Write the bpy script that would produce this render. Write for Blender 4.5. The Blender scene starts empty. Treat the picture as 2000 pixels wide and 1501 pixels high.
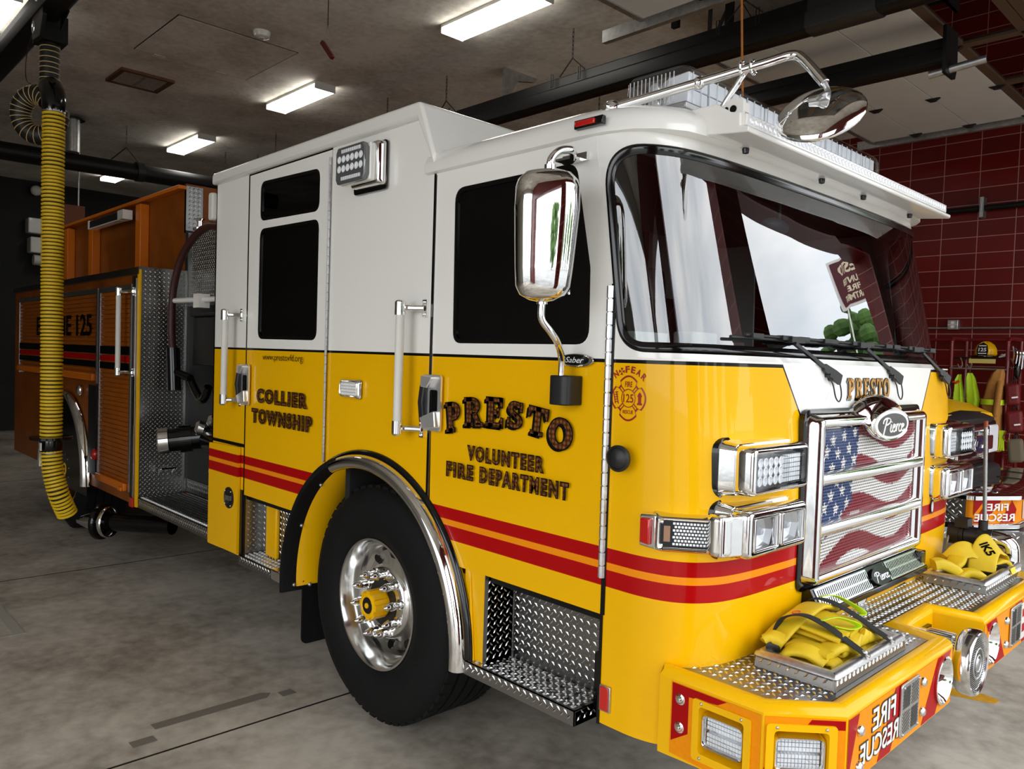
import bpy, bmesh, math, random
from mathutils import Vector, Matrix
random.seed(7)
C = bpy.context.scene.collection
SC = bpy.context.scene
PI = math.pi

# ------------------------------------------------------------------ camera
cam_data = bpy.data.cameras.new('camera'); cam = bpy.data.objects.new('camera', cam_data)
C.objects.link(cam)
R0 = ((0.69085, 0.72229, 0.03192), (0.04733, -0.00113, -0.99888), (-0.72145, 0.69159, -0.03496))
CAM = Vector((3.060, -2.057, 1.735))
cam.matrix_world = Matrix(((R0[0][0], -R0[1][0], -R0[2][0], CAM.x),
                           (R0[0][1], -R0[1][1], -R0[2][1], CAM.y),
                           (R0[0][2], -R0[1][2], -R0[2][2], CAM.z), (0, 0, 0, 1)))
cam_data.sensor_width = 36.0; cam_data.lens = 27.576
cam_data.clip_start = 0.05; cam_data.clip_end = 300
SC.camera = cam

# ------------------------------------------------------------------ sky, exposure
vs = SC.view_settings
vs.view_transform = 'Standard'; vs.look = 'None'; vs.gamma = 1.0; vs.use_curve_mapping = False
vs.exposure = 0.56
SKY = 3.0
w = bpy.data.worlds.new('overcast_sky'); SC.world = w; w.use_nodes = True
nt = w.node_tree; bg = nt.nodes['Background']
tc = nt.nodes.new('ShaderNodeTexCoord'); mp = nt.nodes.new('ShaderNodeMapping')
mp.inputs['Scale'].default_value = (1, 1, 2.2)
nz = nt.nodes.new('ShaderNodeTexNoise'); nz.inputs['Scale'].default_value = 3.0
nz.inputs['Detail'].default_value = 6.0
cr = nt.nodes.new('ShaderNodeValToRGB')
cr.color_ramp.elements[0].position = 0.35; cr.color_ramp.elements[0].color = (0.62, 0.68, 0.75, 1)
cr.color_ramp.elements[1].position = 0.62; cr.color_ramp.elements[1].color = (1.0, 1.0, 1.0, 1)
nt.links.new(tc.outputs['Generated'], mp.inputs[0]); nt.links.new(mp.outputs[0], nz.inputs[0])
nt.links.new(nz.outputs['Fac'], cr.inputs[0]); nt.links.new(cr.outputs[0], bg.inputs['Color'])
bg.inputs['Strength'].default_value = SKY

ROOM = dict(x0=-14.6, x1=3.6, y0=-6.4, y1=8.7, z=4.86)
DOORS = [(-5.1, -1.45, 3.55), (-0.62, 3.06, 4.15), (3.95, 8.25, 4.15)]   # open bay doors: y0, y1, height
for i, (a, b, h) in enumerate(DOORS):
    ld = bpy.data.lights.new('daylight_portal', 'AREA'); ld.shape = 'RECTANGLE'
    ld.size = b - a; ld.size_y = h; ld.energy = 1.0
    ld.cycles.is_portal = True
    lo = bpy.data.objects.new('daylight_portal', ld); C.objects.link(lo)
    lo.location = (ROOM['x1'] + 0.16, (a + b) / 2, h / 2)
    lo.rotation_euler = Vector((-1, 0, 0)).to_track_quat('-Z', 'Z').to_euler()

ADDED_OPENING = (-1.0, 3.4, 4.4)      # unseen opening added in the right wall to light the flank: x0, x1, height
ld = bpy.data.lights.new('daylight_portal', 'AREA'); ld.shape = 'RECTANGLE'; ld.size = ADDED_OPENING[1]-ADDED_OPENING[0]; ld.size_y = ADDED_OPENING[2]
ld.cycles.is_portal = True
lo = bpy.data.objects.new('daylight_portal', ld); C.objects.link(lo)
lo.location = ((ADDED_OPENING[0]+ADDED_OPENING[1])/2, ROOM['y0']-0.1, ADDED_OPENING[2]/2)
lo.rotation_euler = Vector((0, 1, 0)).to_track_quat('-Z', 'Z').to_euler()

# ------------------------------------------------------------------ mesh helpers
BASE = {}
def V(*a): return Vector(a)
def lin(r, g, b):
    f = lambda c: (c / 255 / 12.92) if c / 255 <= 0.04045 else ((c / 255 + 0.055) / 1.055) ** 2.4
    return (f(r), f(g), f(b), 1)

class MB:
    def __init__(s): s.v = []; s.f = []; s.m = []; s.cur = 0
    def mat(s, i): s.cur = i; return s
    def add(s, vs, fs):
        n = len(s.v); s.v.extend([tuple(p) for p in vs])
        for f in fs: s.f.append([n + i for i in f]); s.m.append(s.cur)
        return s
    def box(s, x0, x1, y0, y1, z0, z1):
        return s.add([(x0,y0,z0),(x1,y0,z0),(x1,y1,z0),(x0,y1,z0),(x0,y0,z1),(x1,y0,z1),(x1,y1,z1),(x0,y1,z1)],
                     [(3,2,1,0),(4,5,6,7),(0,1,5,4),(1,2,6,5),(2,3,7,6),(3,0,4,7)])
    def obox(s, c, ax, h):
        c = Vector(c); a = [Vector(q).normalized() * k for q, k in zip(ax, h)]
        P = []
        for k in (-1, 1):
            for i, j in ((-1,-1),(1,-1),(1,1),(-1,1)): P.append(c + a[0]*i + a[1]*j + a[2]*k)
        return s.add(P, [(3,2,1,0),(4,5,6,7),(0,1,5,4),(1,2,6,5),(2,3,7,6),(3,0,4,7)])
    def prism(s, poly, fm, w0, w1):
        n = len(poly)
        P = [fm(u, v, w0) for u, v in poly] + [fm(u, v, w1) for u, v in poly]
        F = [list(range(n))[::-1], list(range(n, 2*n))] + [(i, (i+1) % n, n + (i+1) % n, n + i) for i in range(n)]
        return s.add(P, F)
    def loops(s, L, closed=True, cap=False):
        n = len(L[0]); base = len(s.v); P = [p for l in L for p in l]; F = []
        for j in range(len(L) - 1):
            for i in range(n if closed else n - 1):
                k = (i + 1) % n
                F.append((j*n+i, j*n+k, (j+1)*n+k, (j+1)*n+i))
        if cap: F.append(list(range(n))[::-1]); F.append([(len(L)-1)*n + i for i in range(n)])
        return s.add(P, F)
    def tube(s, pts, r, n=12, closed=False, cap=True):
        pts = [Vector(p) for p in pts]; N = len(pts)
        rr = r if isinstance(r, (list, tuple)) else [r] * N
        L = []; up = None
        for i, p in enumerate(pts):
            a = pts[i-1] if (i > 0 or closed) else pts[i]
            b = pts[(i+1) % N] if (i < N-1 or closed) else pts[i]
            t = (b - a).normalized()
            if up is None:
                up = Vector((0,0,1)) if abs(t.z) < 0.9 else Vector((1,0,0))
            up = (up - t * up.dot(t)).normalized(); q = t.cross(up)
            L.append([p + (up*math.cos(2*PI*k/n) + q*math.sin(2*PI*k/n)) * rr[i] for k in range(n)])
        if closed: L.append(L[0])
        return s.loops(L, True, cap and not closed)
    def lathe(s, prof, o, ax, n=32, a0=0.0, a1=2*PI, cap=False):
        o = Vector(o); ax = Vector(ax).normalized()
        u = Vector((0,0,1)) if abs(ax.z) < 0.9 else Vector((1,0,0))
        u = (u - ax * u.dot(ax)).normalized(); q = ax.cross(u)
        full = abs(a1 - a0 - 2*PI) < 1e-6; m = n if full else n + 1
        L = []
        for r, h in prof:
            L.append([o + ax*h + (u*math.cos(a0 + (a1-a0)*k/n) + q*math.sin(a0 + (a1-a0)*k/n)) * r for k in range(m)])
        return s.loops(L, full, cap)
    def ball(s, c, r, n=20, m=12, ax=None):
        c = Vector(c); r = r if isinstance(r, (list, tuple)) else (r, r, r)
        A = [Vector(q).normalized() for q in (ax or ((1,0,0),(0,1,0),(0,0,1)))]
        L = []
        for j in range(m + 1):
            t = -PI/2 + PI * j / m; cr = max(math.cos(t), 1e-4)
            L.append([c + A[0]*r[0]*cr*math.cos(2*PI*k/n) + A[1]*r[1]*cr*math.sin(2*PI*k/n) + A[2]*r[2]*math.sin(t) for k in range(n)])
        return s.loops(L, True, True)
    def grid(s, nu, nv, fn):
        P = [fn(i / nu, j / nv) for j in range(nv + 1) for i in range(nu + 1)]
        F = [(j*(nu+1)+i, j*(nu+1)+i+1, (j+1)*(nu+1)+i+1, (j+1)*(nu+1)+i) for j in range(nv) for i in range(nu)]
        return s.add(P, F)
    def mesh(s, me, fm):
        return s.add([fm(*v.co) for v in me.vertices], [list(p.vertices) for p in me.polygons])
    def build(s, name, mats, parent=None, at=None, bevel=0, seg=2, smooth=35, sub=0, normals=True, **props):
        if parent is not None: b = BASE[parent.name]
        else: b = Vector(at) if at is not None else Vector((0, 0, 0))
        me = bpy.data.meshes.new(name)
        me.from_pydata([tuple(Vector(p) - b) for p in s.v], [], s.f)
        mats = mats if isinstance(mats, (list, tuple)) else [mats]
        for m in mats: me.materials.append(m)
        if len(mats) > 1: me.polygons.foreach_set('material_index', s.m)
        if normals:
            bm = bmesh.new(); bm.from_mesh(me)
            bmesh.ops.recalc_face_normals(bm, faces=bm.faces); bm.to_mesh(me); bm.free()
        if smooth:
            me.polygons.foreach_set('use_smooth', [True] * len(me.polygons))
            me.set_sharp_from_angle(angle=math.radians(smooth))
        me.update()
        o = bpy.data.objects.new(name, me); C.objects.link(o)
        if parent is not None: o.parent = parent
        else: o.location = b
        BASE[o.name] = b
        if bevel:
            md = o.modifiers.new('bevel', 'BEVEL'); md.width = bevel; md.segments = seg
            md.limit_method = 'ANGLE'; md.angle_limit = math.radians(40)
        if sub:
            md = o.modifiers.new('sub', 'SUBSURF'); md.levels = sub; md.render_levels = sub
        for k, v in props.items(): o[k] = v
        return o

def thing(name, label, cat, at, group=None, kind=None):
    o = bpy.data.objects.new(name, None); C.objects.link(o); o.location = at
    o.empty_display_size = 0.1
    BASE[o.name] = Vector(at)
    o['label'] = label; o['category'] = cat
    if group: o['group'] = group
    if kind: o['kind'] = kind
    return o
def tag(o, label, cat, group=None):
    o['label'] = label; o['category'] = cat
    if group: o['group'] = group
    return o
def struct(o): o['kind'] = 'structure'; return o
def copy_tree(o, loc, label, **kw):
    c = o.copy(); C.objects.link(c); c.location = loc; c['label'] = label
    for k, v in kw.items(): c[k] = v
    for ch in [x for x in bpy.data.objects if x.parent == o]:
        d = ch.copy(); C.objects.link(d); d.parent = c
        for g in [x for x in bpy.data.objects if x.parent == ch]:
            e = g.copy(); C.objects.link(e); e.parent = d
    return c

def spline(pts, k=8, closed=False):
    P = [Vector(p) for p in pts]; out = []; n = len(P)
    rng = range(n if closed else n - 1)
    for i in rng:
        if closed: p0, p1, p2, p3 = P[i-1], P[i], P[(i+1) % n], P[(i+2) % n]
        else: p0, p1, p2, p3 = P[max(i-1,0)], P[i], P[i+1], P[min(i+2,n-1)]
        for j in range(k):
            t = j / k
            out.append(0.5*((2*p1) + (p2-p0)*t + (2*p0-5*p1+4*p2-p3)*t*t + (3*p1-p0-3*p2+p3)*t**3))
    if not closed: out.append(P[-1])
    return out
def rpoly(pts, r, n=6):
    out = []; N = len(pts); rr = r if isinstance(r, (list, tuple)) else [r]*N
    for i in range(N):
        p = Vector(pts[i]).to_2d(); a = Vector(pts[i-1]).to_2d(); b = Vector(pts[(i+1) % N]).to_2d()
        if rr[i] <= 0: out.append((p.x, p.y)); continue
        da = (a-p).normalized(); db = (b-p).normalized()
        ang = da.angle(db); d = min(rr[i] / math.tan(ang/2), (a-p).length*0.49, (b-p).length*0.49)
        if d < 0.004: out.append((p.x, p.y)); continue
        q0 = p + da*d; q1 = p + db*d
        for k in range(n + 1):
            t = k / n; q = q0*(1-t)**2 + p*2*t*(1-t) + q1*t*t
            out.append((q.x, q.y))
    return out
def rrect(u0, u1, v0, v1, r, n=6): return rpoly([(u0,v0),(u1,v0),(u1,v1),(u0,v1)], r, n)
def circ(cu, cv, r, n=24, a0=0, a1=2*PI, ry=None):
    ry = ry or r; full = abs(a1-a0-2*PI) < 1e-6
    return [(cu + r*math.cos(a0+(a1-a0)*k/n), cv + ry*math.sin(a0+(a1-a0)*k/n)) for k in range(n if full else n+1)]
def fill(loops, th):
    """flat 2D shape with holes -> mesh of thickness th centred on w = 0"""
    cu = bpy.data.curves.new('fill', 'CURVE'); cu.dimensions = '2D'; cu.fill_mode = 'BOTH'; cu.extrude = th/2
    for l in loops:
        sp = cu.splines.new('POLY'); sp.points.add(len(l)-1); sp.use_cyclic_u = True
        for p, q in zip(sp.points, l): p.co = (q[0], q[1], 0, 1)
    ob = bpy.data.objects.new('fill', cu); C.objects.link(ob)
    me = bpy.data.meshes.new_from_object(ob)
    bpy.data.objects.remove(ob); bpy.data.curves.remove(cu)
    return me
def glyphs(body, th=0.0, offset=0.0, shear=0.0, space=1.0):
    cu = bpy.data.curves.new('glyphs', 'FONT'); cu.body = body; cu.extrude = th/2; cu.offset = offset; cu.shear = shear
    cu.resolution_u = 3; cu.space_character = space
    ob = bpy.data.objects.new('glyphs', cu); C.objects.link(ob)
    me = bpy.data.meshes.new_from_object(ob)
    bpy.data.objects.remove(ob); bpy.data.curves.remove(cu)
    return me
def frame(o, U, Vv, N):
    o = Vector(o); U = Vector(U).normalized(); Vv = Vector(Vv).normalized(); N = Vector(N).normalized()
    return lambda u, v, w: o + U*u + Vv*v + N*w
def text(mb, body, fm, width, height, w=0.002, th=0.002, offset=0.0, shear=0.0, grow=0.0, space=1.0):
    me = glyphs(body, 0.0001, offset, shear, space)
    xs = [v.co.x for v in me.vertices]; ys = [v.co.y for v in me.vertices]
    x0, x1, y0, y1 = min(xs), max(xs), min(ys), max(ys)
    sx = (width + 2*grow)/(x1-x0); sy = (height + 2*grow)/(y1-y0)
    mb.mesh(me, lambda x, y, z: fm((x-x0)*sx - grow, (y-y0)*sy - grow, w + (th if z > 0 else 0)))
    bpy.data.meshes.remove(me)
def inside(p, poly):
    x, y = p; c = False; n = len(poly)
    for i in range(n):
        x0, y0 = poly[i]; x1, y1 = poly[i-1]
        if (y0 > y) != (y1 > y) and x < (x1-x0)*(y-y0)/(y1-y0) + x0: c = not c
    return c
def tread(mb, poly, fm, pitch=0.032, h=0.004, holes=(), base=True, th=0.004):
    """diamond tread plate: flat sheet with raised lozenges, both in one mesh"""
    c0 = mb.cur
    if base: mb.mat(0).mesh(fill([poly], th), lambda u, v, w: fm(u, v, w - th/2))
    mb.mat(1)
    us = [p[0] for p in poly]; vs_ = [p[1] for p in poly]
    L, Wd = pitch*0.40, pitch*0.13
    nu = int((max(us)-min(us))/pitch)+1; nv = int((max(vs_)-min(vs_))/pitch*2)+1
    for j in range(nv):
        for i in range(nu*2):
            if (i + j) % 2: continue
            u = min(us) + (i+0.5)*pitch/2*1.0; v = min(vs_) + (j+0.5)*pitch/2
            sgn = 1 if i % 2 else -1
            a = sgn*PI/4
            ca, sa = math.cos(a), math.sin(a)
            tips = [(u+ca*L, v+sa*L), (u-ca*L, v-sa*L)]
            if not all(inside(t, poly) for t in tips): continue
            sd = [(u-sa*Wd, v+ca*Wd), (u+sa*Wd, v-ca*Wd)]
            P = [fm(*tips[0],0), fm(*sd[0],0), fm(*tips[1],0), fm(*sd[1],0),
                 fm(u+ca*L*.45, v+sa*L*.45, h), fm(u-ca*L*.45, v-sa*L*.45, h)]
            mb.add(P, [(0,1,5,4),(1,2,5),(2,3,4,5),(3,0,4)])
    mb.mat(c0)
SIDE = lambda u, v, w: Vector((u, -w, v))           # on the visible flank, w outwards
FRONT = lambda X: (lambda u, v, w: Vector((X + w, u, v)))
TOP = lambda Z: (lambda u, v, w: Vector((u, v, Z + w)))

# ------------------------------------------------------------------ materials
def mk(name):
    m = bpy.data.materials.new(name); m.use_nodes = True
    return m, m.node_tree, m.node_tree.nodes['Principled BSDF']
def pm(name, col, rough=0.5, metal=0.0, coat=0.0, noise=0.0, nscale=20, bump=0.0, bscale=60, spec=0.5, emit=None, es=0):
    m, nt, b = mk(name)
    b.inputs['Base Color'].default_value = col; b.inputs['Roughness'].default_value = rough
    b.inputs['Metallic'].default_value = metal; b.inputs['Coat Weight'].default_value = coat
    b.inputs['Coat Roughness'].default_value = 0.04
    b.inputs['Specular IOR Level'].default_value = spec
    if emit: b.inputs['Emission Color'].default_value = emit; b.inputs['Emission Strength'].default_value = es
    tcn = nt.nodes.new('ShaderNodeTexCoord')
    if noise:
        n = nt.nodes.new('ShaderNodeTexNoise'); n.inputs['Scale'].default_value = nscale; n.inputs['Detail'].default_value = 5
        nt.links.new(tcn.outputs['Object'], n.inputs['Vector'])
        mx = nt.nodes.new('ShaderNodeMix'); mx.data_type = 'RGBA'; mx.blend_type = 'MULTIPLY'
        r = nt.nodes.new('ShaderNodeMapRange'); r.inputs[1].default_value = 0.3; r.inputs[2].default_value = 0.7
        r.inputs[3].default_value = 1 - noise; r.inputs[4].default_value = 1 + noise*0.4
        nt.links.new(n.outputs['Fac'], r.inputs[0]); mx.inputs['Factor'].default_value = 1
        mx.inputs['A'].default_value = col; nt.links.new(r.outputs[0], mx.inputs['B'])
        nt.links.new(mx.outputs['Result'], b.inputs['Base Color'])
    if bump:
        n = nt.nodes.new('ShaderNodeTexNoise'); n.inputs['Scale'].default_value = bscale; n.inputs['Detail'].default_value = 4
        nt.links.new(tcn.outputs['Object'], n.inputs['Vector'])
        bp = nt.nodes.new('ShaderNodeBump'); bp.inputs['Strength'].default_value = bump; bp.inputs['Distance'].default_value = 0.01
        nt.links.new(n.outputs['Fac'], bp.inputs['Height']); nt.links.new(bp.outputs[0], b.inputs['Normal'])
    return m
def glass(name, tint, alpha, rough=0.0, k=1.6):
    """thin pane: tinted see-through plus a mirror-like surface reflection"""
    m = bpy.data.materials.new(name); m.use_nodes = True; nt = m.node_tree; nt.nodes.clear()
    out = nt.nodes.new('ShaderNodeOutputMaterial'); tr = nt.nodes.new('ShaderNodeBsdfTransparent')
    gl = nt.nodes.new('ShaderNodeBsdfGlossy'); gl.inputs['Roughness'].default_value = rough
    tr.inputs[0].default_value = tint
    fr = nt.nodes.new('ShaderNodeFresnel'); fr.inputs[0].default_value = 1.5
    mp_ = nt.nodes.new('ShaderNodeMath'); mp_.operation = 'MULTIPLY_ADD'; mp_.inputs[1].default_value = k; mp_.inputs[2].default_value = alpha
    mp_.use_clamp = True
    nt.links.new(fr.outputs[0], mp_.inputs[0])
    mx = nt.nodes.new('ShaderNodeMixShader'); nt.links.new(mp_.outputs[0], mx.inputs[0])
    nt.links.new(tr.outputs[0], mx.inputs[1]); nt.links.new(gl.outputs[0], mx.inputs[2]); nt.links.new(mx.outputs[0], out.inputs[0])
    return m

YEL = lin(236, 178, 2); ORG = lin(232, 138, 4); RED = lin(168, 3, 6); WHT = lin(236, 234, 228); BLK = lin(12, 12, 12)
M = {}
M['yellow'] = pm('yellow_paint', YEL, 0.28, coat=0.2, spec=0.2)
M['white'] = pm('white_paint', WHT, 0.25, coat=0.6)
M['red'] = pm('red_reflective', lin(158, 2, 6), 0.4, spec=0.15)
M['orange'] = pm('orange_reflective', ORG, 0.45, noise=0.06, nscale=60, spec=0.15)
M['orange_dimmed'] = pm('orange_body_dimmed', lin(132, 68, 12), 0.4, coat=0.2, noise=0.25, nscale=6, spec=0.25)  # dim light at the rear is put into this darker orange
M['black'] = pm('black_plastic', lin(20, 20, 20), 0.45)
M['gloss_black'] = pm('gloss_black', lin(8, 8, 8), 0.12)
M['rubber'] = pm('tyre_rubber', lin(10, 10, 10), 0.75, noise=0.3, nscale=30, bump=0.2, bscale=90, spec=0.25)
M['chrome'] = pm('chrome', (0.86, 0.86, 0.85, 1), 0.05, 1.0)
M['alu'] = pm('polished_aluminium', (0.80, 0.80, 0.79, 1), 0.14, 1.0)
M['tread'] = [pm('tread_plate_shade', (0.32, 0.32, 0.315, 1), 0.28, 1.0), pm('tread_lozenge_glint', (0.80, 0.80, 0.79, 1), 0.24, 1.0)]  # one metal: sheet darkened and lozenges lightened to paint in their glint
M['brushed'] = pm('brushed_aluminium', (0.62, 0.62, 0.62, 1), 0.34, 1.0, noise=0.15, nscale=80)
M['steel'] = pm('galvanised_steel', (0.5, 0.5, 0.49, 1), 0.4, 0.9, noise=0.2, nscale=25)
M['dark_steel'] = pm('dark_steel', lin(48, 47, 45), 0.45, 0.6)
M['rail_black'] = pm('black_rail', lin(13, 12, 11), 0.45, 0.0, spec=0.3)
M['glass'] = glass('windshield_glass', (0.62, 0.68, 0.68, 1), 0.10)
M['tint'] = glass('tinted_glass', (0.10, 0.10, 0.11, 1), 0.0)
M['lens'] = glass('clear_lens', (0.93, 0.94, 0.95, 1), 0.0, 0.05, 0.4)
M['red_lens'] = pm('red_lens', lin(190, 18, 10), 0.1, coat=1)
M['led'] = pm('led_chip', lin(243, 245, 248), 0.15, 0.0, coat=1.0)
M['reflector'] = pm('silvered_reflector', (0.92, 0.92, 0.92, 1), 0.3, 0.85)
M['gold'] = pm('gold_film', lin(190, 132, 30), 0.3, 0.6, noise=0.5, nscale=70)
M['film'] = None
M['interior'] = pm('cab_interior', lin(26, 26, 27), 0.6)
M['seat'] = pm('seat_fabric', lin(34, 34, 36), 0.8)
M['hose_yellow'] = pm('yellow_hose_jacket', lin(212, 180, 14), 0.6, noise=0.12, nscale=12, bump=0.15, bscale=300)
M['lime'] = pm('lime_strap', lin(190, 226, 20), 0.5)
M['strap'] = pm('black_strap', lin(18, 18, 18), 0.7, bump=0.2, bscale=300)
# livery: white over yellow, black pinstripe, two red stripes, white nose
def livery():
    m, nt, b = mk('livery_paint')
    b.inputs['Roughness'].default_value = 0.28; b.inputs['Coat Weight'].default_value = 0.25; b.inputs['Coat Roughness'].default_value = 0.03; b.inputs['Specular IOR Level'].default_value = 0.12
    g = nt.nodes.new('ShaderNodeNewGeometry'); sp = nt.nodes.new('ShaderNodeSeparateXYZ'); nt.links.new(g.outputs['Position'], sp.inputs[0])
    def mth(op, a, bb=None, c=None):
        n = nt.nodes.new('ShaderNodeMath'); n.operation = op
        for i, q in enumerate((a, bb, c)):
            if q is None: continue
            if isinstance(q, (int, float)): n.inputs[i].default_value = q
            else: nt.links.new(q, n.inputs[i])
        return n.outputs[0]
    x, y, z = sp.outputs
    def band(lo, hi): return mth('MULTIPLY', mth('GREATER_THAN', z, lo), mth('LESS_THAN', z, hi))
    def mix(f, a, bcol):
        n = nt.nodes.new('ShaderNodeMix'); n.data_type = 'RGBA'; nt.links.new(f, n.inputs['Factor'])
        if isinstance(a, tuple): n.inputs['A'].default_value = a
        else: nt.links.new(a, n.inputs['A'])
        n.inputs['B'].default_value = bcol
        return n.outputs['Result']
    col = mix(band(1.055, 1.104), YEL, RED)
    col = mix(band(0.973, 1.030), col, RED)
    col = mix(band(1.030, 1.055), col, lin(236, 140, 12))
    dx = mth('ABSOLUTE', mth('SUBTRACT', y, 1.22))
    d = mth('SUBTRACT', mth('SUBTRACT', 0.726, mth('MULTIPLY', mth('SUBTRACT', 1.735, z), 0.71)), dx)
    d = mth('MINIMUM', d, 1.0)
    front = mth('GREATER_THAN', x, 1.62)
    col = mix(mth('MULTIPLY', front, mth('GREATER_THAN', d, -0.005)), col, BLK)
    col = mix(mth('MULTIPLY', front, mth('GREATER_THAN', d, 0.005)), col, WHT)
    notnose = mth('SUBTRACT', 1.0, mth('MULTIPLY', front, mth('GREATER_THAN', d, 0.005)))
    col = mix(mth('MULTIPLY', notnose, mth('GREATER_THAN', z, 1.727)), col, BLK)
    col = mix(mth('GREATER_THAN', z, 1.739), col, WHT)
    nt.links.new(col, b.inputs['Base Color'])
    return m
M['livery'] = livery()
def film():
    m, nt, b = mk('engine_turned_film')
    tcn = nt.nodes.new('ShaderNodeTexCoord'); v = nt.nodes.new('ShaderNodeTexVoronoi'); v.inputs['Scale'].default_value = 55
    v.inputs['Randomness'].default_value = 0.25
    r = nt.nodes.new('ShaderNodeValToRGB')
    r.color_ramp.elements[0].color = lin(170, 106, 44); r.color_ramp.elements[0].position = 0.0
    r.color_ramp.elements[1].color = lin(70, 32, 10); r.color_ramp.elements[1].position = 0.5
    nt.links.new(tcn.outputs['Object'], v.inputs['Vector']); nt.links.new(v.outputs['Distance'], r.inputs[0])
    nt.links.new(r.outputs[0], b.inputs['Base Color']); b.inputs['Roughness'].default_value = 0.35; b.inputs['Metallic'].default_value = 0.3
    return m
M['film'] = film()
# ================================================================== ROOM
def concrete(name, c0, c1, rough, scale, cracks=()):
    m, nt, b = mk(name)
    tcn = nt.nodes.new('ShaderNodeTexCoord')
    n1 = nt.nodes.new('ShaderNodeTexNoise'); n1.inputs['Scale'].default_value = scale; n1.inputs['Detail'].default_value = 8; n1.inputs['Roughness'].default_value = 0.65
    n2 = nt.nodes.new('ShaderNodeTexNoise'); n2.inputs['Scale'].default_value = scale*14; n2.inputs['Detail'].default_value = 6
    nt.links.new(tcn.outputs['Object'], n1.inputs['Vector']); nt.links.new(tcn.outputs['Object'], n2.inputs['Vector'])
    mx = nt.nodes.new('ShaderNodeMath'); mx.operation = 'MULTIPLY_ADD'; mx.inputs[1].default_value = 0.35
    nt.links.new(n2.outputs['Fac'], mx.inputs[0]); nt.links.new(n1.outputs['Fac'], mx.inputs[2])
    r = nt.nodes.new('ShaderNodeValToRGB')
    r.color_ramp.elements[0].position = 0.45; r.color_ramp.elements[0].color = c0
    r.color_ramp.elements[1].position = 0.80; r.color_ramp.elements[1].color = c1
    nt.links.new(mx.outputs[0], r.inputs[0]); nt.links.new(r.outputs[0], b.inputs['Base Color'])
    b.inputs['Roughness'].default_value = rough
    bp = nt.nodes.new('ShaderNodeBump'); bp.inputs['Strength'].default_value = 0.15; bp.inputs['Distance'].default_value = 0.01
    nt.links.new(n2.outputs['Fac'], bp.inputs['Height']); nt.links.new(bp.outputs[0], b.inputs['Normal'])
    return m
M['floor'] = concrete('concrete_floor', lin(112, 103, 90), lin(194, 186, 173), 0.6, 0.9)
M['ceiling'] = concrete('textured_ceiling', lin(176, 167, 154), lin(236, 230, 220), 0.85, 1.1)
M['pave'] = concrete('street_asphalt', lin(120, 120, 120), lin(160, 160, 158), 0.9, 0.8)
def blockwall():
    m, nt, b = mk('glazed_red_block')
    tcn = nt.nodes.new('ShaderNodeTexCoord'); mp_ = nt.nodes.new('ShaderNodeMapping')
    mp_.inputs['Rotation'].default_value = (PI/2, 0, 0)
    mp_.inputs['Location'].default_value = (0.02, 0.02, 0)
    nt.links.new(tcn.outputs['Object'], mp_.inputs[0])
    br = nt.nodes.new('ShaderNodeTexBrick'); br.offset = 0.0
    br.inputs['Scale'].default_value = 1.0; br.inputs['Brick Width'].default_value = 0.405; br.inputs['Row Height'].default_value = 0.198
    br.inputs['Mortar Size'].default_value = 0.005; br.inputs['Mortar Smooth'].default_value = 0.2
    br.inputs['Color1'].default_value = lin(104, 17, 11); br.inputs['Color2'].default_value = lin(90, 14, 10)
    br.inputs['Mortar'].default_value = lin(168, 120, 112)
    nt.links.new(mp_.outputs[0], br.inputs[0]); nt.links.new(br.outputs['Color'], b.inputs['Base Color'])
    b.inputs['Roughness'].default_value = 0.35; b.inputs['Specular IOR Level'].default_value = 0.25
    bp = nt.nodes.new('ShaderNodeBump'); bp.inputs['Strength'].default_value = 0.4; bp.inputs['Distance'].default_value = 0.004; bp.invert = True
    nt.links.new(br.outputs['Fac'], bp.inputs['Height']); nt.links.new(bp.outputs[0], b.inputs['Normal'])
    return m
M['block'] = blockwall()
M['dark_wall'] = pm('dark_painted_wall', lin(38, 38, 36), 0.85, noise=0.2, nscale=2)
M['door_panel'] = pm('door_panel_white', lin(196, 192, 184), 0.55, noise=0.05, nscale=4)
M['bronze'] = pm('bronze_frame', lin(98, 78, 60), 0.45, 0.3)
M['tape'] = pm('grey_floor_tape', lin(112, 106, 96), 0.7)
M['tape_pale'] = pm('pale_floor_tape', lin(160, 156, 146), 0.7)
M['tape_yellow'] = pm('yellow_floor_tape', lin(206, 150, 20), 0.6, noise=0.2, nscale=30)
x0, x1, y0, y1, HZ = (ROOM[k] for k in ('x0', 'x1', 'y0', 'y1', 'z'))
struct(MB().box(x0, x1+0.3, y0, y1, -0.2, 0).build('floor', M['floor'], smooth=0))
mb = MB()
for X in (-0.32, -3.5, -8.2): mb.box(X-0.006, X+0.006, y0, y1, 0, 0.0012)
struct(mb.build('trim_1', M['black'], smooth=0))
struct(MB().box(x0, x1+0.3, y0, y1, HZ, HZ+0.2).build('ceiling', M['ceiling'], smooth=0))
struct(MB().box(x0, x1+0.3, y1, y1+0.2, 0, HZ).build('wall_left', M['block'], smooth=0))
M['pale_wall'] = pm('pale_painted_wall', lin(190, 188, 182), 0.7)
mb = MB(); sx0, sx1, sh_ = ADDED_OPENING
mb.box(x0, sx0, y0-0.2, y0, 0, HZ); mb.box(sx1, x1+0.3, y0-0.2, y0, 0, HZ); mb.box(sx0, sx1, y0-0.2, y0, sh_, HZ)
struct(mb.build('wall_right', M['pale_wall'], smooth=0))
struct(MB().box(-20, x1+0.3, -60, y0-0.2, -0.25, -0.02).build('floor_side_yard', M['pave'], smooth=0))
struct(MB().box(x0-0.2, x0, y0, y1, 0, HZ).build('wall_back', M['dark_wall'], smooth=0))
mb = MB(); edges = [y0] + [q for a, b, h in DOORS for q in (a, b)] + [y1]
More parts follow.
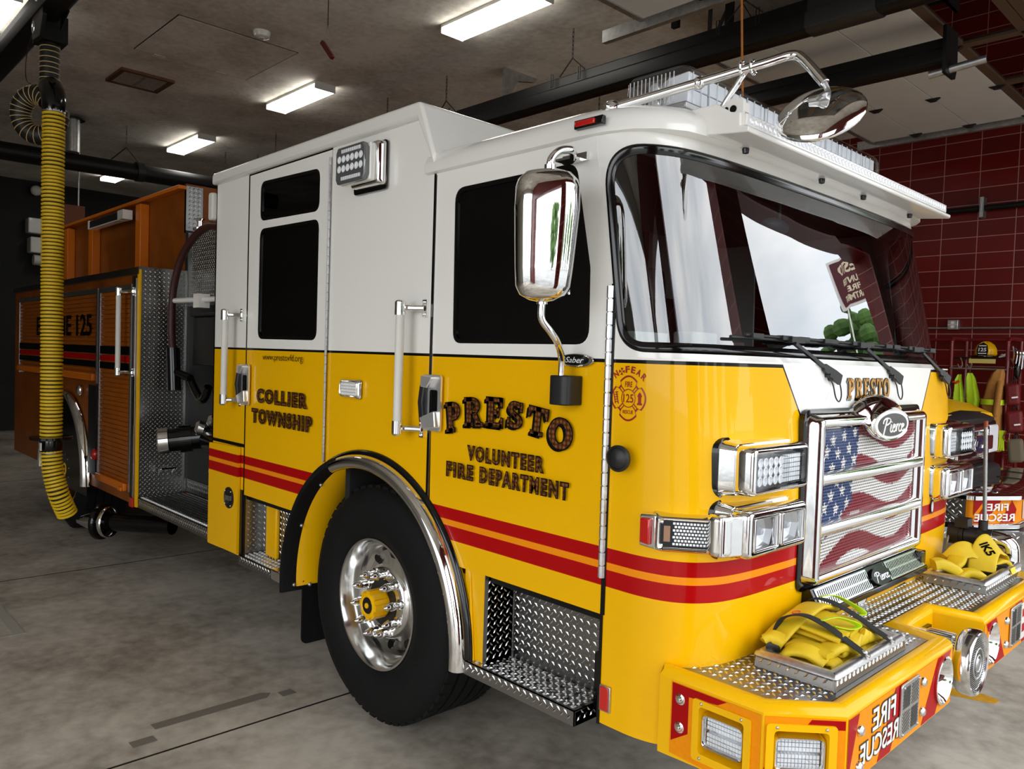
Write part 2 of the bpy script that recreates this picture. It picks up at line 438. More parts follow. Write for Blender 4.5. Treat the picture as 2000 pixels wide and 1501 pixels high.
for i in range(0, len(edges), 2): mb.box(x1, x1+0.3, edges[i], edges[i+1], 0, HZ)
for a, b, h in DOORS: mb.box(x1, x1+0.3, a, b, h, HZ)
struct(mb.build('wall_front', M['block'], smooth=0))
struct(MB().box(x1+0.3, 70, -60, 60, -0.25, -0.02).build('floor_forecourt', M['pave'], smooth=0))

# floor marks
def flat(name, poly, mat, z=0.002):
    mb = MB(); mb.mesh(fill([poly], 0.002), lambda u, v, w: (u, v, z + w)); 
    c = (sum(p[0] for p in poly)/len(poly), sum(p[1] for p in poly)/len(poly), 0)
    return mb.build(name, mat, at=c, smooth=0)
tag(flat('floor_tape', [(-0.60,-0.77),(-0.54,-0.77),(-0.53,-0.24),(-0.57,-0.20),(-0.60,-0.24)], M['tape']), 'long worn grey tape strip on the floor near the front tyre', 'floor tape')
tag(flat('floor_tape', [(-0.49,-0.90),(-0.43,-0.90),(-0.43,-0.80),(-0.49,-0.80)], M['tape']), 'square grey tape patch past the end of the long strip farther from the tyre', 'floor tape')
tag(flat('floor_tape', [(-0.55,-0.17),(-0.49,-0.17),(-0.49,-0.10),(-0.55,-0.10)], M['tape']), 'small square grey tape patch between the long strip and the front tyre', 'floor tape')
tag(flat('floor_tape', [(-2.9,-0.98),(-2.24,-0.98),(-2.24,-0.92),(-2.9,-0.92)], M['tape_pale']), 'longer pale tape strip of the corner mark on the dark floor', 'floor tape')
tag(flat('floor_tape', [(-2.28,-1.35),(-2.24,-1.35),(-2.24,-0.985),(-2.28,-0.985)], M['tape_pale']), 'short pale tape strip crossing the end of the longer pale strip', 'floor tape')
tag(flat('floor_tape', rpoly([(1.66,2.56),(1.74,2.55),(1.92,2.61),(1.93,2.68),(1.84,2.70),(1.68,2.64)], 0.015), M['tape_yellow']), 'yellow paint mark on the floor below the round chrome siren', 'floor mark')

# ------------------------------------------------------------------ ceiling lights
M['light_body'] = pm('light_housing', lin(215, 213, 206), 0.5)
M['diffuser'] = pm('light_diffuser', lin(240, 240, 236), 0.4, emit=(1.0, 0.97, 0.90, 1), es=7.0)
def ceiling_light(xa, ya, label):
    t = thing('ceiling_light', label, 'ceiling light', (xa, ya, HZ), 'fluorescent strip lights on the ceiling')
    L, W, H = 1.22, 0.27, 0.085
    b = MB(); b.box(xa, xa+L, ya, ya+W, HZ-0.03, HZ); b.box(xa, xa+0.012, ya, ya+W, HZ-H, HZ); b.box(xa+L-0.012, xa+L, ya, ya+W, HZ-H, HZ)
    b.build('housing', M['light_body'], t, smooth=0)
    d = MB(); d.mat(0)
    prof = rpoly([(0.004, -0.03), (0.0, -H), (W*0.5, -H+0.012), (W, -H), (W-0.004, -0.03)], [0, .02, .03, .02, 0], 5)
    d.loops([[(xa+0.012, ya+u, HZ+v) for u, v in prof], [(xa+L-0.012, ya+u, HZ+v) for u, v in prof]], False)
    d.build('diffuser', M['diffuser'], t)
    return t
l0 = ceiling_light(-2.93, 2.60, 'largest and nearest white strip light of the row over the cab roof')
copy_tree(l0, (-6.45, 2.58, HZ), 'white strip light second nearest, past the smoke detector over the cab')
copy_tree(l0, (-9.75, 2.55, HZ), 'white strip light third in the row, well back over the rear body')
copy_tree(l0, (-13.0, 2.52, HZ), 'smallest and farthest strip light, just above the black duct')
copy_tree(l0, (-6.45, -0.62, HZ), 'bright strip light partly hidden behind the black rail of the yellow hose')

# vent, smoke detector, hatch
t = thing('ceiling_vent', 'rusty brown framed air vent in the ceiling', 'vent', (-7.0, 1.2, HZ))
va, vb, wa, wb = -7.10, -6.52, 0.88, 1.47
mb = MB(); mb.mesh(fill([[(va,wa),(vb,wa),(vb,wb),(va,wb)], [(va+.05,wa+.05),(va+.05,wb-.05),(vb-.05,wb-.05),(vb-.05,wa+.05)]], 0.03), lambda u,v,w: (u,v,HZ-0.015+w))
mb.build('frame', pm('rusty_frame', lin(96, 58, 36), 0.7, noise=0.4, nscale=20), t, smooth=0)
mb = MB()
for k in range(8):
    xx = va+.08+k*0.06; mb.obox((xx, (wa+wb)/2, HZ-0.012), ((1,0,0.6),(0,1,0),(-0.6,0,1)), (0.02, 0.24, 0.003))
mb.box(va+.05, vb-.05, (wa+wb)/2-0.012, (wa+wb)/2+0.012, HZ-0.026, HZ-0.004)
mb.build('louvre', M['steel'], t, smooth=0)
MB().box(va+.05, vb-.05, wa+.05, wb-.05, HZ-0.003, HZ-0.001).build('duct_opening', M['gloss_black'], t, smooth=0)
t = thing('smoke_detector', 'round white smoke detector on the ceiling beside the hatch', 'smoke detector', (-4.4, 1.52, HZ))
MB().lathe([(0.001,-0.06),(0.05,-0.06),(0.075,-0.05),(0.085,-0.02),(0.085,0)], (-4.4,1.52,HZ), (0,0,1), 28).build('body', M['white'], t)
MB().lathe([(0.001,-0.066),(0.025,-0.066),(0.03,-0.058)], (-4.4,1.52,HZ), (0,0,1), 20).build('test_button', M['light_body'], t)
t = thing('ceiling_hatch', 'square access panel in the ceiling with two small pale hinges', 'hatch', (-5.2, 1.4, HZ))
ha, hb, ga, gb = -5.83, -4.62, 0.80, 2.02
MB().box(ha, hb, ga, gb, HZ-0.006, HZ).build('panel', M['ceiling'], t, smooth=0)
mb = MB()
for q in ((ha-.012,ha,ga-.012,gb+.012),(hb,hb+.012,ga-.012,gb+.012),(ha,hb,ga-.012,ga),(ha,hb,gb,gb+.012)): mb.box(*q, HZ-0.003, HZ)
mb.build('seam', M['dark_steel'], t, smooth=0)
for yy in (1.05, 1.72): MB().box(ha-0.05, ha+0.02, yy-0.06, yy+0.06, HZ-0.012, HZ-0.006).build('hinge', M['light_body'], t, bevel=0.003)

# pull handle on a cord
t = thing('pull_handle', 'dark red handle hanging on a cord from the ceiling', 'pull handle', (-3.2, 1.55, HZ))
P = [(-3.24, 1.58, HZ), (-3.24, 1.58, HZ-0.24)]
MB().tube(P, 0.004, 6).build('cord', M['dark_steel'], t)
MB().tube([(-3.24,1.58,HZ-.24),(-3.255,1.565,HZ-.34),(-3.24,1.58,HZ-.40),(-3.22,1.60,HZ-.34)], 0.004, 6, closed=True).build('loop', M['dark_steel'], t)
MB().obox((-3.24,1.58,HZ-0.455), ((0.55,0.2,-0.75),(0.2,-1,0),(0.75,0.1,0.5)), (0.10,0.018,0.02)).build('grip', pm('dark_red_grip', lin(96, 16, 14), 0.5), t, bevel=0.006)

# ------------------------------------------------------------------ overhead doors, open under the ceiling
DZ = 4.42
def overhead_door(n, ya, yb, first, xs):
    t = bpy.data.objects.new('door_%d' % n, None); C.objects.link(t); t.location = (0.8, (ya+yb)/2, DZ); BASE[t.name] = Vector(t.location); t['kind'] = 'structure'
    for i in range(len(xs)-1):
        a, b = xs[i], xs[i+1]
        if i < 3:
            MB().box(a+0.004, b-0.004, ya, yb, DZ, DZ+0.045).build('panel', M['door_panel'], t, bevel=0.004)
        else:
            f = MB(); f.mesh(fill([[(a+.004,ya),(b-.004,ya),(b-.004,yb),(a+.004,yb)]] + [[(a+.08, q+.05),(a+.08, q+(yb-ya)/3-.05),(b-.08, q+(yb-ya)/3-.05),(b-.08, q+.05)] for q in [ya+(yb-ya)/3*k for k in range(3)]], 0.045), lambda u,v,w: (u,v,DZ+0.022+w))
            fo = f.build('window_section', M['bronze'], t, smooth=0)
            MB().box(a+.06, b-.06, ya+.03, yb-.03, DZ+0.02, DZ+0.026).build('pane', glass('door_pane', (0.25,0.22,0.19,1), 0.05), fo, smooth=0)
    # rear edge angle, struts, hinges
    MB().box(xs[0]-0.02, xs[0]+0.03, ya-0.02, yb+0.02, DZ-0.012, DZ+0.06).build('edge_angle', M['steel'], t, smooth=0)
    for b in xs[1:-1]:
        for k, q in enumerate((ya+0.04, ya+(yb-ya)*0.33, ya+(yb-ya)*0.67, yb-0.04)):
            h = MB(); h.prism([(-0.07,0),(0.07,0),(0.025,-0.03),(-0.025,-0.03)], lambda u,v,w: (b+u, q+w, DZ+v), -0.02, 0.02)
            h.tube([(b, q-0.03, DZ-0.02), (b, q+0.03, DZ-0.02)], 0.008, 8)
            h.build('hinge', M['dark_steel'], t, smooth=0)
    return t
XS = [-0.86, -0.35, 0.20, 0.76, 1.31, 1.86, 2.4, 2.95]
overhead_door(1, 3.95, 7.50, 0, XS)
overhead_door(2, -0.62, 2.95, 0, [-0.83, -0.25, 0.32, 0.89, 1.46, 2.03, 2.6])
def door_track(ya, side, label, xa):
    t = thing('door_track', label, 'door track', (xa, ya, DZ))
    prof = [(-0.05,-0.03),(-0.05,0.035),(-0.04,0.035),(-0.04,-0.02),(0.04,-0.02),(0.04,0.035),(0.05,0.035),(0.05,-0.03)]
    prof = [(v*0.8, u) for u, v in prof] if side else prof
    b = MB(); b.loops([[(X, ya+u*(1 if side > 0 else -1), DZ+v) for u, v in prof] for X in (xa, 3.45)], True, True)
    b.build('channel', M['steel'], t, smooth=0)
    for X in (xa+0.28, xa+2.2):
        h = MB(); h.box(X-0.02, X+0.02, ya-0.003+side*0.05, ya+0.003+side*0.05, DZ-0.02, HZ)
        h.obox((X+0.12, ya+side*0.05, (DZ+HZ)/2), ((0.5,0,0.87),(0,1,0),(-0.87,0,0.5)), (0.26, 0.003, 0.018))
        h.box(X-0.03, X+0.34, ya-0.02+side*0.05, ya+0.02+side*0.05, HZ-0.006, HZ)
        h.build('hanger', M['dark_steel'], t, smooth=0)
    return t
door_track(7.58, 1, 'steel door track along the red block wall carrying the far overhead door', -1.05)
door_track(3.88, -1, 'steel door track on the near edge of the far overhead door', -1.05)
door_track(3.03, 1, 'steel door track with an open end above the long thick black rail', -1.27)
mb = MB(); mb.tube([(x, 3.45, DZ+0.13) for x in (-0.9,)] + [(-0.9, 3.9, DZ+0.13)], 0.012, 8)
# cross-angle bracing between the two tracks
t = thing('ceiling_bracket', 'black perforated angle bracket under the ceiling behind the long black rail', 'bracket', (-0.6, 3.45, HZ))
b = MB(); b.box(-0.72,-0.66, 3.2, 3.24, 4.40, HZ); b.box(-0.42,-0.36, 3.5, 3.54, 4.42, HZ)
b.obox((-0.3,3.5,4.62), ((0.45,0.2,-0.85),(0.3,-1,0),(0.85,0.2,0.4)), (0.26,0.025,0.004)); b.box(-0.8,0.1,3.3,3.36,4.70,4.73)
b.build('angle', M['rail_black'], t, smooth=0)
t = thing('ceiling_bracket', 'small steel bracket under the ceiling just above the raised cab roof', 'bracket', (-3.4, 3.85, HZ))
b = MB(); b.prism([(3.75,HZ),(4.25,HZ),(4.2,HZ-.05),(3.95,HZ-.10),(3.82,HZ-.30),(3.75,HZ-.30)], lambda u,v,q: (-3.3+q,u,v), 0, .04); b.build('angle', M['steel'], t, smooth=0)

# ------------------------------------------------------------------ black exhaust rails
def chain(mb, a, b, n):
    a, b = Vector(a), Vector(b); 
    for k in range(n):
        c = a.lerp(b, (k+0.5)/n); d = (b-a)/n*0.62; s = Vector((0.008,0,0)) if k % 2 else Vector((0,0.008,0))
        mb.tube([c-d, c-d*0.6+s, c+d*0.6+s, c+d, c+d*0.6-s, c-d*0.6-s], 0.0028, 6, closed=True)
def exhaust_rail(label, y, zb, xa, xb, h, wd, joints, hangs):
    t = thing('exhaust_rail', label, 'exhaust rail', (xa, y, zb))
    pr = rpoly([(-wd/2, 0.02), (-wd*0.32, 0), (wd*0.32, 0), (wd/2, 0.02), (wd/2, h*0.55), (wd*0.32, h*0.62), (wd*0.32, h), (-wd*0.32, h), (-wd*0.32, h*0.62), (-wd/2, h*0.55)], 0.012, 3)
    MB().loops([[(X, y+u, zb+v) for u, v in pr] for X in (xa, xb)], True, True).build('rail', M['rail_black'], t)
    for X in joints:
        MB().loops([[(Q, y+u*1.12, zb+v*1.04-0.008) for u, v in pr] for Q in (X-0.25, X+0.25)], True, True).build('joint_sleeve', pm('rail_sleeve', lin(44,43,41), 0.45, 0.2), t)
    for X in hangs:
        hg = MB(); chain(hg, (X, y, HZ), (X, y, zb+h+0.17), 7)
        for s in (-1, 1):
            hg.tube([(X, y, zb+h+0.17), (X+s*0.16, y, zb+h+0.03)], 0.006, 8)
            hg.tube([(X+s*0.16, y-wd*0.55, zb+h+0.03), (X+s*0.16, y-wd*0.55, zb+h-0.09), (X+s*0.185, y-wd*0.55, zb+h-0.09), (X+s*0.185, y-wd*0.55, zb+h+0.03)], 0.005, 6, closed=True)
        hg.build('chain_hanger', M['dark_steel'], t)
    return t
exhaust_rail('long thick black rail on chains running above the cab roof', 3.50, 4.17, -5.2, 3.4, 0.24, 0.17, (0.55, 2.4), (-2.05, -0.25, -3.95, -5.1))
r3 = exhaust_rail('shorter black rail with an end plate below the far overhead door', 4.55, 4.09, -3.2, 0.90, 0.20, 0.15, (), (-2.6,))
b = MB(); b.prism(rpoly([(4.44,4.00),(4.66,4.00),(4.70,4.10),(4.68,4.36),(4.42,4.36)], 0.02), lambda u,v,w: (w,u,v), 0.90, 0.925); b.build('end_plate', M['rail_black'], r3)
b = MB(); b.tube([(0.78,4.52,4.03),(1.16,4.58,4.08)], 0.03, 12); b.build('end_spring', M['steel'], r3)
exhaust_rail('black rail from which the yellow exhaust hose hangs', -0.47, 4.20, -8.6, -1.2, 0.24, 0.17, (), ())
exhaust_rail('thin dark rail far back above the orange hose bed', 3.3, 4.2, -13.5, -6.0, 0.16, 0.12, (), (-9.3, -7.6))
# black duct across the back
t = thing('ceiling_duct', 'black duct running across the dark back of the bay', 'duct', (-9, 2, 4.25))
MB().tube([(-9.0, -4.0, 4.14), (-9.0, 8.5, 4.32)], 0.12, 16).build('pipe', M['rail_black'], t)
for yy in (1.9, 3.4): MB().tube([(-9, yy-0.05, 4.232), (-9, yy+0.05, 4.236)], 0.14, 16).build('coupling', M['dark_steel'], t)
for yy in (1.72, 3.7):
    hg = MB(); chain(hg, (-9, yy, HZ), (-9, yy, 4.55), 5)
    for s in (-1,1): hg.tube([(-9,yy,4.55),(-9,yy+s*.2,4.34)],.008,8)
    hg.build('chain_hanger', M['dark_steel'], t)
t = thing('flue_pipe', 'short shiny metal pipe with a black cap behind the top of the yellow hose', 'pipe', (-9, 1.03, 4.3))
MB().tube([(-9.0, 1.03, 4.345), (-9.0, 1.03, 4.78)], 0.085, 20).build('pipe', M['steel'], t)
MB().lathe([(0.001,0.03),(0.15,0.02),(0.15,0.0),(0.001,0.0)], (-9.0,1.03,4.78), (0,0,1), 24).build('cap', M['rail_black'], t)

# ------------------------------------------------------------------ yellow exhaust hose
HX, HY = -3.86, -0.42
t = thing('exhaust_hose', 'yellow ribbed exhaust hose hanging from the black rail to the tailpipe', 'exhaust hose', (HX, HY, 4.0))
def ribbed(mb, pts, r, pitch, ncore=16):
    L = [Vector(p) for p in pts]; out = []; rad = []
    acc = 0; prev = L[0]
    dens = []
    for i in range(len(L)-1):
        n = max(1, int((L[i+1]-L[i]).length / (pitch/4)))
        for k in range(n): dens.append(L[i].lerp(L[i+1], k/n))
    for k, p in enumerate(dens): out.append(p); rad.append(r*(1.0 if k % 4 in (0, 1) else 0.86))
    mb.tube(out, rad, ncore)
    return dens
def rings(mb, pts, r, pitch, tr, n=14):
    L0 = [Vector(p) for p in pts]; L = []
    for i in range(len(L0)-1):
        m_ = max(1, int((L0[i+1]-L0[i]).length/(pitch/6)))
        L += [L0[i].lerp(L0[i+1], q_/m_) for q_ in range(m_)]
    L.append(L0[-1]); acc = pitch
    for i in range(1, len(L)):
        acc += (L[i]-L[i-1]).length
        if acc >= pitch:
            acc = 0; t_ = (L[min(i+1,len(L)-1)]-L[i-1]).normalized()
            u = t_.orthogonal().normalized(); q = t_.cross(u)
            mb.tube([L[i] + (u*math.cos(2*PI*k/n)+q*math.sin(2*PI*k/n))*r for k in range(n)], tr, 6, closed=True)
M['hose'] = pm('yellow_duct_hose', lin(236, 196, 26), 0.5)
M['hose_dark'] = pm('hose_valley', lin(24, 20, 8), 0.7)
M['hose_black'] = pm('black_duct_hose', lin(14, 13, 12), 0.5)
M['cream'] = pm('cream_wire', lin(206, 178, 120), 0.5)
main = spline([(HX,HY,3.50),(HX,HY,3.0),(HX+0.01,HY,2.2),(HX+0.03,HY,1.4),(HX+0.03,HY+0.0,0.98)], 30)
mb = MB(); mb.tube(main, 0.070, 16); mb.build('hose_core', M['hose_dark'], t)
mb = MB(); rings(mb, main, 0.071, 0.0262, 0.0105, 18); mb.build('upper_ribs', M['hose'], t)
low = spline([(HX+0.03,HY,0.92),(HX+0.04,HY+0.01,0.75),(HX+0.06,HY+0.05,0.55),(HX+0.03,HY+0.12,0.38)], 20)
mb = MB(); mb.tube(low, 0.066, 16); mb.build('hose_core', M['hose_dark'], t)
mb = MB(); rings(mb, low, 0.068, 0.0262, 0.0105, 18); mb.build('lower_ribs', M['hose'], t)
mb = MB(); mb.lathe([(0.001,0.03),(0.15,0.02),(0.15,0.0),(0.08,-0.01),(0.085,-0.07),(0.075,-0.10),(0.001,-0.10)], (HX+0.03,HY,0.98), (0,0,1), 28); mb.build('safety_disc', M['gloss_black'], t)
mb = MB(); mb.box(HX+0.06,HX+0.10,HY-0.088,HY-0.08,0.90,0.96); mb.build('tag', M['white'], t, label='small white tag')
mb = MB(); mb.lathe([(0.074,-0.02),(0.076,0.0),(0.076,0.02),(0.074,0.03)], (HX+0.03,HY,0.89), (0,0,1), 24); mb.build('clamp', M['chrome'], t)
mb = MB(); mb.lathe([(0.075,0.0),(0.079,0.005),(0.079,0.03),(0.075,0.035)], (HX,HY,3.50), (0,0,1), 24); mb.build('clamp', M['brushed'], t)
# elbow, coil and vertical black hose
el = spline([(HX,HY,3.50),(HX-0.01,HY,3.62),(HX-0.08,HY,3.70),(HX-0.12,HY,3.74)], 8)
mb = MB(); mb.tube(el, [0.078+0.01*math.sin(i/len(el)*PI) for i in range(len(el))], 18); mb.build('elbow', M['gloss_black'], t)
cr_, cz = 0.135, 3.515
rv = Vector((.69,.72,0)); dv = Vector((-.72,.69,0)); cc_ = Vector((HX-.05,HY,cz)) - rv*.155
coil = [cc_ + rv*(cr_*math.sin(a)) + dv*(.03+0.10*k/40) + Vector((0,0,cr_*1.12*math.cos(a))) for k in range(41) for a in (0.9 - 2*PI*k/40*0.93,)]
mb = MB(); mb.tube(coil, 0.074, 14); mb.build('coil_hose', M['hose_black'], t)
mb = MB(); rings(mb, coil, 0.076, 0.036, 0.0035, 16); mb.build('coil_wire', M['cream'], t)
up = [(HX-0.13, HY, 3.74), (HX-0.13, HY, 4.0), (HX-0.14, HY, 4.18)]
up = spline(up, 10)
mb = MB(); mb.tube(up, 0.070, 14); mb.build('riser_hose', M['hose_black'], t)
mb = MB(); rings(mb, up, 0.072, 0.036, 0.0035, 16); mb.build('riser_wire', M['cream'], t)
b = MB(); b.box(HX-0.24,HX-0.02,HY-0.10,HY+0.10,4.06,4.26); b.prism(rpoly([(-0.1,4.04),(0.12,4.02),(0.22,4.16),(0.16,4.40),(-0.12,4.40)],0.02), lambda u,v,w: (HX+u, HY-0.13+w, v), 0, 0.03)
b.prism([(0.06,4.12),(0.30,4.20),(0.16,4.34)], lambda u,v,w: (HX+u, HY+0.02+w, v), 0, 0.01); b.build('trolley', M['rail_black'], t, bevel=0.01)
b = MB()
for q in ((0.05,4.30),(0.12,4.29)): b.ball((HX+q[0],HY-0.135,q[1]), 0.011, 10, 6)
b.tube([(HX-0.02+0.03*math.sin(a),HY-0.14,4.12+0.045*math.cos(a)) for a in [2*PI*k/16 for k in range(16)]], 0.005, 6, closed=True)
b.build('bolts', M['chrome'], t)
b = MB(); b.tube(spline([(HX-0.22,HY-0.1,4.14),(HX-0.42,HY-0.1,4.0),(HX-0.40,HY-0.1,3.82),(HX-0.18,HY-0.08,3.74)],8), 0.004, 6); b.build('control_wire', M['dark_steel'], t)

# ------------------------------------------------------------------ back-of-bay objects
t = thing('control_box', 'orange brown electrical box hanging in the dark behind the yellow hose', 'electrical box', (-9.0, 0.9, 2.9))
MB().box(-9.38,-9.2,0.90,1.25,3.32,3.66).build('box', pm('rust_box', lin(120,60,24), 0.6, noise=0.2), t, bevel=0.01)
MB().tube([(-9.3,0.95,3.66),(-9.3,0.95,HZ)], 0.012, 8).build('conduit', M['steel'], t); MB().tube([(-9.3,1.19,3.66),(-9.3,1.19,HZ)], 0.012, 8).build('conduit', M['steel'], t)
t = thing('wall_dispenser', 'pair of pale boxes on the dark back wall left of the yellow hose', 'dispenser', (-14.5, 1.9, 3.0))
MB().box(-14.6,-14.35,1.65,2.25,3.83,4.12).build('upper_box', M['white'], t, bevel=0.02)
MB().box(-14.6,-14.30,1.68,2.25,3.45,3.75).build('lower_box', M['white'], t, bevel=0.02)
MB().tube([(-14.4,1.75,3.32),(-14.4,2.2,3.30)], 0.10, 14).build('roll', M['light_body'], t)
t = thing('spot_lamp', 'small white round lamp in the dark above the pale wall boxes', 'lamp', (-14.5, 1.8, 4.7))
MB().ball((-14.45,1.80,4.66), 0.10, 16, 10).build('bulb', M['white'], t); MB().box(-14.6,-14.5,1.7,1.9,4.6,4.72).build('bracket', M['dark_steel'], t)
# orange cord hanging by the roof mirror
t = thing('hanging_cord', 'thin orange cord hanging from the ceiling beside the round roof mirror', 'cord', (0.44, 2.25, HZ))
MB().tube(spline([(0.40,2.25,HZ),(0.46,2.25,4.2),(0.50,2.24,3.6),(0.53,2.25,3.0)],6), 0.007, 8).build('cord', pm('orange_cord', lin(190,112,30), 0.5), t)
# ================================================================== FIRE ENGINE
FE = thing('fire_engine', 'white over yellow fire engine lettered PRESTO filling the picture', 'fire engine', (0, 1.22, 0))
YC = 1.22
def P(name, mb, mat, parent=None, **kw): return mb.build(name, mat, parent or FE, **kw)
def mir(p): return Vector((p[0], 2*YC - p[1], p[2]))
WX, WZ, WR = 0.0, 0.555, 0.555
AX, AZ, AR = -0.035, 0.51, 0.745      # wheel arch
LEFTF = lambda u, v, w: Vector((u, 2*YC + w, v))

# ---- cab side skin with door and window openings
arch = circ(AX, AZ, AR, 40, math.acos(-1)*0.997, 0.003)      # from rear to front over the top
def side_outline(bottom_rear):
    a0 = math.asin((0.87-AZ)/AR)
    arc = [(AX + AR*math.cos(PI - a0 - (PI-2*a0)*k/36), AZ + AR*math.sin(PI - a0 - (PI-2*a0)*k/36)) for k in range(37)]
    return [(-1.805, 0.50), (-1.805, 2.78), (0.33, 2.78), (0.41, 2.53), (1.287, 2.53), (1.392, 1.98), (1.396, 0.872)] + arc[::-1] + [(-1.37, 0.87), (-1.37, 0.50)]
so = side_outline(0)
g = 0.007
rd = [(-1.335, 0.872-0.004), (-1.335, 2.735), (-0.428, 2.735), (-0.434, None)]
def arch_z(x): return AZ + math.sqrt(max(AR**2 - (x-AX)**2, 0))
def arch_pts(xa, xb, off=0.0, n=14):
    r = AR + off; out = []
    aa = math.acos((xa-AX)/r); ab = math.acos((xb-AX)/r)
    return [(AX + r*math.cos(aa+(ab-aa)*k/n), AZ + r*math.sin(aa+(ab-aa)*k/n)) for k in range(n+1)]
def arch_x_at(z, off=0.0): return math.sqrt((AR+off)**2 - (z-AZ)**2)
# doors
zl = 0.874
rear_door = [(-1.338, zl)] + [(-1.338, 2.737)] + [(-0.430, 2.737)] + arch_pts(-0.432, AX - arch_x_at(zl, .012), .012)
front_door = [(0.415, 2.500), (1.287, 2.500), (1.384, 1.985), (1.388, zl)] + arch_pts(AX + arch_x_at(zl, .012), 0.430, .012)
up_win = rpoly([(-1.205,2.685),(-0.545,2.665),(-0.545,2.447),(-1.205,2.462)], .055)
lo_win = rpoly([(-1.205,2.418),(-0.545,2.408),(-0.545,1.788),(-1.208,1.792)], .055)
fr_win = rpoly([(0.540,2.418),(1.205,2.420),(1.285,2.05),(1.290,1.786),(0.552,1.784)], [.06,.06,.08,.06,.05])
def grow(poly, d):
    cx_ = sum(p[0] for p in poly)/len(poly); cy_ = sum(p[1] for p in poly)/len(poly)
    out = []
    n = len(poly)
    ar = sum(poly[i-1][0]*poly[i][1]-poly[i][0]*poly[i-1][1] for i in range(n)); sg = 1 if ar > 0 else -1
    for i in range(n):
        a, p, b = Vector(poly[i-1]), Vector(poly[i]), Vector(poly[(i+1) % n])
        e0 = (p-a); e1 = (b-p)
        e0 = e0.normalized() if e0.length > 1e-6 else e1.normalized()
        e1 = e1.normalized() if e1.length > 1e-6 else e0
        nn = (Vector((e0.y,-e0.x))+Vector((e1.y,-e1.x)))*sg
        k = nn.length
        if k < 1e-3: out.append((p.x,p.y)); continue
        nn.normalize(); c = max(0.35, k/2)
        q = p + nn*d/c; out.append((q.x, q.y))
    return out
def skin(name, outer, holes, fm, mat, th=0.02, parent=None, w=0.0, **kw):
    mb = MB(); me = fill([outer] + holes, th); mb.mesh(me, lambda u, v, q: fm(u, v, q - th/2 + w)); bpy.data.meshes.remove(me)
    return P(name, mb, mat, parent, smooth=kw.pop('smooth', 0), **kw)
for side, fm in (('near', SIDE), ('far', LEFTF)):
    if side == 'near':
        so_n = [(-1.805,.50),(-1.805,2.78),(.33,2.78),(.41,2.53),(1.287,2.53),(1.288,2.508),(.402,2.508)] + arch_pts(.402,-.424,0.0,22) + [(-.424,2.745),(-1.350,2.745),(-1.350,.50)]
        skin('cab_side', so_n, [], fm, M['livery'])
    else: skin('cab_side', so, [lo_win, fr_win], fm, M['livery'])
    if side == 'far':
        skin('side_glass', grow(fr_win, .01), [], fm, M['tint'], .004, w=-.006); skin('side_glass', grow(lo_win, .01), [], fm, M['tint'], .004, w=-.006)
jamb_o = [(-1.37,0.86),(-1.37,2.76),(-0.40,2.76),(-0.40,1.1),(-0.75,0.86)]
skin('door_jamb', grow(rear_door, .03), [grow(up_win,.02), grow(lo_win,.02)], SIDE, M['gloss_black'], .01, w=-.024)
skin('door_jamb', grow(front_door, .03), [grow(fr_win,.02)], SIDE, M['gloss_black'], .01, w=-.024)

def cab_door(outer, wins, name):
    d = skin(name, outer, wins, SIDE, M['livery'], .022)
    for wn in wins:
        skin('window_seal', grow(wn, .004), [grow(wn, -.018)], SIDE, M['gloss_black'], .016, d, w=-.002)
        skin('window_glass', grow(wn, -.012), [], SIDE, M['tint'], .004, d, w=-.008)
    return d
D1 = cab_door(rear_door, [up_win, lo_win], 'rear_door')
D2 = cab_door(front_door, [fr_win], 'front_door')
# piano hinges
def hinge(pa, pb, parent, r=.009, nseg=34):
    mb = MB(); a = SIDE(*pa, .010); b = SIDE(*pb, .010)
    pts, rad = [], []
    for k in range(nseg):
        for q, w_ in ((.03,.72),(.06,1),(.94,1),(.97,.72)): pts.append(a.lerp(b,(k+q)/nseg)); rad.append(r*w_)
    mb.tube(pts, rad, 8)
    P('hinge', mb, M['brushed'], parent)
hinge((-0.431, 2.70), (-0.433, 1.175), D1, .007)
hinge((1.385, 1.985), (1.390, 1.0), D2, .012, 22)
# inner face of window: sliding rail + seat belt clip
mb = MB(); mb.box(0.60,0.63,0.03,0.045,1.80,2.41); P('window_channel', mb, M['dark_steel'], D2)
mb = MB(); mb.box(0.66,0.72,0.10,0.115,1.835,1.865); mb.box(0.64,0.66,0.10,0.11,1.82,1.90); P('belt_clip', mb, M['white'], D2, bevel=.004)

# ---- roof: raised rear half and lower rounded front
RZ = 2.815
prof = rpoly([(-1.815,2.66),(-1.815,RZ),(0.325,RZ),(0.418,2.60),(0.425,2.525),(0.405,2.525),(0.33,2.76),(0.30,2.775),(-1.78,2.775),(-1.79,2.66)], [0,.06,.05,.03,0,0,.02,0,0,0], 5)
prof_o = rpoly([(-1.815,2.745),(-1.815,RZ),(0.325,RZ),(0.425,2.58),(0.425,2.525),(0.30,2.745)], [0,.06,.045,.03,0,0], 5)
mb = MB(); mb.prism(prof_o, lambda u, v, q: Vector((u, q, v)), -.028, 2*YC+.028)
mb.prism([(0.30,2.745),(0.425,2.525),(0.25,2.525),(0.25,2.745)], lambda u, v, q: Vector((u, q, v)), .05, 2*YC-.05)
P('raised_roof', mb, M['white'], bevel=.022, seg=3)
mb = MB(); mb.box(0.286,0.290,.02,.024,2.56,2.80)
plan = [(0.36,-.024),(1.20,-.024),(1.33,-.015),(1.43,.02),(1.50,.075),(1.55,.16),(1.575,.30),(1.585,.60),(1.59,YC)]
plan = plan + [(x, 2*YC-y) for x, y in plan[-2::-1]]
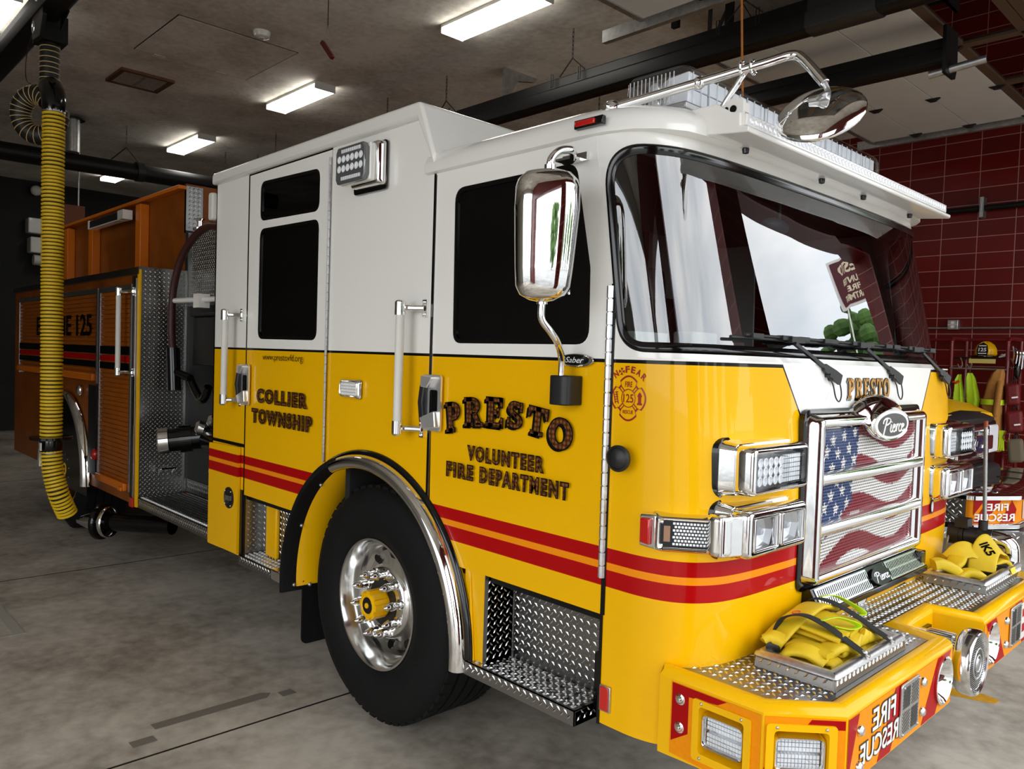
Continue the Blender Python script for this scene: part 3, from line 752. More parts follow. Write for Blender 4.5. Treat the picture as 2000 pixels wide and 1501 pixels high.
def roof_loop(z, ins): 
    o = []
    for x, y in plan:
        n = Vector((x-0.6, (y-YC)*1.1, 0)); 
        dx = ins if x > .4 else 0
        o.append((x - dx*(max(0, (x-0.9))/0.7), y + (ins if y < YC else -ins)*min(1, abs(y-YC)/1.0), z))
    return o
mb = MB(); mb.loops([roof_loop(2.495, .03), roof_loop(2.500, .0), roof_loop(2.535, 0.0), roof_loop(2.57, .018), roof_loop(2.60, .06), roof_loop(2.622, .14), roof_loop(2.635,.30)], True, True)
P('front_roof', mb, M['white'], smooth=50)
mb = MB(); mb.box(0.42,1.245,-.012,.01,2.498,2.512); P('drip_rail', mb, M['white'], bevel=.004)
# red marker lamp on roof edge
mb = MB(); mb.mat(0).obox((1.285,-.030,2.535), ((1,.02,0),(0,1,0),(0,0,1)), (.062,.010,.015)); mb.mat(1).obox((1.275,-.042,2.535), ((1,.02,0),(0,1,0),(0,0,1)), (.042,.006,.009)); P('roof_marker', mb, [M['gloss_black'], M['red_lens']], bevel=.003)

# ---- cab front skin
path = [(1.392,0.0),(1.45,0.0),(1.52,.001),(1.58,.010),(1.63,.026),(1.675,.055),(1.71,.095),(1.738,.15),(1.755,.22),(1.766,.32),(1.772,.45),(1.776,.62),(1.778,YC)]
path = [Vector((x,y,0)) for x, y in path]
sp_ = spline([(p.x,p.y,0) for p in path], 4)
full = sp_ + [Vector((p.x, 2*YC-p.y, 0)) for p in sp_[-2::-1]]
def front_x(p, z):
    k = max(0, (p.x-1.45)/.33)
    tuck = -.028*max(0, z-1.25)/.5 - .030*max(0, 0.95-z)/.45
    return Vector((p.x + tuck*k, p.y, z))
zs = [0.505,0.52,0.62,0.76,0.9,1.02,1.15,1.3,1.45,1.6,1.70,1.745]
mb = MB(); mb.grid(len(full)-1, len(zs)-1, lambda u, v: front_x(full[round(u*(len(full)-1))], zs[round(v*(len(zs)-1))]))
P('cab_front', mb, M['livery'], smooth=60)
mb = MB(); mb.box(1.384,1.402,-.003,.02,0.875,1.99); P('corner_seal', mb, M['gloss_black'])

# ---- windshield: curved pane, black rubber, white surround
Bp = [(1.392,0.0),(1.45,.002),(1.52,.010),(1.575,.032),(1.62,.075),(1.655,.14),(1.678,.24),(1.695,.45),(1.705,.8),(1.708,YC)]
Tp = [(1.280,0.0),(1.33,.006),(1.385,.022),(1.43,.048),(1.468,.09),(1.500,.155),(1.522,.25),(1.54,.45),(1.55,.8),(1.553,YC)]
def arcl(pts):
    s = spline([(x,y,0) for x,y in pts], 12); s = s + [Vector((p.x, 2*YC-p.y, 0)) for p in s[-2::-1]]
    L = [0]
    for i in range(1,len(s)): L.append(L[-1] + (s[i]-s[i-1]).length)
    return s, L
sB, lB = arcl(Bp); sT, lT = arcl(Tp)
def at(s, L, t):
    d = t*L[-1]; i = 0
    lo, hi = 0, len(L)-1
    while hi-lo > 1:
        m_ = (lo+hi)//2
        if L[m_] <= d: lo = m_
        else: hi = m_
    k = (d-L[lo])/max(L[hi]-L[lo],1e-9)
    return s[lo].lerp(s[hi], min(max(k,0),1))
WZ0, WZ1 = 1.742, 2.505
WL = lB[-1]; WH = WZ1-WZ0
def W(u, v, off=0.0):      # u metres along, v metres up
    def q(uu): return at(sB,lB,min(max(uu/WL,0),1)).lerp(at(sT,lT,min(max(uu/WL,0),1)), min(max(v/WH,0),1))
    p = q(u); t_ = q(u+.01)-q(u-.01); n = Vector((t_.y,-t_.x,0)).normalized()
    if n.x < 0 and abs(n.x) > .3: n = -n
    n.z = 0.2
    return Vector((p.x, p.y, WZ0+v)) + n*off
fo = rpoly([(.030,.022),(WL-.030,.022),(WL-.030,WH-.050),(.030,WH-.050)], [.11,.11,.15,.15], 14)
def dense(poly, d=.03):
    out = []
    for i in range(len(poly)):
        a, b = Vector(poly[i]), Vector(poly[(i+1)%len(poly)]); n = max(1, int((b-a).length/d))
        for k in range(n): q = a.lerp(b,k/n); out.append((q.x,q.y))
    return out
fo = dense(fo)
def toward(poly, d): 
    out=[]
    for u,v in poly:
        out.append((u,v))
    return grow(out, -d)
fi = toward(fo, .034)
rect = []
for u, v in fo:     # project outwards to the surrounding rectangle
    cu_, cv_ = WL/2, WH/2
    du, dv = min(u, WL-u), min(v, WH-v)
    if u < .25 and v < .2 and du < .15: 
        pass
    a_ = (u-cu_)/(WL/2-.030); b_ = (v-cv_)/(WH/2-.036)
    m_ = max(abs(a_),abs(b_)); rect.append((cu_ + a_/m_*WL/2, cv_ + b_/m_*WH/2))
mb = MB(); mb.loops([[W(u,v,0) for u,v in rect],[W(u,v,0.0) for u,v in fo]], True); P('windshield_surround', mb, M['white'], smooth=60)
mb = MB(); mb.loops([[W(u,v,0) for u,v in fo],[W(u,v,.008) for u,v in toward(fo,.006)],[W(u,v,.009) for u,v in toward(fo,.016)],[W(u,v,-.002) for u,v in fi]], True)
P('windshield_seal', mb, M['gloss_black'], smooth=60)
mb = MB()
mb.grid(110, 14, lambda s, t: W(.045+s*(WL-.09), .035+t*(WH-.10), -.004))
P('windshield', mb, M['glass'], smooth=60)
# cab white side pillar behind slanted door edge is in the side skin

# ---- visor with light bar strip
mb = MB()
vy0, vy1 = .245, 2.19
mb.prism([(1.535,2.505),(1.715,2.487),(1.722,2.490),(1.722,2.505),(1.690,2.512),(1.690,2.556),(1.655,2.562),(1.60,2.60),(1.50,2.60),(1.50,2.505)], lambda u,v,q: Vector((u,q,v)), vy0, vy1)
P('sun_visor', mb, M['white'], bevel=.004)
mb = MB(); mb.box(1.688,1.706,vy0+.015,vy1-.015,2.514,2.552); sv = P('light_strip', mb, M['white'], bevel=.003)
mb = MB(); n = 62
for k in range(n):
    mb.lathe([(.001,.004),(.010,.003),(.0135,.0)], (1.7065, vy0+.03+(vy1-vy0-.06)*(k+.5)/n, 2.533), (1,0,0), 10)
P('led_optics', mb, M['led'], sv)
for yy in (.46,1.06,1.47,2.02):
    mb = MB(); mb.lathe([(.001,-.024),(.011,-.022),(.013,-.006),(.009,0)], (1.59, yy, 2.502), (0,0,1), 12); P('visor_stud', mb, M['gloss_black'])
mb = MB(); mb.prism(rpoly([(1.575,2.545),(1.69,2.535),(1.69,2.60),(1.655,2.615),(1.60,2.59)],.006), lambda u,v,q: Vector((u,q,v)), .262, .275)
mb.box(1.63,1.68,.275,.32,2.57,2.60); P('visor_bracket', mb, M['white'])
mb = MB(); mb.tube([(1.655,.258,2.575),(1.655,.266,2.575)],.012,14); mb.tube([(1.63,.258,2.58),(1.63,.266,2.58)],.006,12); P('bracket_hole', mb, M['gloss_black'])

# ---- roof light bar
LB = dict(x0=1.12,x1=1.42,y0=.33,y1=2.11,z0=2.655,z1=2.81)
lb_base = MB(); lb_base.box(LB['x0'],LB['x1'],LB['y0'],LB['y1'],2.645,2.672)
for yy in (.6,1.84): lb_base.box(1.18,1.36,yy-.04,yy+.04,2.60,2.65)
lbo = P('light_bar', lb_base, M['steel'], bevel=.006)
pl = rpoly([(LB['x0'],LB['y0']),(LB['x1'],LB['y0']),(LB['x1'],LB['y1']),(LB['x0'],LB['y1'])], .07, 6)
mb = MB(); mb.loops([[(x,y,z) for x,y in grow(pl,-d)] for z,d in ((2.672,0),(2.79,.004),(2.81,.02),(2.815,.05))], True, True)
P('lens_cover', mb, M['lens'], lbo, smooth=50)
mb = MB()
for k in range(12):
    y0_ = LB['y0']+.05+k*(LB['y1']-LB['y0']-.1)/12; y1_ = y0_+(LB['y1']-LB['y0']-.1)/12-.012
    for zz in (2.683, 2.742):
        mb.prism([(1.30,zz),(1.395,zz-.004),(1.395,zz+.052),(1.30,zz+.045)], lambda u,v,q: Vector((u,q,v)), y0_, y1_)
P('reflector', mb, M['led'], lbo, bevel=.004)
mb = MB()
for k in range(30):
    yy = LB['y0']+.07+k*(LB['y1']-LB['y0']-.14)/30
    mb.box(1.398,1.402,yy,yy+.002,2.68,2.795)
for k in range(12): mb.box(1.16+k*.018,1.162+k*.018,LB['y0']+.006,LB['y0']+.010,2.68,2.79)
P('lens_ribs', mb, M['led'], lbo)
mb = MB()
for zz in (2.705,2.76):
    for xx in (1.24,1.30): mb.lathe([(.001,-.02),(.024,-.012),(.028,.01),(.022,.02),(.001,.022)], (xx,.40,zz), (0,-1,0), 14)
P('beacon_lamp', mb, M['reflector'], lbo)

# ---- roof mirror on bent tubular arm
AR0, ARB, ARE = Vector((1.30,.06,2.60)), Vector((1.775,.36,2.742)), Vector((1.915,.36,2.625))
mb = MB()
arm = [AR0, AR0.lerp(ARB,.12), AR0.lerp(ARB,.5), AR0.lerp(ARB,.90), ARB+Vector((.02,.01,.004)), ARB+Vector((.06,.015,-.02)), ARE]
mb.tube(spline(arm, 6), [.013]*1+[.016]*(len(spline(arm,6))-1), 12)
ra = P('roof_mirror', mb, M['chrome'])
mb = MB(); mb.ball(AR0, (.035,.018,.03), 14, 8); mb.tube([AR0+Vector((-.005,-.03,0)),AR0+Vector((0,.01,0))],.012,10); P('arm_foot', mb, M['chrome'], ra)
mb = MB(); st0 = Vector((1.575,.31,2.60)); st1 = AR0.lerp(ARB,.80)
mb.tube([st0, st0.lerp(st1,.08), st1], [.018,.010,.011], 10); P('strut', mb, M['chrome'], ra)
for s in (-.015,.015):
    mb = MB(); mb.tube([st1+Vector((s,s*.5,0))+Vector((0, .022*math.cos(a), .022*math.sin(a))) for a in [2*PI*k/12 for k in range(12)]], .005, 6, closed=True); P('clamp', mb, M['chrome'], ra)
mb = MB(); mb.ball(AR0.lerp(ARB,.52)+Vector((0,0,-.002)), (.022,.022,.022), 10, 6); P('clamp', mb, M['chrome'], ra)
mc = Vector((1.905,.36,2.537)); mn = Vector((.187,-.78,.66)).normalized()
mb = MB(); mb.tube(spline([ARE, ARE+Vector((.012,.0,-.03)), mc+mn*.06+Vector((.02,0,0)), mc+mn*.05],5), .009, 10); mb.obox(mc+mn*.045, ((1,0,0),(0,1,0),mn), (.03,.012,.004)); P('mirror_bracket', mb, M['brushed'], ra)
mb = MB(); mb.lathe([(.001,.040),(.05,.038),(.09,.028),(.122,.010),(.134,.0),(.137,-.006),(.134,-.012),(.125,-.012),(.06,-.020),(.001,-.024)], mc, mn, 40); P('mirror_head', mb, M['chrome'], ra, smooth=60)

# ---- side mirror
mb = MB(); my = -.20
L = []
hh = [( 0.0,.0),(.012,.36),(.04,.72),(.09,.92),(.15,1),(.30,1.03),(.55,1),(.75,.97),(.88,.93),(.945,.80),(.985,.45),(1.0,0)]
ztop, zbot = 2.352, 1.915; tilt = -.012
for k_, wf in hh:
    z = ztop + (zbot-ztop)*k_
    wdx = .108*max(wf,.01)*(1-.10*k_); dpt = .085*max(wf,.01)
    cxm = 1.265 - .012*k_
    ring = []
    ex = Vector((.62,-.30,0)).normalized()*1.0     # across the housing as the camera meets it
    ex = Vector((.74,.67,0)).normalized(); ey = Vector((.67,-.74,0)).normalized()
    for a in range(28):
        th = 2*PI*a/28; ca, sa = math.cos(th), math.sin(th)
        sx = math.copysign(abs(ca)**.62, ca); sy = math.copysign(abs(sa)**.8, sa)
        ring.append(Vector((cxm, my, z)) + ex*wdx*sx + ey*(dpt*sy if sa > 0 else .045*sy))
    L.append(ring)
mb.loops(L, True, True); sm = P('side_mirror', mb, M['chrome'], smooth=60)
ctr = Vector((1.265, my, 0))
mb = MB(); mb.grid(8, 16, lambda u, v: Vector((1.26,my,0)) + Vector((.74,.67,0)).normalized()*((u-.5)*.17) + Vector((.67,-.74,0)).normalized()*(-.050) + Vector((0,0,1.95+v*.36))); P('mirror_glass', mb, M['chrome'], sm)
mb = MB()
ptop = Vector((1.27,my,2.345)); pl_ = Vector((1.20,-.02,2.428))
mb.tube(spline([ptop, ptop+Vector((.003,.0,.035)), ptop+Vector((.012,.03,.068)), ptop+Vector((.02,.08,.078)), Vector((1.225,-.045,2.425))],7), .013, 12)
mb.tube([ptop-Vector((0,0,.004)), ptop+Vector((0,0,.018))], .020, 14)
mb.box(1.15,1.262,-.014,0,2.418,2.446); mb.obox((1.205,-.035,2.420),((1,0,0),(0,1,0),(0,0,1)),(.042,.030,.004))
P('upper_arm', mb, M['chrome'], sm, bevel=0)
mb = MB(); pb = Vector((1.254,my,1.925))
mb.tube(spline([pb, pb-Vector((0,0,.06)), pb+Vector((.012,.03,-.10)), Vector((1.262,-.13,1.79)), Vector((1.232,-.075,1.745)), Vector((1.222,-.06,1.715)), Vector((1.220,-.06,1.64))],7), .0125, 12)
mb.tube([pb+Vector((0,0,.006)), pb-Vector((0,0,.014))], .019, 14); P('lower_arm', mb, M['chrome'], sm)
mb = MB(); mb.loops([[Vector((1.225,0,z))+Vector((x_,y_,0)) for x_,y_ in rpoly([(-.056,-.002),(.044,-.002),(.044,-.085),(-.044,-.085)],[0,0,.03,.03],5)] for z in (1.575,1.58,1.672,1.677)], True, True)
P('mirror_mount', mb, M['black'], sm, bevel=.004)

# ---- grab rails, latches, cab lights
def grab_rail(xr, za, zb, xm, parent, y=-.075, side=1):
    mb = MB(); mb.tube([(xr,y,za-.045),(xr,y,zb+.045)], .019, 16)
    g_ = P('grab_rail', mb, M['light_body'], parent)
    for z, s in ((za,-1),(zb,1)):
        m = MB(); m.tube([(xr,y,z),(xr,y,z+s*.055)], .024, 16); m.ball((xr,y,z),(.024,.024,.012),14,8)
        m.tube(spline([(xr,y,z+s*.02),(xr+side*.03,y+.03,z+s*.024),(xm,-.012,z+s*.024)],5), .013, 10)
        m.box(xm-.012,xm+.014,-.014,-.001,z+s*.024-.036,z+s*.024+.036)
        for q in (-.026,.026): m.ball((xm+.001,-.015,z+s*.024+q),.006,8,5)
        P('rail_bracket', m, M['chrome'], g_)
    return g_
grab_rail(-1.475, 1.955, 1.405, -1.395, None)
grab_rail(0.285, 1.955, 1.390, 0.372, None)
for xs_, za_, zb_ in ((.4085, 1.10, 2.506), (-1.344, .51, 2.742)):
    mb = MB(); mb.box(xs_-.0065, xs_+.0065, -.0015, .012, za_, zb_); P('door_seal', mb, M['gloss_black'])
mb = MB(); mb.box(.418,.424,-.003,.0,1.12,2.49); P('door_edge_trim', mb, M['chrome'], D2)
def door_latch(xc, zc, parent):
    mb = MB(); fm = lambda u,v,q: SIDE(xc+u, zc+v, q)
    o = rrect(-.060,.058,-.118,.118,.016); mb.mesh(fill([o],.010), lambda u,v,q: fm(u,v,.012+.005+q))
    mb.prism(rpoly([(-.055,.065),(-.01,.062),(.03,.11),(-.05,.115)],.008), fm, .02, .045); mb.prism(rpoly([(-.055,-.065),(.045,-.03),(.055,-.10),(-.03,-.112)],.008), fm, .02, .045)
    l_ = P('door_latch', mb, M['reflector'], parent, bevel=.004)
    mb = MB(); mb.prism(rrect(-.012,.040,-.055,.055,.012), fm, .021, .024); P('latch_recess', mb, M['gloss_black'], parent)
    mb = MB(); mb.loops([[fm(u,v,q) for u,v,q in ((-.060,zz,.02),(-.028,zz,.02),(-.028,zz,.042+.010*(1-abs(zz)/.08)),(-.060,zz,.042+.010*(1-abs(zz)/.08)))] for zz in (-.085,-.06,-.03,0,.03,.06,.075)], True, True)
    P('latch_grip', mb, M['black'], parent, bevel=.005)
door_latch(-1.325, 1.525, D1); door_latch(0.452, 1.532, D2)

# perimeter scene light
def scene_light():
    mb = MB(); fm = lambda u,v,q: SIDE(-.045+u, 2.595+v, q)
    mb.prism(rrect(-.155,.115,-.118,.105,.02), fm, .011, .016); P('scene_light_gasket', mb, M['gloss_black'])
    mb = MB(); mb.loops([[fm(u,v,q) for u,v in rrect(-.13+d,.11-d,-.10+d,.10-d,.018)] for q,d in ((.014,0),(.05,.004),(.056,.01))], True, True); s_ = P('scene_light', mb, M['chrome'], smooth=50)
    mb = MB(); mb.loops([[fm(u,v,q) for u,v in rrect(-.165,.085,-.085,.085,.012)] for q in (.055,.085)], True, True); P('lamp_body', mb, M['white'], s_, bevel=.006)
    mb = MB(); mb.loops([[fm(u,v,q) for u,v in rpoly([(-.165,-.06),(-.150,-.085),(.06,-.085),(.08,-.06),(.08,.06),(.06,.085),(-.150,.085),(-.165,.06)],.006)] for q in (.085,.112)], True, True); P('lens', mb, pm('smoke_lens', lin(128,130,132), .08, .6), s_, bevel=.006)
    mb = MB()
    for i in range(6):
        for v_ in (-.018,.026): mb.lathe([(.017,.006),(.013,.007),(.012,.002),(.004,.001),(.001,.004)], fm(-.125+.036*i, v_, .111), (0,-1,0), 12)
    P('led_optics', mb, M['led'], s_)
    for zz in (-.062,.062):
        mb = MB()
        for i in range(9): mb.prism(rrect(-.11+i*.018,-.098+i*.018,zz-.008,zz+.008,.002), fm, .111, .116)
        P('lens_ribs', mb, M['led'], s_)
scene_light()
mb = MB(); fm = lambda u,v,q: SIDE(-.19+u, 1.558+v, q)
mb.loops([[fm(u,v,q) for u,v in rrect(-.088+d,.088-d,-.047+d,.047-d,.02)] for q,d in ((.010,0),(.022,.003),(.030,.012),(.026,.016))], True, False); ml = P('marker_light', mb, M['chrome'], smooth=50)
mb = MB(); mb.prism(rrect(-.072,.072,-.034,.034,.012), fm, .010, .026); P('lens', mb, pm('marker_lens', lin(226,222,206), .08, .3), ml, bevel=.005)
mb = MB()
for i in range(9):
    for j in range(4): mb.prism(rrect(-.064+i*.0145,-.053+i*.0145,-.028+j*.0145,-.018+j*.0145,.001), fm, .026, .0285)
P('lens_facets', mb, M['led'], ml)
# oval name plate on the door corner and two badge emblems
def oval(mb, fm, cu_, cv_, ru, rv, w0, w1, n=40): mb.prism(circ(cu_,cv_,ru,n,ry=rv), fm, w0, w1)
sd = MB(); oval(sd, SIDE, 1.245, 1.731, .080, .023, .011, .015); pl2 = P('model_plate', sd, M['chrome'], D2, bevel=.002)
sd = MB(); oval(sd, SIDE, 1.240, 1.732, .066, .019, .015, .0165); P('plate_field', sd, M['gloss_black'], D2)
sd = MB(); text(sd, 'Saber', lambda u,v,q: SIDE(1.198+u,1.722+v,q), .085, .020, .0166, .001, shear=.35); P('plate_lettering', sd, M['led'], D2)

# ---- lettering on the doors
def arcband(c, ro, ri, a0, a1, n=16):
    q = []
    for k in range(n):
        t0 = a0+(a1-a0)*k/n; t1 = a0+(a1-a0)*(k+1)/n
        q.append([(c[0]+ro[0]*math.cos(t0), c[1]+ro[1]*math.sin(t0)), (c[0]+ro[0]*math.cos(t1), c[1]+ro[1]*math.sin(t1)),
                  (c[0]+ri[0]*math.cos(t1), c[1]+ri[1]*math.sin(t1)), (c[0]+ri[0]*math.cos(t0), c[1]+ri[1]*math.sin(t0))])
    return q
R_ = lambda a,b,c,d: [(a,c),(b,c),(b,d),(a,d)]
SERIF = {
 'P': [R_(.14,.40,0,1), R_(0,.52,0,.12), R_(0,.45,.88,1)] + arcband((.44,.70),(.46,.30),(.20,.15),-PI/2,PI/2) + [R_(.38,.45,.86,1),R_(.38,.45,.40,.54)],
 'R': [R_(.12,.36,0,1), R_(0,.46,0,.12), R_(0,.42,.88,1)] + arcband((.42,.72),(.42,.28),(.18,.14),-PI/2,PI/2) + [R_(.34,.43,.86,1),R_(.34,.43,.44,.58),[(.40,.50),(.64,.50),(.90,.06),(.66,.06)],R_(.56,1.0,0,.12)],
 'E': [R_(.14,.40,0,1), R_(0,.90,0,.13), R_(0,.88,.87,1), R_(.38,.68,.44,.57), [(.74,.0),(.92,0),(.92,.32),(.84,.32)], [(.70,1),(.88,1),(.88,.70),(.80,.70)], R_(.60,.70,.36,.65)],
 'S': arcband((.45,.73),(.43,.27),(.18,.13),PI*0.15,PI*1.5) + arcband((.45,.27),(.45,.27),(.20,.13),-PI*.85,PI*.5) + [R_(.74,.86,.66,.98), R_(.02,.14,.02,.34), [(.40,.46),(.52,.40),(.56,.54),(.44,.60)]],
 'T': [R_(.36,.62,0,1), R_(.20,.78,0,.12), R_(0,.98,.86,1), [(0,.86),(.16,.86),(.06,.62),(0,.62)], [(.82,.86),(.98,.86),(.98,.62),(.92,.62)]],
 'O': arcband((.5,.5),(.50,.52),(.24,.34),0,2*PI,32),
}
def serif(mb, ch, fm, w, th, dx=0, dy=0):
    for q in SERIF[ch]:
        P4 = [fm(u, v, w) for u, v in q]; P5 = [fm(u, v, w+th) for u, v in q]
        n = len(q); mb.add(P4+P5, [tuple(range(n, 2*n))] + [(i,(i+1)%n,n+(i+1)%n,n+i) for i in range(n)])
word = [('P',.548,1.418,.098,.118,8),('R',.660,1.452,.108,.112,4),('E',.785,1.463,.104,.112,0),('S',.905,1.472,.088,.098,-4),('T',1.012,1.460,.100,.100,-7),('O',1.118,1.425,.112,.106,-9)]
mbf, mbb = MB(), MB()
def glyph_frame(x, z, ww, hh_, rot, ox=0, oz=0, gx=0):
    c, s = math.cos(math.radians(rot)), math.sin(math.radians(rot))
    return lambda u, v, q: SIDE(x+ox + (u*ww*c - v*hh_*s), z+oz + (u*ww*s + v*hh_*c), q)
for ch, x, z, ww, hh_, rot in word:
    for k, (ox, oz) in enumerate(((-.004,-.004),(.004,.003),(-.004,.004),(.004,-.004),(-.009,-.006),(-.013,-.010))):
        serif(mbb, ch, glyph_frame(x, z, ww, hh_, rot, ox, oz), .0112+.0001*k, .0004)
    serif(mbf, ch, glyph_frame(x, z, ww, hh_, rot), .0122, .0008)
P('lettering_shadow', mbb, M['gloss_black'], D2, smooth=0, normals=False); P('lettering', mbf, M['film'], D2, smooth=0, normals=False)
def block(body, x, z, wd, ht, parent, fm0=SIDE, filmmat='film', w=.0115, out=.0035):
    a, b = MB(), MB(); fm = lambda u,v,q: fm0(x+u, z+v, q)
    text(b, body, fm, wd, ht, w, .0006, offset=.070, grow=out*1.2, space=1.3)
    text(a, body, fm, wd, ht, w+.0009, .0006, offset=.028, space=1.3)
    P('lettering_shadow', b, M['gloss_black'], parent, smooth=0); P('lettering', a, M[filmmat], parent, smooth=0)
block('VOLUNTEER', .682, 1.320, .422, .055, D2); block('FIRE', .553, 1.240, .162, .055, D2); block('DEPARTMENT', .761, 1.240, .466, .057, D2)
block('COLLIER', -1.176, 1.433, .567, .075, D1); block('TOWNSHIP', -1.235, 1.314, .678, .078, D1)
mb = MB(); text(mb, 'www.prestovfd.org', lambda u,v,q: SIDE(-1.115+u, 1.664+v, q), .452, .046, .0115, .0006, offset=-.004); P('web_address', mb, M['gloss_black'], D1, smooth=0)
# NO FEAR crest on the corner
def onfront(u, v, w):        # u metres along the corner from the seam
    L0 = 0; q = full[0]
    for i in range(1, len(full)):
        d = (full[i]-full[i-1]).length
        if L0+d >= u: 
            k = (u-L0)/d; q = full[i-1].lerp(full[i],k); t_ = (full[i]-full[i-1]).normalized(); break
        L0 += d
    p = front_x(q, v); n = Vector((t_.y,-t_.x,0))
    return p + n*w
M['crest'] = pm('crest_red', lin(150,20,14), .4)
cr0 = MB(); cc = (.078, 1.612)
def crest_pt(a, k=1):   # maltese cross outline
    m_ = (a % (PI/2)) - PI/4
    r = .072*(1 - .10*abs(m_)/(PI/4)) if abs(m_) < .62 else .050
    return r*k
N_ = 96; o1, o2 = [], []
for k in range(N_):
    a = 2*PI*k/N_; m_ = ((a+PI/4) % (PI/2)) - PI/4
    r = .070 + .004*math.cos(m_*4) if abs(m_) < .60 else .054
    o1.append((cc[0]+r*math.cos(a), cc[1]+r*1.02*math.sin(a))); o2.append((cc[0]+(r-.006)*math.cos(a), cc[1]+(r-.006)*1.02*math.sin(a)))
def ring(o, i, fm, w): 
    cr0.loops([[fm(u,v,w) for u,v in o],[fm(u,v,w+.0006) for u,v in i]], True)
ring(o1, o2, onfront, .0012)
ring(circ(cc[0],cc[1],.031,40), circ(cc[0],cc[1],.028,40), onfront, .0012)
for a in (PI/4,3*PI/4,5*PI/4,7*PI/4):
    for da in (-.09,.09):
        c0 = (cc[0]+.031*math.cos(a+da*1.6), cc[1]+.031*math.sin(a+da*1.6)); c1 = (cc[0]+.055*math.cos(a+da), cc[1]+.055*math.sin(a+da))
        d_ = Vector((c1[0]-c0[0],c1[1]-c0[1])).normalized(); nx = Vector((-d_.y,d_.x))*.0018
        cr0.add([onfront(c0[0]+nx.x,c0[1]+nx.y,.0014),onfront(c1[0]+nx.x,c1[1]+nx.y,.0014),onfront(c1[0]-nx.x,c1[1]-nx.y,.0014),onfront(c0[0]-nx.x,c0[1]-nx.y,.0014)],[(0,1,2,3)])
def ct(body, u, v, wd, ht, off=.01): text(cr0, body, lambda a,b,q: onfront(u+a, v+b, q), wd, ht, .0012, .0006, offset=off)
ct('125', cc[0]-.022, cc[1]-.014, .044, .028); ct('FIRE', cc[0]-.016, cc[1]+.037, .032, .018); ct('RESCUE', cc[0]-.022, cc[1]-.051, .044, .012)
for k in range(2): cr0.add([onfront(cc[0]-.056+k*.012,cc[1]-.02,.0013),onfront(cc[0]-.052+k*.012,cc[1]-.02,.0013),onfront(cc[0]-.056+k*.012-.006,cc[1]+.02,.0013),onfront(cc[0]-.060+k*.012-.006,cc[1]+.02,.0013)],[(0,1,2,3)])
for k in range(5): cr0.add([onfront(cc[0]-.058,cc[1]-.016+k*.008,.0013),onfront(cc[0]-.044,cc[1]-.014+k*.008,.0013),onfront(cc[0]-.044,cc[1]-.011+k*.008,.0013),onfront(cc[0]-.058,cc[1]-.013+k*.008,.0013)],[(0,1,2,3)])
hyd = [(-.010,-.020),(.010,-.020),(.010,-.015),(.006,-.012),(.006,.006),(.009,.007),(.009,.010),(.004,.018),(0,.022),(-.004,.018),(-.009,.010),(-.009,.007),(-.006,.006),(-.006,-.012),(-.010,-.015)]
cr0.mesh(fill([hyd],.0004), lambda u,v,q: onfront(cc[0]+.048+u, cc[1]+v, .0014+q))
for i, ch in enumerate('N FEAR'):
    if ch == ' ': 
        a_ = PI*.5 + .62 - i*.27
        for q in range(4): 
            an = q*PI/2
            cr0.add([onfront(cc[0]+.093*math.cos(a_)+math.cos(an+t)*r, cc[1]+.093*math.sin(a_)+math.sin(an+t)*r, .0014) for t,r in ((0,.001),(-.45,.013),(.45,.013))],[(0,1,2)])
        continue
    a_ = PI*.5 + .62 - i*.27; ux, uy = math.cos(a_-PI/2), math.sin(a_-PI/2)
    bx_, by_ = cc[0]+.084*math.cos(a_), cc[1]+.084*math.sin(a_)
    text(cr0, ch, lambda a,b,q: onfront(bx_+(a-.009)*ux-b*uy, by_+(a-.009)*uy+b*ux, q), .018, .022, .0012, .0006, offset=.035)
P('crest', cr0, M['crest'], smooth=0)

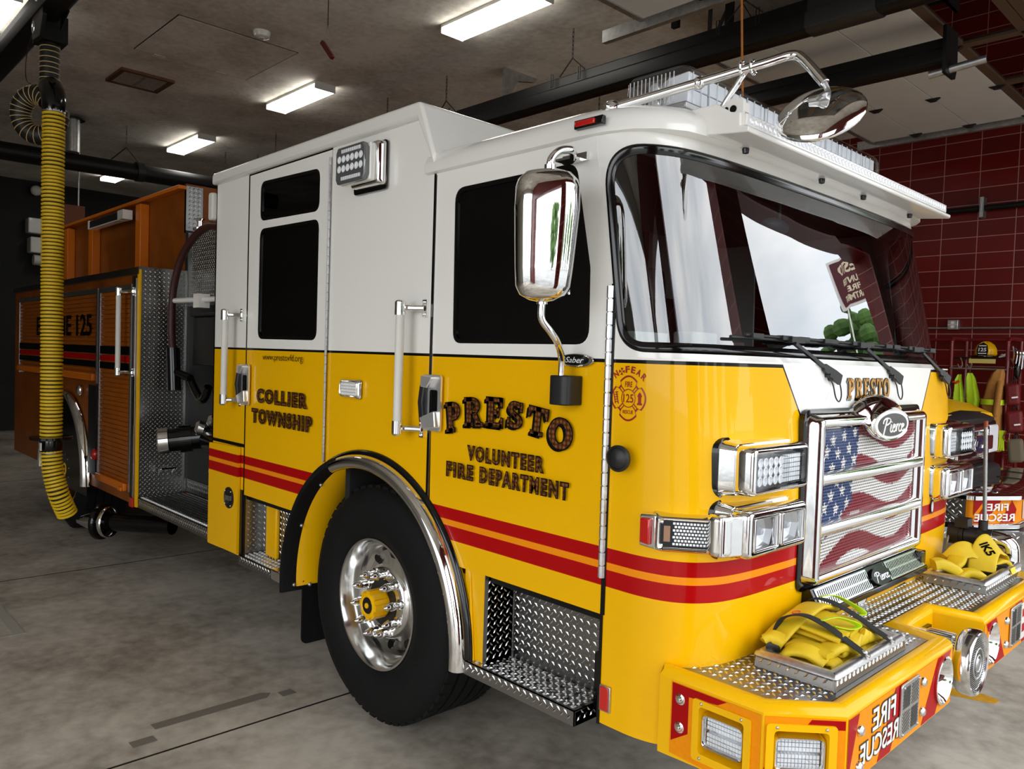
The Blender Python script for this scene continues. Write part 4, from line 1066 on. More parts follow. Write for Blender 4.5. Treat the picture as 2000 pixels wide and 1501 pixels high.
# ---- wheel, arch trim, mud flap
def wheel(x, y0, outer, name):
    s = 1 if outer else -1
    mb = MB(); r = WR
    prof = [(.300,.035),(.315,.010),(.36,-.006),(.42,-.012),(.47,-.006),(.515,.010),(.540,.032),(.551,.055)]
    for gq in (.105,.175,.245,.315): prof += [(r,gq-.028 if gq != .105 else .075),(r,gq-.008),(r-.014,gq-.006),(r-.014,gq+.006),(r,gq+.008)]
    prof += [(r,.345),(.545,.375),(.50,.40),(.40,.41),(.30,.38)]
    mb.lathe([(a, b) for a, b in prof], (x,y0,WZ), (0,1,0), 96)
    for k in range(54):      # shoulder lugs
        a = 2*PI*k/54; c_ = Vector((math.cos(a),0,math.sin(a))); t_ = Vector((-math.sin(a),0,math.cos(a)))
        mb.obox(Vector((x,y0+.060,WZ))+c_*(.546), (c_,t_,(0,1,0)), (.010,.022,.022))
        mb.obox(Vector((x,y0+.365,WZ))+c_*(.546), (c_,t_,(0,1,0)), (.010,.022,.018))
    tn = thing_part(name)
    P('tyre', mb, M['rubber'], tn, smooth=40)
    mb = MB(); mb.lathe([(.302,.040),(.310,.022),(.306,.012),(.296,.012),(.286,.030),(.277,.060),(.266,.085),(.262,.125),(.240,.138),(.20,.120),(.178,.085),(.168,.068),(.155,.062),(.112,.062),(.104,.075),(.104,.15)], (x,y0,WZ), (0,1,0), 72)
    rim = P('rim', mb, M['alu'], tn, smooth=50)
    mb = MB()
    for k in range(10):
        a = 2*PI*(k+.5)/10; c_ = Vector((math.cos(a),0,math.sin(a)))
        nrm = Vector((c_.x*-.45, -1, c_.z*-.45)).normalized()
        mb.lathe([(.001,.004),(.0235,.004),(.026,.001)], Vector((x,y0+.118,WZ))+c_*.212, nrm, 18)
    P('hand_hole', mb, M['gloss_black'], tn)
    mb = MB(); mb.lathe([(.001,.058),(.108,.058),(.110,.064)], (x,y0,WZ), (0,1,0), 40); P('hub_plate', mb, M['black'], tn)
    mb = MB(); mb.lathe([(.062,.060),(.062,-.012),(.058,-.026),(.046,-.030),(.040,-.026),(.001,-.026)], (x,y0,WZ), (0,1,0), 36)
    for k in range(8):
        a = 2*PI*k/8; c_ = Vector((math.cos(a),0,math.sin(a))); mb.obox(Vector((x,y0+.012,WZ))+c_*.062, (c_,(-c_.z,0,c_.x),(0,1,0)), (.006,.014,.036))
    P('hub_cap', mb, M['yellow'], tn, bevel=0)
    mb = MB(); mb.lathe([(.001,-.028),(.037,-.028),(.039,-.026)], (x,y0,WZ), (0,1,0), 28); P('hub_window', mb, M['gloss_black'], tn)
    mb = MB(); mb.lathe([(.001,-.034),(.012,-.033),(.014,-.026)], (x,y0,WZ), (0,1,0), 16); P('hub_plug', mb, M['yellow'], tn)
    for k in range(10):
        a = 2*PI*(k+.25)/10; c_ = Vector((math.cos(a),0,math.sin(a))); o_ = Vector((x,y0+.064,WZ))+c_*.140
        m = MB(); m.lathe([(.026,0),(.026,.012),(.019,.016),(.019,.042),(.021,.044),(.021,.056),(.017,.066),(.012,.080),(.006,.090),(.001,.093)], o_, (0,-1,0), 14); P('lug_nut', m, M['chrome'], tn, smooth=50)
    return tn
def thing_part(name):
    o = bpy.data.objects.new(name, None); C.objects.link(o); o.parent = FE; BASE[o.name] = BASE[FE.name]; return o
wheel(WX, .012, True, 'front_wheel')
def arc_sweep(mb, a0, a1, sec, n=60, cx=AX, cz=AZ):
    mb.loops([[Vector((cx + r*math.cos(a0+(a1-a0)*k/n), y, cz + r*math.sin(a0+(a1-a0)*k/n))) for r, y in sec] for k in range(n+1)], True, True)
mb = MB(); arc_sweep(mb, -.06, PI*.62, [(.748+.0,-.004),(.746,-.030),(.738,-.048),(.724,-.060),(.706,-.064),(.690,-.058),(.680,-.044),(.684,-.030),(.70,-.02)]); P('fender_trim', mb, M['chrome'], smooth=60)
mb = MB(); arc_sweep(mb, -.02, PI*1.02, [(.735,.004),(.735,-.018),(.745,-.022),(.765,-.012),(.768,.002)]); P('fender_gasket', mb, M['gloss_black'], smooth=60)
mb = MB(); arc_sweep(mb, PI*.60, PI*1.03, [(.745,-.004),(.745,-.052),(.736,-.058),(.715,-.058),(.712,-.05),(.705,.07),(.712,.07),(.72,-.004)]); P('fender_flap', mb, M['rubber'], smooth=60)
mb = MB()
for a in (PI*.72,PI*.86,PI*1.015): mb.ball((AX+.703*math.cos(a),.01,AZ+.703*math.sin(a)),.010,10,6)
P('flap_bolt', mb, M['steel'])
mb = MB(); arc_sweep(mb, -.05, PI*1.02, [(.742,.0),(.700,.03),(.690,.30),(.72,.32),(.75,.02)]); P('wheel_well', mb, M['yellow'], smooth=60)
mb = MB(); arc_sweep(mb, -.05, PI*1.02, [(.690,.30),(.686,.5),(.60,.52),(.01,.52),(.01,.56),(.72,.56),(.74,.3)]); P('inner_well', mb, M['gloss_black'], smooth=60)
mb = MB(); mb.prism(rpoly([(.06,.14),(.50,.14),(.50,.49),(.06,.49)],[.04,.04,0,0]), lambda u,v,q: Vector((-.745+q,u,v)), 0, .012); P('mud_flap', mb, M['rubber'])
mb = MB(); mb.ball((-.73,.10,.465),.012,10,6); P('flap_bolt', mb, M['steel'])

# ---- steps and lower cab
MB_ = MB
def step_box(xa, xb, yo, yi, zt, h, nm):
    mb = MB(); tread(mb, [(xa,yo),(xb,yo),(xb,yi),(xa,yi)], TOP(zt), .034)
    tread(mb, [(xa,zt-h),(xb,zt-h),(xb,zt),(xa,zt)], lambda u,v,q: Vector((u,yo-q,v)), .034)
    tread(mb, [(yo,zt-h),(yi,zt-h),(yi,zt),(yo,zt)], lambda u,v,q: Vector((xb+q,u,v)), .034)
    mb.box(xa,xb,yo+.005,yi,zt-h,zt-.005)
    return P(nm, mb, M['tread'], smooth=0)
fs = step_box(.705, 1.300, -.02, .34, .515, .055, 'front_step')
mb = MB()
for i in range(8):
    for j in range(3): mb.lathe([(.001,.001),(.009,.0012),(.010,.0)], (.76+i*.075, .04+.06*j+(i%2)*.0, .516), (0,0,1), 12)
P('drain_holes', mb, M['gloss_black'], fs)
mb = MB(); tread(mb, [(.78,.515),(1.39,.515),(1.39,.875),(.78,.875)], lambda u,v,q: Vector((u,.16-q,v)), .034)
P('step_riser', mb, M['tread'], smooth=0)
mb = MB(); tread(mb, [(.0,.515),(.16,.515),(.16,.875),(.0,.875)], lambda u,v,q: Vector((.80+q,u,v)), .034); P('step_end_plate', mb, M['tread'], smooth=0)
mb = MB(); mb.box(.66,.80,.012,.16,.50,.875); mb.prism([(.70,.50),(.74,.50),(.70,.86)], lambda u,v,q: Vector((u,.004+q,v)), 0,.01); P('arch_post', mb, M['yellow'], bevel=.012)
for xa_, xb_ in ((.66,1.39),(-1.37,-.70)):
    mb = MB(); mb.box(xa_,xb_,.02,.18,.872,.885); P('cab_floor_edge', mb, M['yellow'])
mb = MB(); mb.box(1.385,1.396,-.004,.18,.50,.875); P('step_seal', mb, M['gloss_black'])
mb = MB(); mb.mat(0).box(1.398,1.444,-.010,0,.553,.641); mb.mat(1).box(1.402,1.438,-.013,-.009,.557,.637); P('red_reflector', mb, [M['brushed'], M['red_lens']], bevel=.002)
mb = MB(); mb.lathe([(.018,0),(.018,.020),(.034,.026),(.043,.034),(.044,.044),(.036,.050),(.034,.047),(.026,.052),(.001,.054)], (1.463,.0,1.416), (.1,-1,0), 28); P('knob', mb, M['black'])
rs = step_box(-1.375, -.965, -.01, .34, .512, .055, 'rear_step')
mb = MB(); tread(mb, [(-1.375,.515),(-.78,.515),(-.78,.875),(-1.375,.875)], lambda u,v,q: Vector((u,.13-q,v)), .034); P('step_riser', mb, M['tread'], smooth=0)
mb = MB(); mb.obox((-.895,.06,.486),((1,.0,0),(0,1,0),(0,0,1)),(.075,.07,.03)); P('step_corner', mb, M['alu'], bevel=.006)
mb = MB(); mb.box(-1.26,-1.13,.10,.128,.515,.875); P('step_post', mb, M['yellow'], bevel=.01)
mb = MB(); tread(mb, [(.0,.515),(.13,.515),(.13,.875),(.0,.875)], lambda u,v,q: Vector((-1.365+q,u,v)), .034); P('step_end_plate', mb, M['tread'], smooth=0); mb = MB(); mb.box(-.80,-.785,.02,.2,.49,.87); P('step_divider', mb, M['alu'], smooth=0)
# lower rear locker door with recessed latch
mb = MB(); mb.mesh(fill([rpoly([(-1.800,.505),(-1.385,.515),(-1.385,1.152),(-1.800,1.140)],.012)],.016), lambda u,v,q: SIDE(u,v,.012+q)); ld = P('locker_door', mb, M['livery'], smooth=0)
mb = MB(); mb.lathe([(.064,.0),(.064,.006),(.052,.009),(.048,.004),(.001,.003)], SIDE(-1.495,.835,.020), (0,-1,0), 28); P('latch_ring', mb, M['black'], ld, smooth=30)
mb = MB(); mb.box(-1.522,-1.468,-.034,-.024,.82,.85)
for a in (.8,2.4,3.9,5.4): mb.ball(SIDE(-1.495+.057*math.cos(a),.835+.057*math.sin(a),.029),.005,8,5)
P('latch_pull', mb, M['chrome'], ld)
for q_ in ((-1.80,-1.345,-.004,.004,1.152,1.172),(-1.378,-1.345,-.006,.01,.50,.90)):
    mb = MB(); mb.box(*q_); P('locker_gap', mb, M['gloss_black'])
mb = MB(); mb.box(-1.805,-1.79,0,.45,.50,2.78); P('cab_rear_wall', mb, M['white'])
mb = MB(); mb.box(-1.79,-.9,.16,.45,.50,.87); mb.box(-1.79,-.80,.47,2.3,.70,.86); P('cab_underside', mb, M['gloss_black'])
# cab interior: floor, rear wall, dash, seats, wheel, headliner
mb = MB(); mb.box(-1.78,-.86,.04,2.40,.90,.98); mb.box(.77,1.36,.04,2.40,.90,.98); mb.box(-.86,.77,.70,1.74,.90,.98); mb.box(-1.78,-1.70,.04,2.40,.98,2.74); mb.box(-.30,-.26,.04,2.40,.98,2.74); mb.box(.36,1.28,.12,2.32,2.46,2.49); mb.box(-1.78,.30,.05,2.38,2.72,2.74)
P('cab_liner', mb, M['interior'], smooth=0)
mb = MB(); mb.prism(rpoly([(1.10,1.0),(1.10,1.62),(1.30,1.735),(1.60,1.738),(1.66,1.70),(1.66,1.0)],.04), lambda u,v,q: Vector((u,q,v)), .10, 2.34); P('dashboard', mb, M['interior'])
mb = MB(); mb.box(-.1,1.15,.92,1.52,.98,1.50); P('engine_cover', mb, M['interior'], bevel=.06)
for yy in (.48,1.96):
    mb = MB(); mb.box(.12,.62,yy-.24,yy+.24,1.28,1.42); st = P('seat', mb, M['seat'], bevel=.05, seg=3)
    mb = MB(); mb.obox((.12,yy,1.78),((1,0,.12),(0,1,0),(-.12,0,1)),(.07,.23,.36)); mb.obox((.08,yy,2.22),((1,0,.12),(0,1,0),(-.12,0,1)),(.05,.13,.10)); P('backrest', mb, M['seat'], st, bevel=.04, seg=3)
    mb = MB(); mb.obox((.215,yy+.14,1.8),((0,1,0),(0,0,1),(1,0,0)),(.022,.34,.004)); P('seat_belt', mb, pm('red_belt', lin(120,20,18), .7), st)
swc = Vector((1.06,1.96,1.72)); swn = Vector((-.55,0,.83)).normalized()
mb = MB(); u_ = Vector((0,1,0)); q_ = swn.cross(u_)
mb.tube([swc+(u_*math.cos(2*PI*k/32)+q_*math.sin(2*PI*k/32))*.21 for k in range(32)], .015, 8, closed=True)
for k in (0,2.2,4.1): mb.tube([swc, swc+(u_*math.cos(k)+q_*math.sin(k))*.21], .012, 8)
mb.tube([swc, swc-swn*.28], .03, 10); P('steering_wheel', mb, M['black'])
mb = MB(); mb.box(1.20,1.30,.62,.80,1.74,1.86); P('dash_radio', mb, M['light_body'], bevel=.01)
mb = MB(); mb.box(1.24,1.36,.16,.36,1.755,1.84); P('dash_paper', mb, M['white'])
mb = MB(); mb.tube([(1.40,1.08,2.43),(1.40,1.08,2.35)],.008,8); mb.ball((1.38,1.08,2.33),(.04,.11,.035),16,8); P('interior_mirror', mb, pm('teal_grey', lin(70,96,104), .4))
mb = MB(); mb.box(1.40,1.52,1.1,1.8,2.38,2.46); P('overhead_console', mb, M['interior'], bevel=.02)
# ---- front nose: PRESTO lettering, wipers
def fx(z): return front_x(Vector((1.778,YC,0)), z).x
mbf, mbb = MB(), MB()
xw = 1.005
for ch, wd in zip('PRESTO', (.068,.070,.064,.056,.064,.066)):
    for k,(ox,oz) in enumerate(((-.003,-.003),(.003,.003),(-.003,.003),(.003,-.003),(-.006,-.006),(-.009,-.009))):
        serif(mbb, ch, lambda u,v,q: Vector((fx(1.615+v*.078)+q, xw+ox+u*wd, 1.615+oz+v*.078)), .002+.0001*k, .0004)
    serif(mbf, ch, lambda u,v,q: Vector((fx(1.615+v*.078)+q, xw+u*wd, 1.615+v*.078)), .0035, .0006)
    xw += wd+.006
P('nose_lettering_shadow', mbb, M['gloss_black'], smooth=0, normals=False); P('nose_lettering', mbf, M['gold'], smooth=0, normals=False)
def wiper(yp, ya, yb, ytop):
    xb = fx(1.70)
    mb = MB(); mb.lathe([(.018,0),(.018,.012),(.012,.020),(.001,.020)], (xb,yp-.012,1.700), (1,0,0), 14); mb.lathe([(.008,0),(.008,.022),(.001,.022)], (xb,yp-.045,1.704), (1,0,0), 10)
    w_ = P('wiper', mb, M['black'])
    mb = MB()
    a = Vector((xb+.020,yp+.03,1.690)); b = Vector((1.735,ytop,1.815))
    d = (b-a); L = [a-d*.02, a+d*.12, a+d*.35, a+d*.36, b]
    side = d.cross(Vector((1,0,0))).normalized()
    ws = (.020,.020,.014,.007,.006)
    mb.loops([[p+side*w2+Vector((.006,0,0)), p-side*w2+Vector((.006,0,0)), p-side*w2-Vector((.006,0,0)), p+side*w2-Vector((.006,0,0))] for p,w2 in zip(L,ws)], True, True); P('wiper_arm', mb, M['black'], w_)
    mb = MB(); 
    pts = [(ya+(yb-ya)*k/12) for k in range(13)]
    def wx(y): 
        y2 = min(y, 2*YC-y); 
        for i in range(1,len(Bp)):
            if Bp[i][1] >= y2: 
                k = (y2-Bp[i-1][1])/(Bp[i][1]-Bp[i-1][1]); return Bp[i-1][0]+(Bp[i][0]-Bp[i-1][0])*k
        return Bp[-1][0]
    mb.tube([Vector((wx(y)+.010-.010, y, 1.826)) for y in pts], .006, 6); mb.tube([Vector((wx(y)+.012, y, 1.835)) for y in pts[1:-1]], .005, 6)
    for k in (2,5,7,10): mb.box(wx(pts[k])-.002,wx(pts[k])+.022,pts[k]-.035,pts[k]+.035,1.826,1.842)
    mb.box(wx((ya+yb)/2),wx((ya+yb)/2)+.03,(ya+yb)/2-.05,(ya+yb)/2+.05,1.818,1.84)
    P('wiper_blade', mb, M['black'], w_)
    mb = MB(); mb.tube(spline([(xb+.012,yp-.045,1.702),(xb+.03,yp-.045,1.67),(xb+.035,yp-.03,1.625),(xb+.035,yp+.0,1.607),(xb+.03,yp+.03,1.625),(xb+.022,yp+.04,1.66),(xb+.014,yp+.03,1.695)],6), .0028, 8); P('washer_hose', mb, M['black'], w_)
wiper(.862, .26, 1.02, .60); wiper(1.475, .80, 1.62, 1.22); wiper(2.09, 1.45, 2.20, 1.86)

# ---- grille
GX = 1.83
gy0, gy1, gz0, gz1 = .645, 1.680, .955, 1.552
# black backing flange, deep chrome surround, two cross bars
mb = MB(); mb.loops([[Vector((X,y,z)) for y,z in rrect(gy0-.045+d,gy1+.045-d,gz0-.03+d,gz1+.030-d,.05)] for X,d in ((1.765,0),(1.782,0),(1.785,.01))], True, True); gr = P('grille', mb, M['gloss_black'])
mb = MB(); outer = rrect(gy0,gy1,gz0,gz1,.030,6); outer_b = rrect(gy0-.03,gy1+.03,gz0-.01,gz1+.018,.05,6)
mb.loops([[Vector((1.775,y,z)) for y,z in outer_b],[Vector((1.805,y,z)) for y,z in grow(outer,.006)],[Vector((GX-.006,y,z)) for y,z in outer],[Vector((GX,y,z)) for y,z in grow(outer,-.008)],
          [Vector((GX,y,z)) for y,z in grow(outer,-.026)],[Vector((GX-.006,y,z)) for y,z in grow(outer,-.034)],[Vector((GX-.055,y,z)) for y,z in grow(outer,-.040)]], True)
for zb in (1.333, 1.148):
    pr = rpoly([(GX-.05,zb-.028),(GX-.004,zb-.022),(GX,zb-.016),(GX,zb+.014),(GX-.004,zb+.018),(GX-.05,zb+.022)],.006,4)
    mb.loops([[Vector((x,y,z)) for x,z in pr] for y in (gy0+.03, gy1-.03)], True, True)
P('chrome_surround', mb, M['chrome'], gr, smooth=50)
M['fl_b'] = pm('flag_blue', lin(52,72,116), .5); M['fl_r'] = pm('flag_red', lin(128,26,40), .5); M['fl_w'] = pm('flag_white', lin(214,212,208), .5)
def star_in(y, z, cy, cz, r):
    dx, dz = y-cy, z-cz; d = math.hypot(dx,dz)
    if d > r: return False
    a = (math.atan2(dz,dx)-PI/2) % (2*PI/5)
    if a > PI/5: a = 2*PI/5 - a
    ri = r*.42; x1,y1 = r,0; x2,y2 = ri*math.cos(PI/5), ri*math.sin(PI/5)
    px,py = d*math.cos(a), d*math.sin(a)
    return (x2-x1)*(py-y1)-(y2-y1)*(px-x1) >= 0
stars = []
for i in range(5):
    for j in range(8):
        cy = gy0+.075+i*.095+(j%2)*.045; cz = 1.475-j*.052-.012*math.sin(i*1.7); stars.append((cy,cz))
def flagcol(y, z):
    wav = .050*math.sin((y-.80)*7.5)+.07*(y-1.1)
    zz = z - wav
    edge = 1.02 + .02*math.sin(z*14) - (0 if z > 1.22 else (1.22-z)*2.1)
    if y < edge and zz > 1.10:
        for cy, cz in stars:
            if star_in(y, z, cy, cz, .030): return 2
        return 0
    k = math.floor((1.505-zz)/.075)
    return 1 if k % 2 == 0 else 2
mb = MB()
def perforated(y0, y1, z0, z1):
    cw, chh = .0105, .0115; ny = int((y1-y0)/cw); nz_ = int((z1-z0)/chh)
    for j in range(nz_):
        for i in range(ny):
            a = y0+i*cw+(cw/2 if j % 2 else 0); b = a+cw; c_ = z0+j*chh; d = c_+chh
            if b > y1: continue
            my_, mz_ = (a+b)/2, (c_+d)/2; ry, rz = cw*.38, chh*.40
            X = 1.795
            q = [(X,a,c_),(X,b,c_),(X,b,d),(X,a,d),(X,my_,mz_-rz),(X,my_+ry,mz_),(X,my_,mz_+rz),(X,my_-ry,mz_)]
            for fc_, dy_, dz_ in (((0,1,5,4),0,-.42),((1,2,6,5),.42,0),((2,3,7,6),0,.42),((3,0,4,7),-.42,0)):
                mb.mat(flagcol(my_+dy_*cw, mz_+dz_*chh)); mb.add([q[i_] for i_ in fc_], [(0,1,2,3)])
for z0,z1 in ((1.362,1.508),(1.172,1.305),(.985,1.120)): perforated(gy0+.04, gy1-.04, z0-.006, z1+.006)
P('flag_screen', mb, [M['fl_b'],M['fl_r'],M['fl_w']], gr, smooth=0, normals=False, label='grille screen printed as a waving american flag')
# oval badge
mb = MB(); oval(mb, FRONT(0), 1.220, 1.513, .176, .056, 1.81, 1.846); 
prof = []
b0 = [Vector((1.79,1.22+.20*math.cos(a),1.515+.075*math.sin(a))) for a in [2*PI*k/48 for k in range(48)]]
mb2 = MB(); mb2.loops([[Vector((X,1.22+ru*math.cos(a),1.513+dz+rv*math.sin(a))) for a in [2*PI*k/48 for k in range(48)]] for X,ru,rv,dz in ((1.775,.225,.075,.042),(1.80,.222,.073,.040),(1.822,.208,.070,.022),(1.829,.198,.068,.006),(1.845,.194,.066,0),(1.851,.188,.063,0),(1.850,.178,.059,0),(1.848,.10,.03,0))], True)
P('badge_surround', mb2, M['chrome'], gr, smooth=60)
mb = MB(); mb.prism(circ(1.22,1.513,.170,40,ry=.056), FRONT(0), 1.846, 1.8535); P('badge_rim', mb, M['white'], gr)
mb = MB(); mb.prism(circ(1.22,1.513,.147,40,ry=.046), FRONT(0), 1.8535, 1.8555); P('badge_field', mb, M['gloss_black'], gr)
def script(name, segs, fm, r, mat, parent):
    mb = MB()
    for s in segs: mb.tube([fm(p.x, p.y, 0) for p in spline([(a,b,0) for a,b in s], 5)], r, 6)
    return P(name, mb, mat, parent)
PIERCE = [ [(.02,.62),(.06,.86),(.20,.98),(.34,.90),(.33,.68),(.20,.54),(.12,.52)], [(.20,.95),(.12,.40),(.05,-.12)],
           [(.36,.52),(.39,.50),(.355,.14),(.40,.04),(.46,.12)], [(.405,.68),(.415,.72)],
           [(.46,.26),(.54,.36),(.575,.48),(.52,.54),(.47,.36),(.47,.14),(.53,.04),(.60,.16)],
           [(.60,.16),(.65,.54),(.64,.30),(.63,.06)], [(.65,.40),(.70,.54),(.74,.50)],
           [(.86,.46),(.82,.54),(.75,.38),(.75,.12),(.81,.04),(.88,.16)],
           [(.88,.26),(.95,.36),(.985,.48),(.93,.54),(.885,.36),(.885,.14),(.94,.04),(1.02,.16)] ]
script('badge_script', PIERCE, lambda u,v,q: Vector((1.8565,1.108+u*.222,1.482+v*.060)), .0036, M['white'], gr)
# lower air intake with a dark mesh and small badge
mb = MB(); mb.prism([(1.70,.765),(1.765,.765),(1.765,.83),(1.842,.835),(1.845,.862),(1.803,.935),(1.70,.945)], lambda u,v,q: Vector((u,q,v)), .66, 1.70); lg = P('lower_grille', mb, M['gloss_black'])
mb = MB(); d_ = Vector((-.042,0,.073)).normalized()
nn_ = Vector((.867,0,.499))
for ya_, yb_ in ((.68,1.125),(1.315,1.69)):
    loops_ = [[(ya_,.004),(yb_,.004),(yb_,.080),(ya_,.080)]]
    k_ = 0
    while ya_+.010+k_*.0155 < yb_-.016:
        y_ = ya_+.010+k_*.0155; k_ += 1
        for j in range(2): loops_.append([(y_,.010+j*.035),(y_+.008,.010+j*.035),(y_+.012,.038+j*.035),(y_+.004,.038+j*.035)])
    mb = MB(); mb.mesh(fill(loops_, .002), lambda u,v,q: Vector((1.845,u,.862))+d_*v+nn_*(q+.003)); P('mesh_panel', mb, M['alu'], lg, smooth=0)
mb = MB(); mb.prism(circ(1.22,.0,.090,32,ry=.036), lambda u,v,q: Vector((1.828,u,.895))+d_*v+nn_*(q+.002), 0, .010); P('small_badge', mb, M['gloss_black'], lg)
script('small_badge_script', PIERCE, lambda u,v,q: Vector((1.828,1.155+u*.13,.895))+d_*((v-.5)*.036)+nn_*.013, .0022, M['led'], lg)
mb = MB(); mb.box(1.80,1.850,.66,1.72,.838,.866); P('intake_sill', mb, M['gloss_black'], bevel=.006)
mb = MB(); mb.box(1.78,1.84,1.66,1.72,.87,.93); P('intake_bracket', mb, M['gloss_black'], bevel=.006)

# ---- headlamp clusters, both sides
M['chrome_dark_reflection'] = pm('chrome_dark_reflection', (0.22, 0.22, 0.22, 1), 0.15, 1.0)  # chrome with the dark reflection of the recess put into its colour
def cluster(mr):
    Q = (lambda p: mir(p)) if mr else (lambda p: Vector(p))
    def qb(mb, X, poly): return [Q((X,y,z)) for y,z in poly]
    def bezel(name, y0,y1,z0,z1, xb):
        mb = MB(); o = rrect(y0,y1,z0,z1,.028,6)
        L = [[Q((xb,y,z)) for y,z in grow(o,.014)], [Q((xb+.012,y,z)) for y,z in grow(o,.010)], [Q((xb+.050,y,z)) for y,z in grow(o,.004)],[Q((xb+.052,y,z)) for y,z in grow(o,-.001)],[Q((xb+.055,y,z)) for y,z in grow(o,.002)],[Q((1.832,y,z)) for y,z in o],[Q((1.844,y,z)) for y,z in grow(o,-.004)],[Q((1.851,y,z)) for y,z in grow(o,-.011)],[Q((1.851,y,z)) for y,z in grow(o,-.016)]]
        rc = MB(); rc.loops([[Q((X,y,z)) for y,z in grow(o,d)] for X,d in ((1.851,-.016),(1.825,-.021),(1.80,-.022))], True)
        mb.loops(L, True); b = P(name, mb, M['chrome'], smooth=50); P('lamp_recess', rc, M['chrome_dark_reflection'], b, smooth=50)
        mb = MB(); mb.loops([[Q((X,y,z)) for y,z in grow(o,d)] for X,d in ((xb-.02,.022),(xb,.020),(xb+.002,.012))], True, True); P('gasket', mb, M['gloss_black'], b)
        mb = MB(); mb.prism(grow(o,-.02), lambda u,v,q: Q((1.79+q,u,v)), 0, .01); P('back_plate', mb, M['reflector'], b)
        return b
    # upper: two warning lamps
    u = bezel('warning_lamp_cluster', .140,.512,1.325,1.480, 1.735)
    for k,(a,b_) in enumerate(((.165,.345),(.352,.488))):
        mb = MB(); mb.loops([[Q((X,y,z)) for y,z in rrect(a+d,b_-d,1.35+d,1.448-d,.012)] for X,d in ((1.80,0),(1.845 if k else 1.862,.002),(1.850 if k else 1.868,.01))], True, True); P('lamp_lens', mb, M['lens'], u, smooth=50)
        mb = MB()
        if k == 0:
            for i in range(5):
                for j in range(3): mb.lathe([(.016,.012),(.012,.013),(.010,.006),(.004,.004),(.001,.008)], Q((1.835,a+.022+i*.033,1.371+j*.029)), (1,0,0), 12)
        else:
            for i in range(8):
                for j in range(6):
                    c_ = Q((1.825,a+.014+i*.0155,1.360+j*.0155)); mb.obox(c_, ((1,0,0),(0,1,0),(0,0,1)), (.006,.0065,.0065))
        P('led_optics', mb, M['led'], u)
    # lower: two square headlamps
    l = bezel('headlamp_cluster', .130,.514,1.130,1.283, 1.735)
    for a,b_ in ((.158,.312),(.332,.488)):
        mb = MB(); o = rrect(a,b_,1.150,1.262,.010); mb.loops([[Q((X,y,z)) for y,z in grow(o,d)] for X,d in ((1.80,0),(1.852,0),(1.856,-.004),(1.852,-.009),(1.83,-.011))], True); P('lamp_frame', mb, M['chrome'], l, smooth=50)
        cy, cz = (a+b_)/2, 1.207
        mb = MB(); mb.lathe([(.068,.036),(.055,.018),(.032,.006),(.014,.002),(.001,.002)], Q((1.80,cy,cz)), (1,0,0), 8); P('reflector', mb, M['reflector'], l, smooth=0)
        mb = MB(); mb.lathe([(.014,.0),(.014,.025),(.009,.036),(.001,.038)], Q((1.80,cy,cz)), (1,0,0), 12); P('bulb', mb, M['led'], l)
        mb = MB(); mb.prism(grow(o,-.008), lambda u_,v_,q: Q((1.848+q,u_,v_)), 0, .003); P('lamp_lens', mb, M['lens'], l)
    # corner turn signal following the cab corner
    e1 = Vector((1.760,.098,0)); e0 = Vector((1.610,-.018,0)); er = Vector((1.555,-.022,0))
    dirc = (e1-e0).normalized(); nn = Vector((dirc.y,-dirc.x,0))
    mb = MB(); z0,z1 = 1.142,1.252
    def loopat(off, d):
        pts = []
        Lh = (e1-e0).length
        for u_,v_ in rrect(0+d,Lh+.02-d,z0+d,z1-d,.016,5): p = e0+dirc*u_; pts.append(Q((p.x+nn.x*off,p.y+nn.y*off,v_)))
        return pts
    mb.loops([loopat(-.06,-.012),loopat(.012,0),loopat(.016,.005),loopat(.012,.012),loopat(.006,.014)], True, False)
    t_ = P('turn_signal', mb, M['chrome'], smooth=50)
    mb = MB(); mb.loops([loopat(.004,.012),loopat(.006,.014)], True, True); P('signal_base', mb, M['gloss_black'], t_)
    mb = MB(); Lh = (e1-e0).length
    def at2(u_,v_,o): p = e0+dirc*u_; return Q((p.x+nn.x*o,p.y+nn.y*o,v_))
    for i in range(11):
        for j in range(7):
            u_ = .052+i*.0105+(j%2)*.005; v_ = z0+.020+j*.0108
            mb.add([at2(u_,v_,.0075),at2(u_+.0075,v_,.0075),at2(u_+.0075,v_+.007,.0075),at2(u_,v_+.007,.0075)],[(0,1,2,3)])
    P('signal_cells', mb, M['led'], t_)
    mb = MB(); mb.add([at2(.024,z0+.03,.0078),at2(.044,z0+.03,.0078),at2(.044,z1-.03,.0078),at2(.024,z1-.03,.0078)],[(0,1,2,3)]); P('amber_cell', mb, pm('amber_cell',lin(150,110,86),.3), t_)
    mb = MB()
    for a,b_ in ((.018,z0+.018),(Lh,z0+.018),(.018,z1-.018),(Lh,z1-.018)): mb.ball(at2(a,b_,.008),.005,8,5)
    P('screw', mb, M['chrome'], t_)
    mb = MB(); mb.loops([[Q((x+dx,y-.0-dy,z)) for x,y,z in ((1.548,-.006,z0+.004),(1.600,-.002,z0),(1.612,-.002,z0),(1.612,-.002,z1),(1.600,-.002,z1),(1.548,-.006,z1-.004))] for dx,dy in ((0,-.01),(0,.018))], True, True)
    P('side_lamp_body', mb, M['chrome'], t_, bevel=.006)
    mb = MB(); mb.loops([[Q((x,y,z)) for z in (z0+.012,z1-.012) for x in ()] for x in ()] or [[Q((1.556,-.016,z0+.014)),Q((1.594,-.020,z0+.012)),Q((1.594,-.020,z1-.012)),Q((1.556,-.016,z1-.014))],[Q((1.556,-.032,z0+.016)),Q((1.594,-.034,z0+.014)),Q((1.594,-.034,z1-.014)),Q((1.556,-.032,z1-.016))]], True, True)
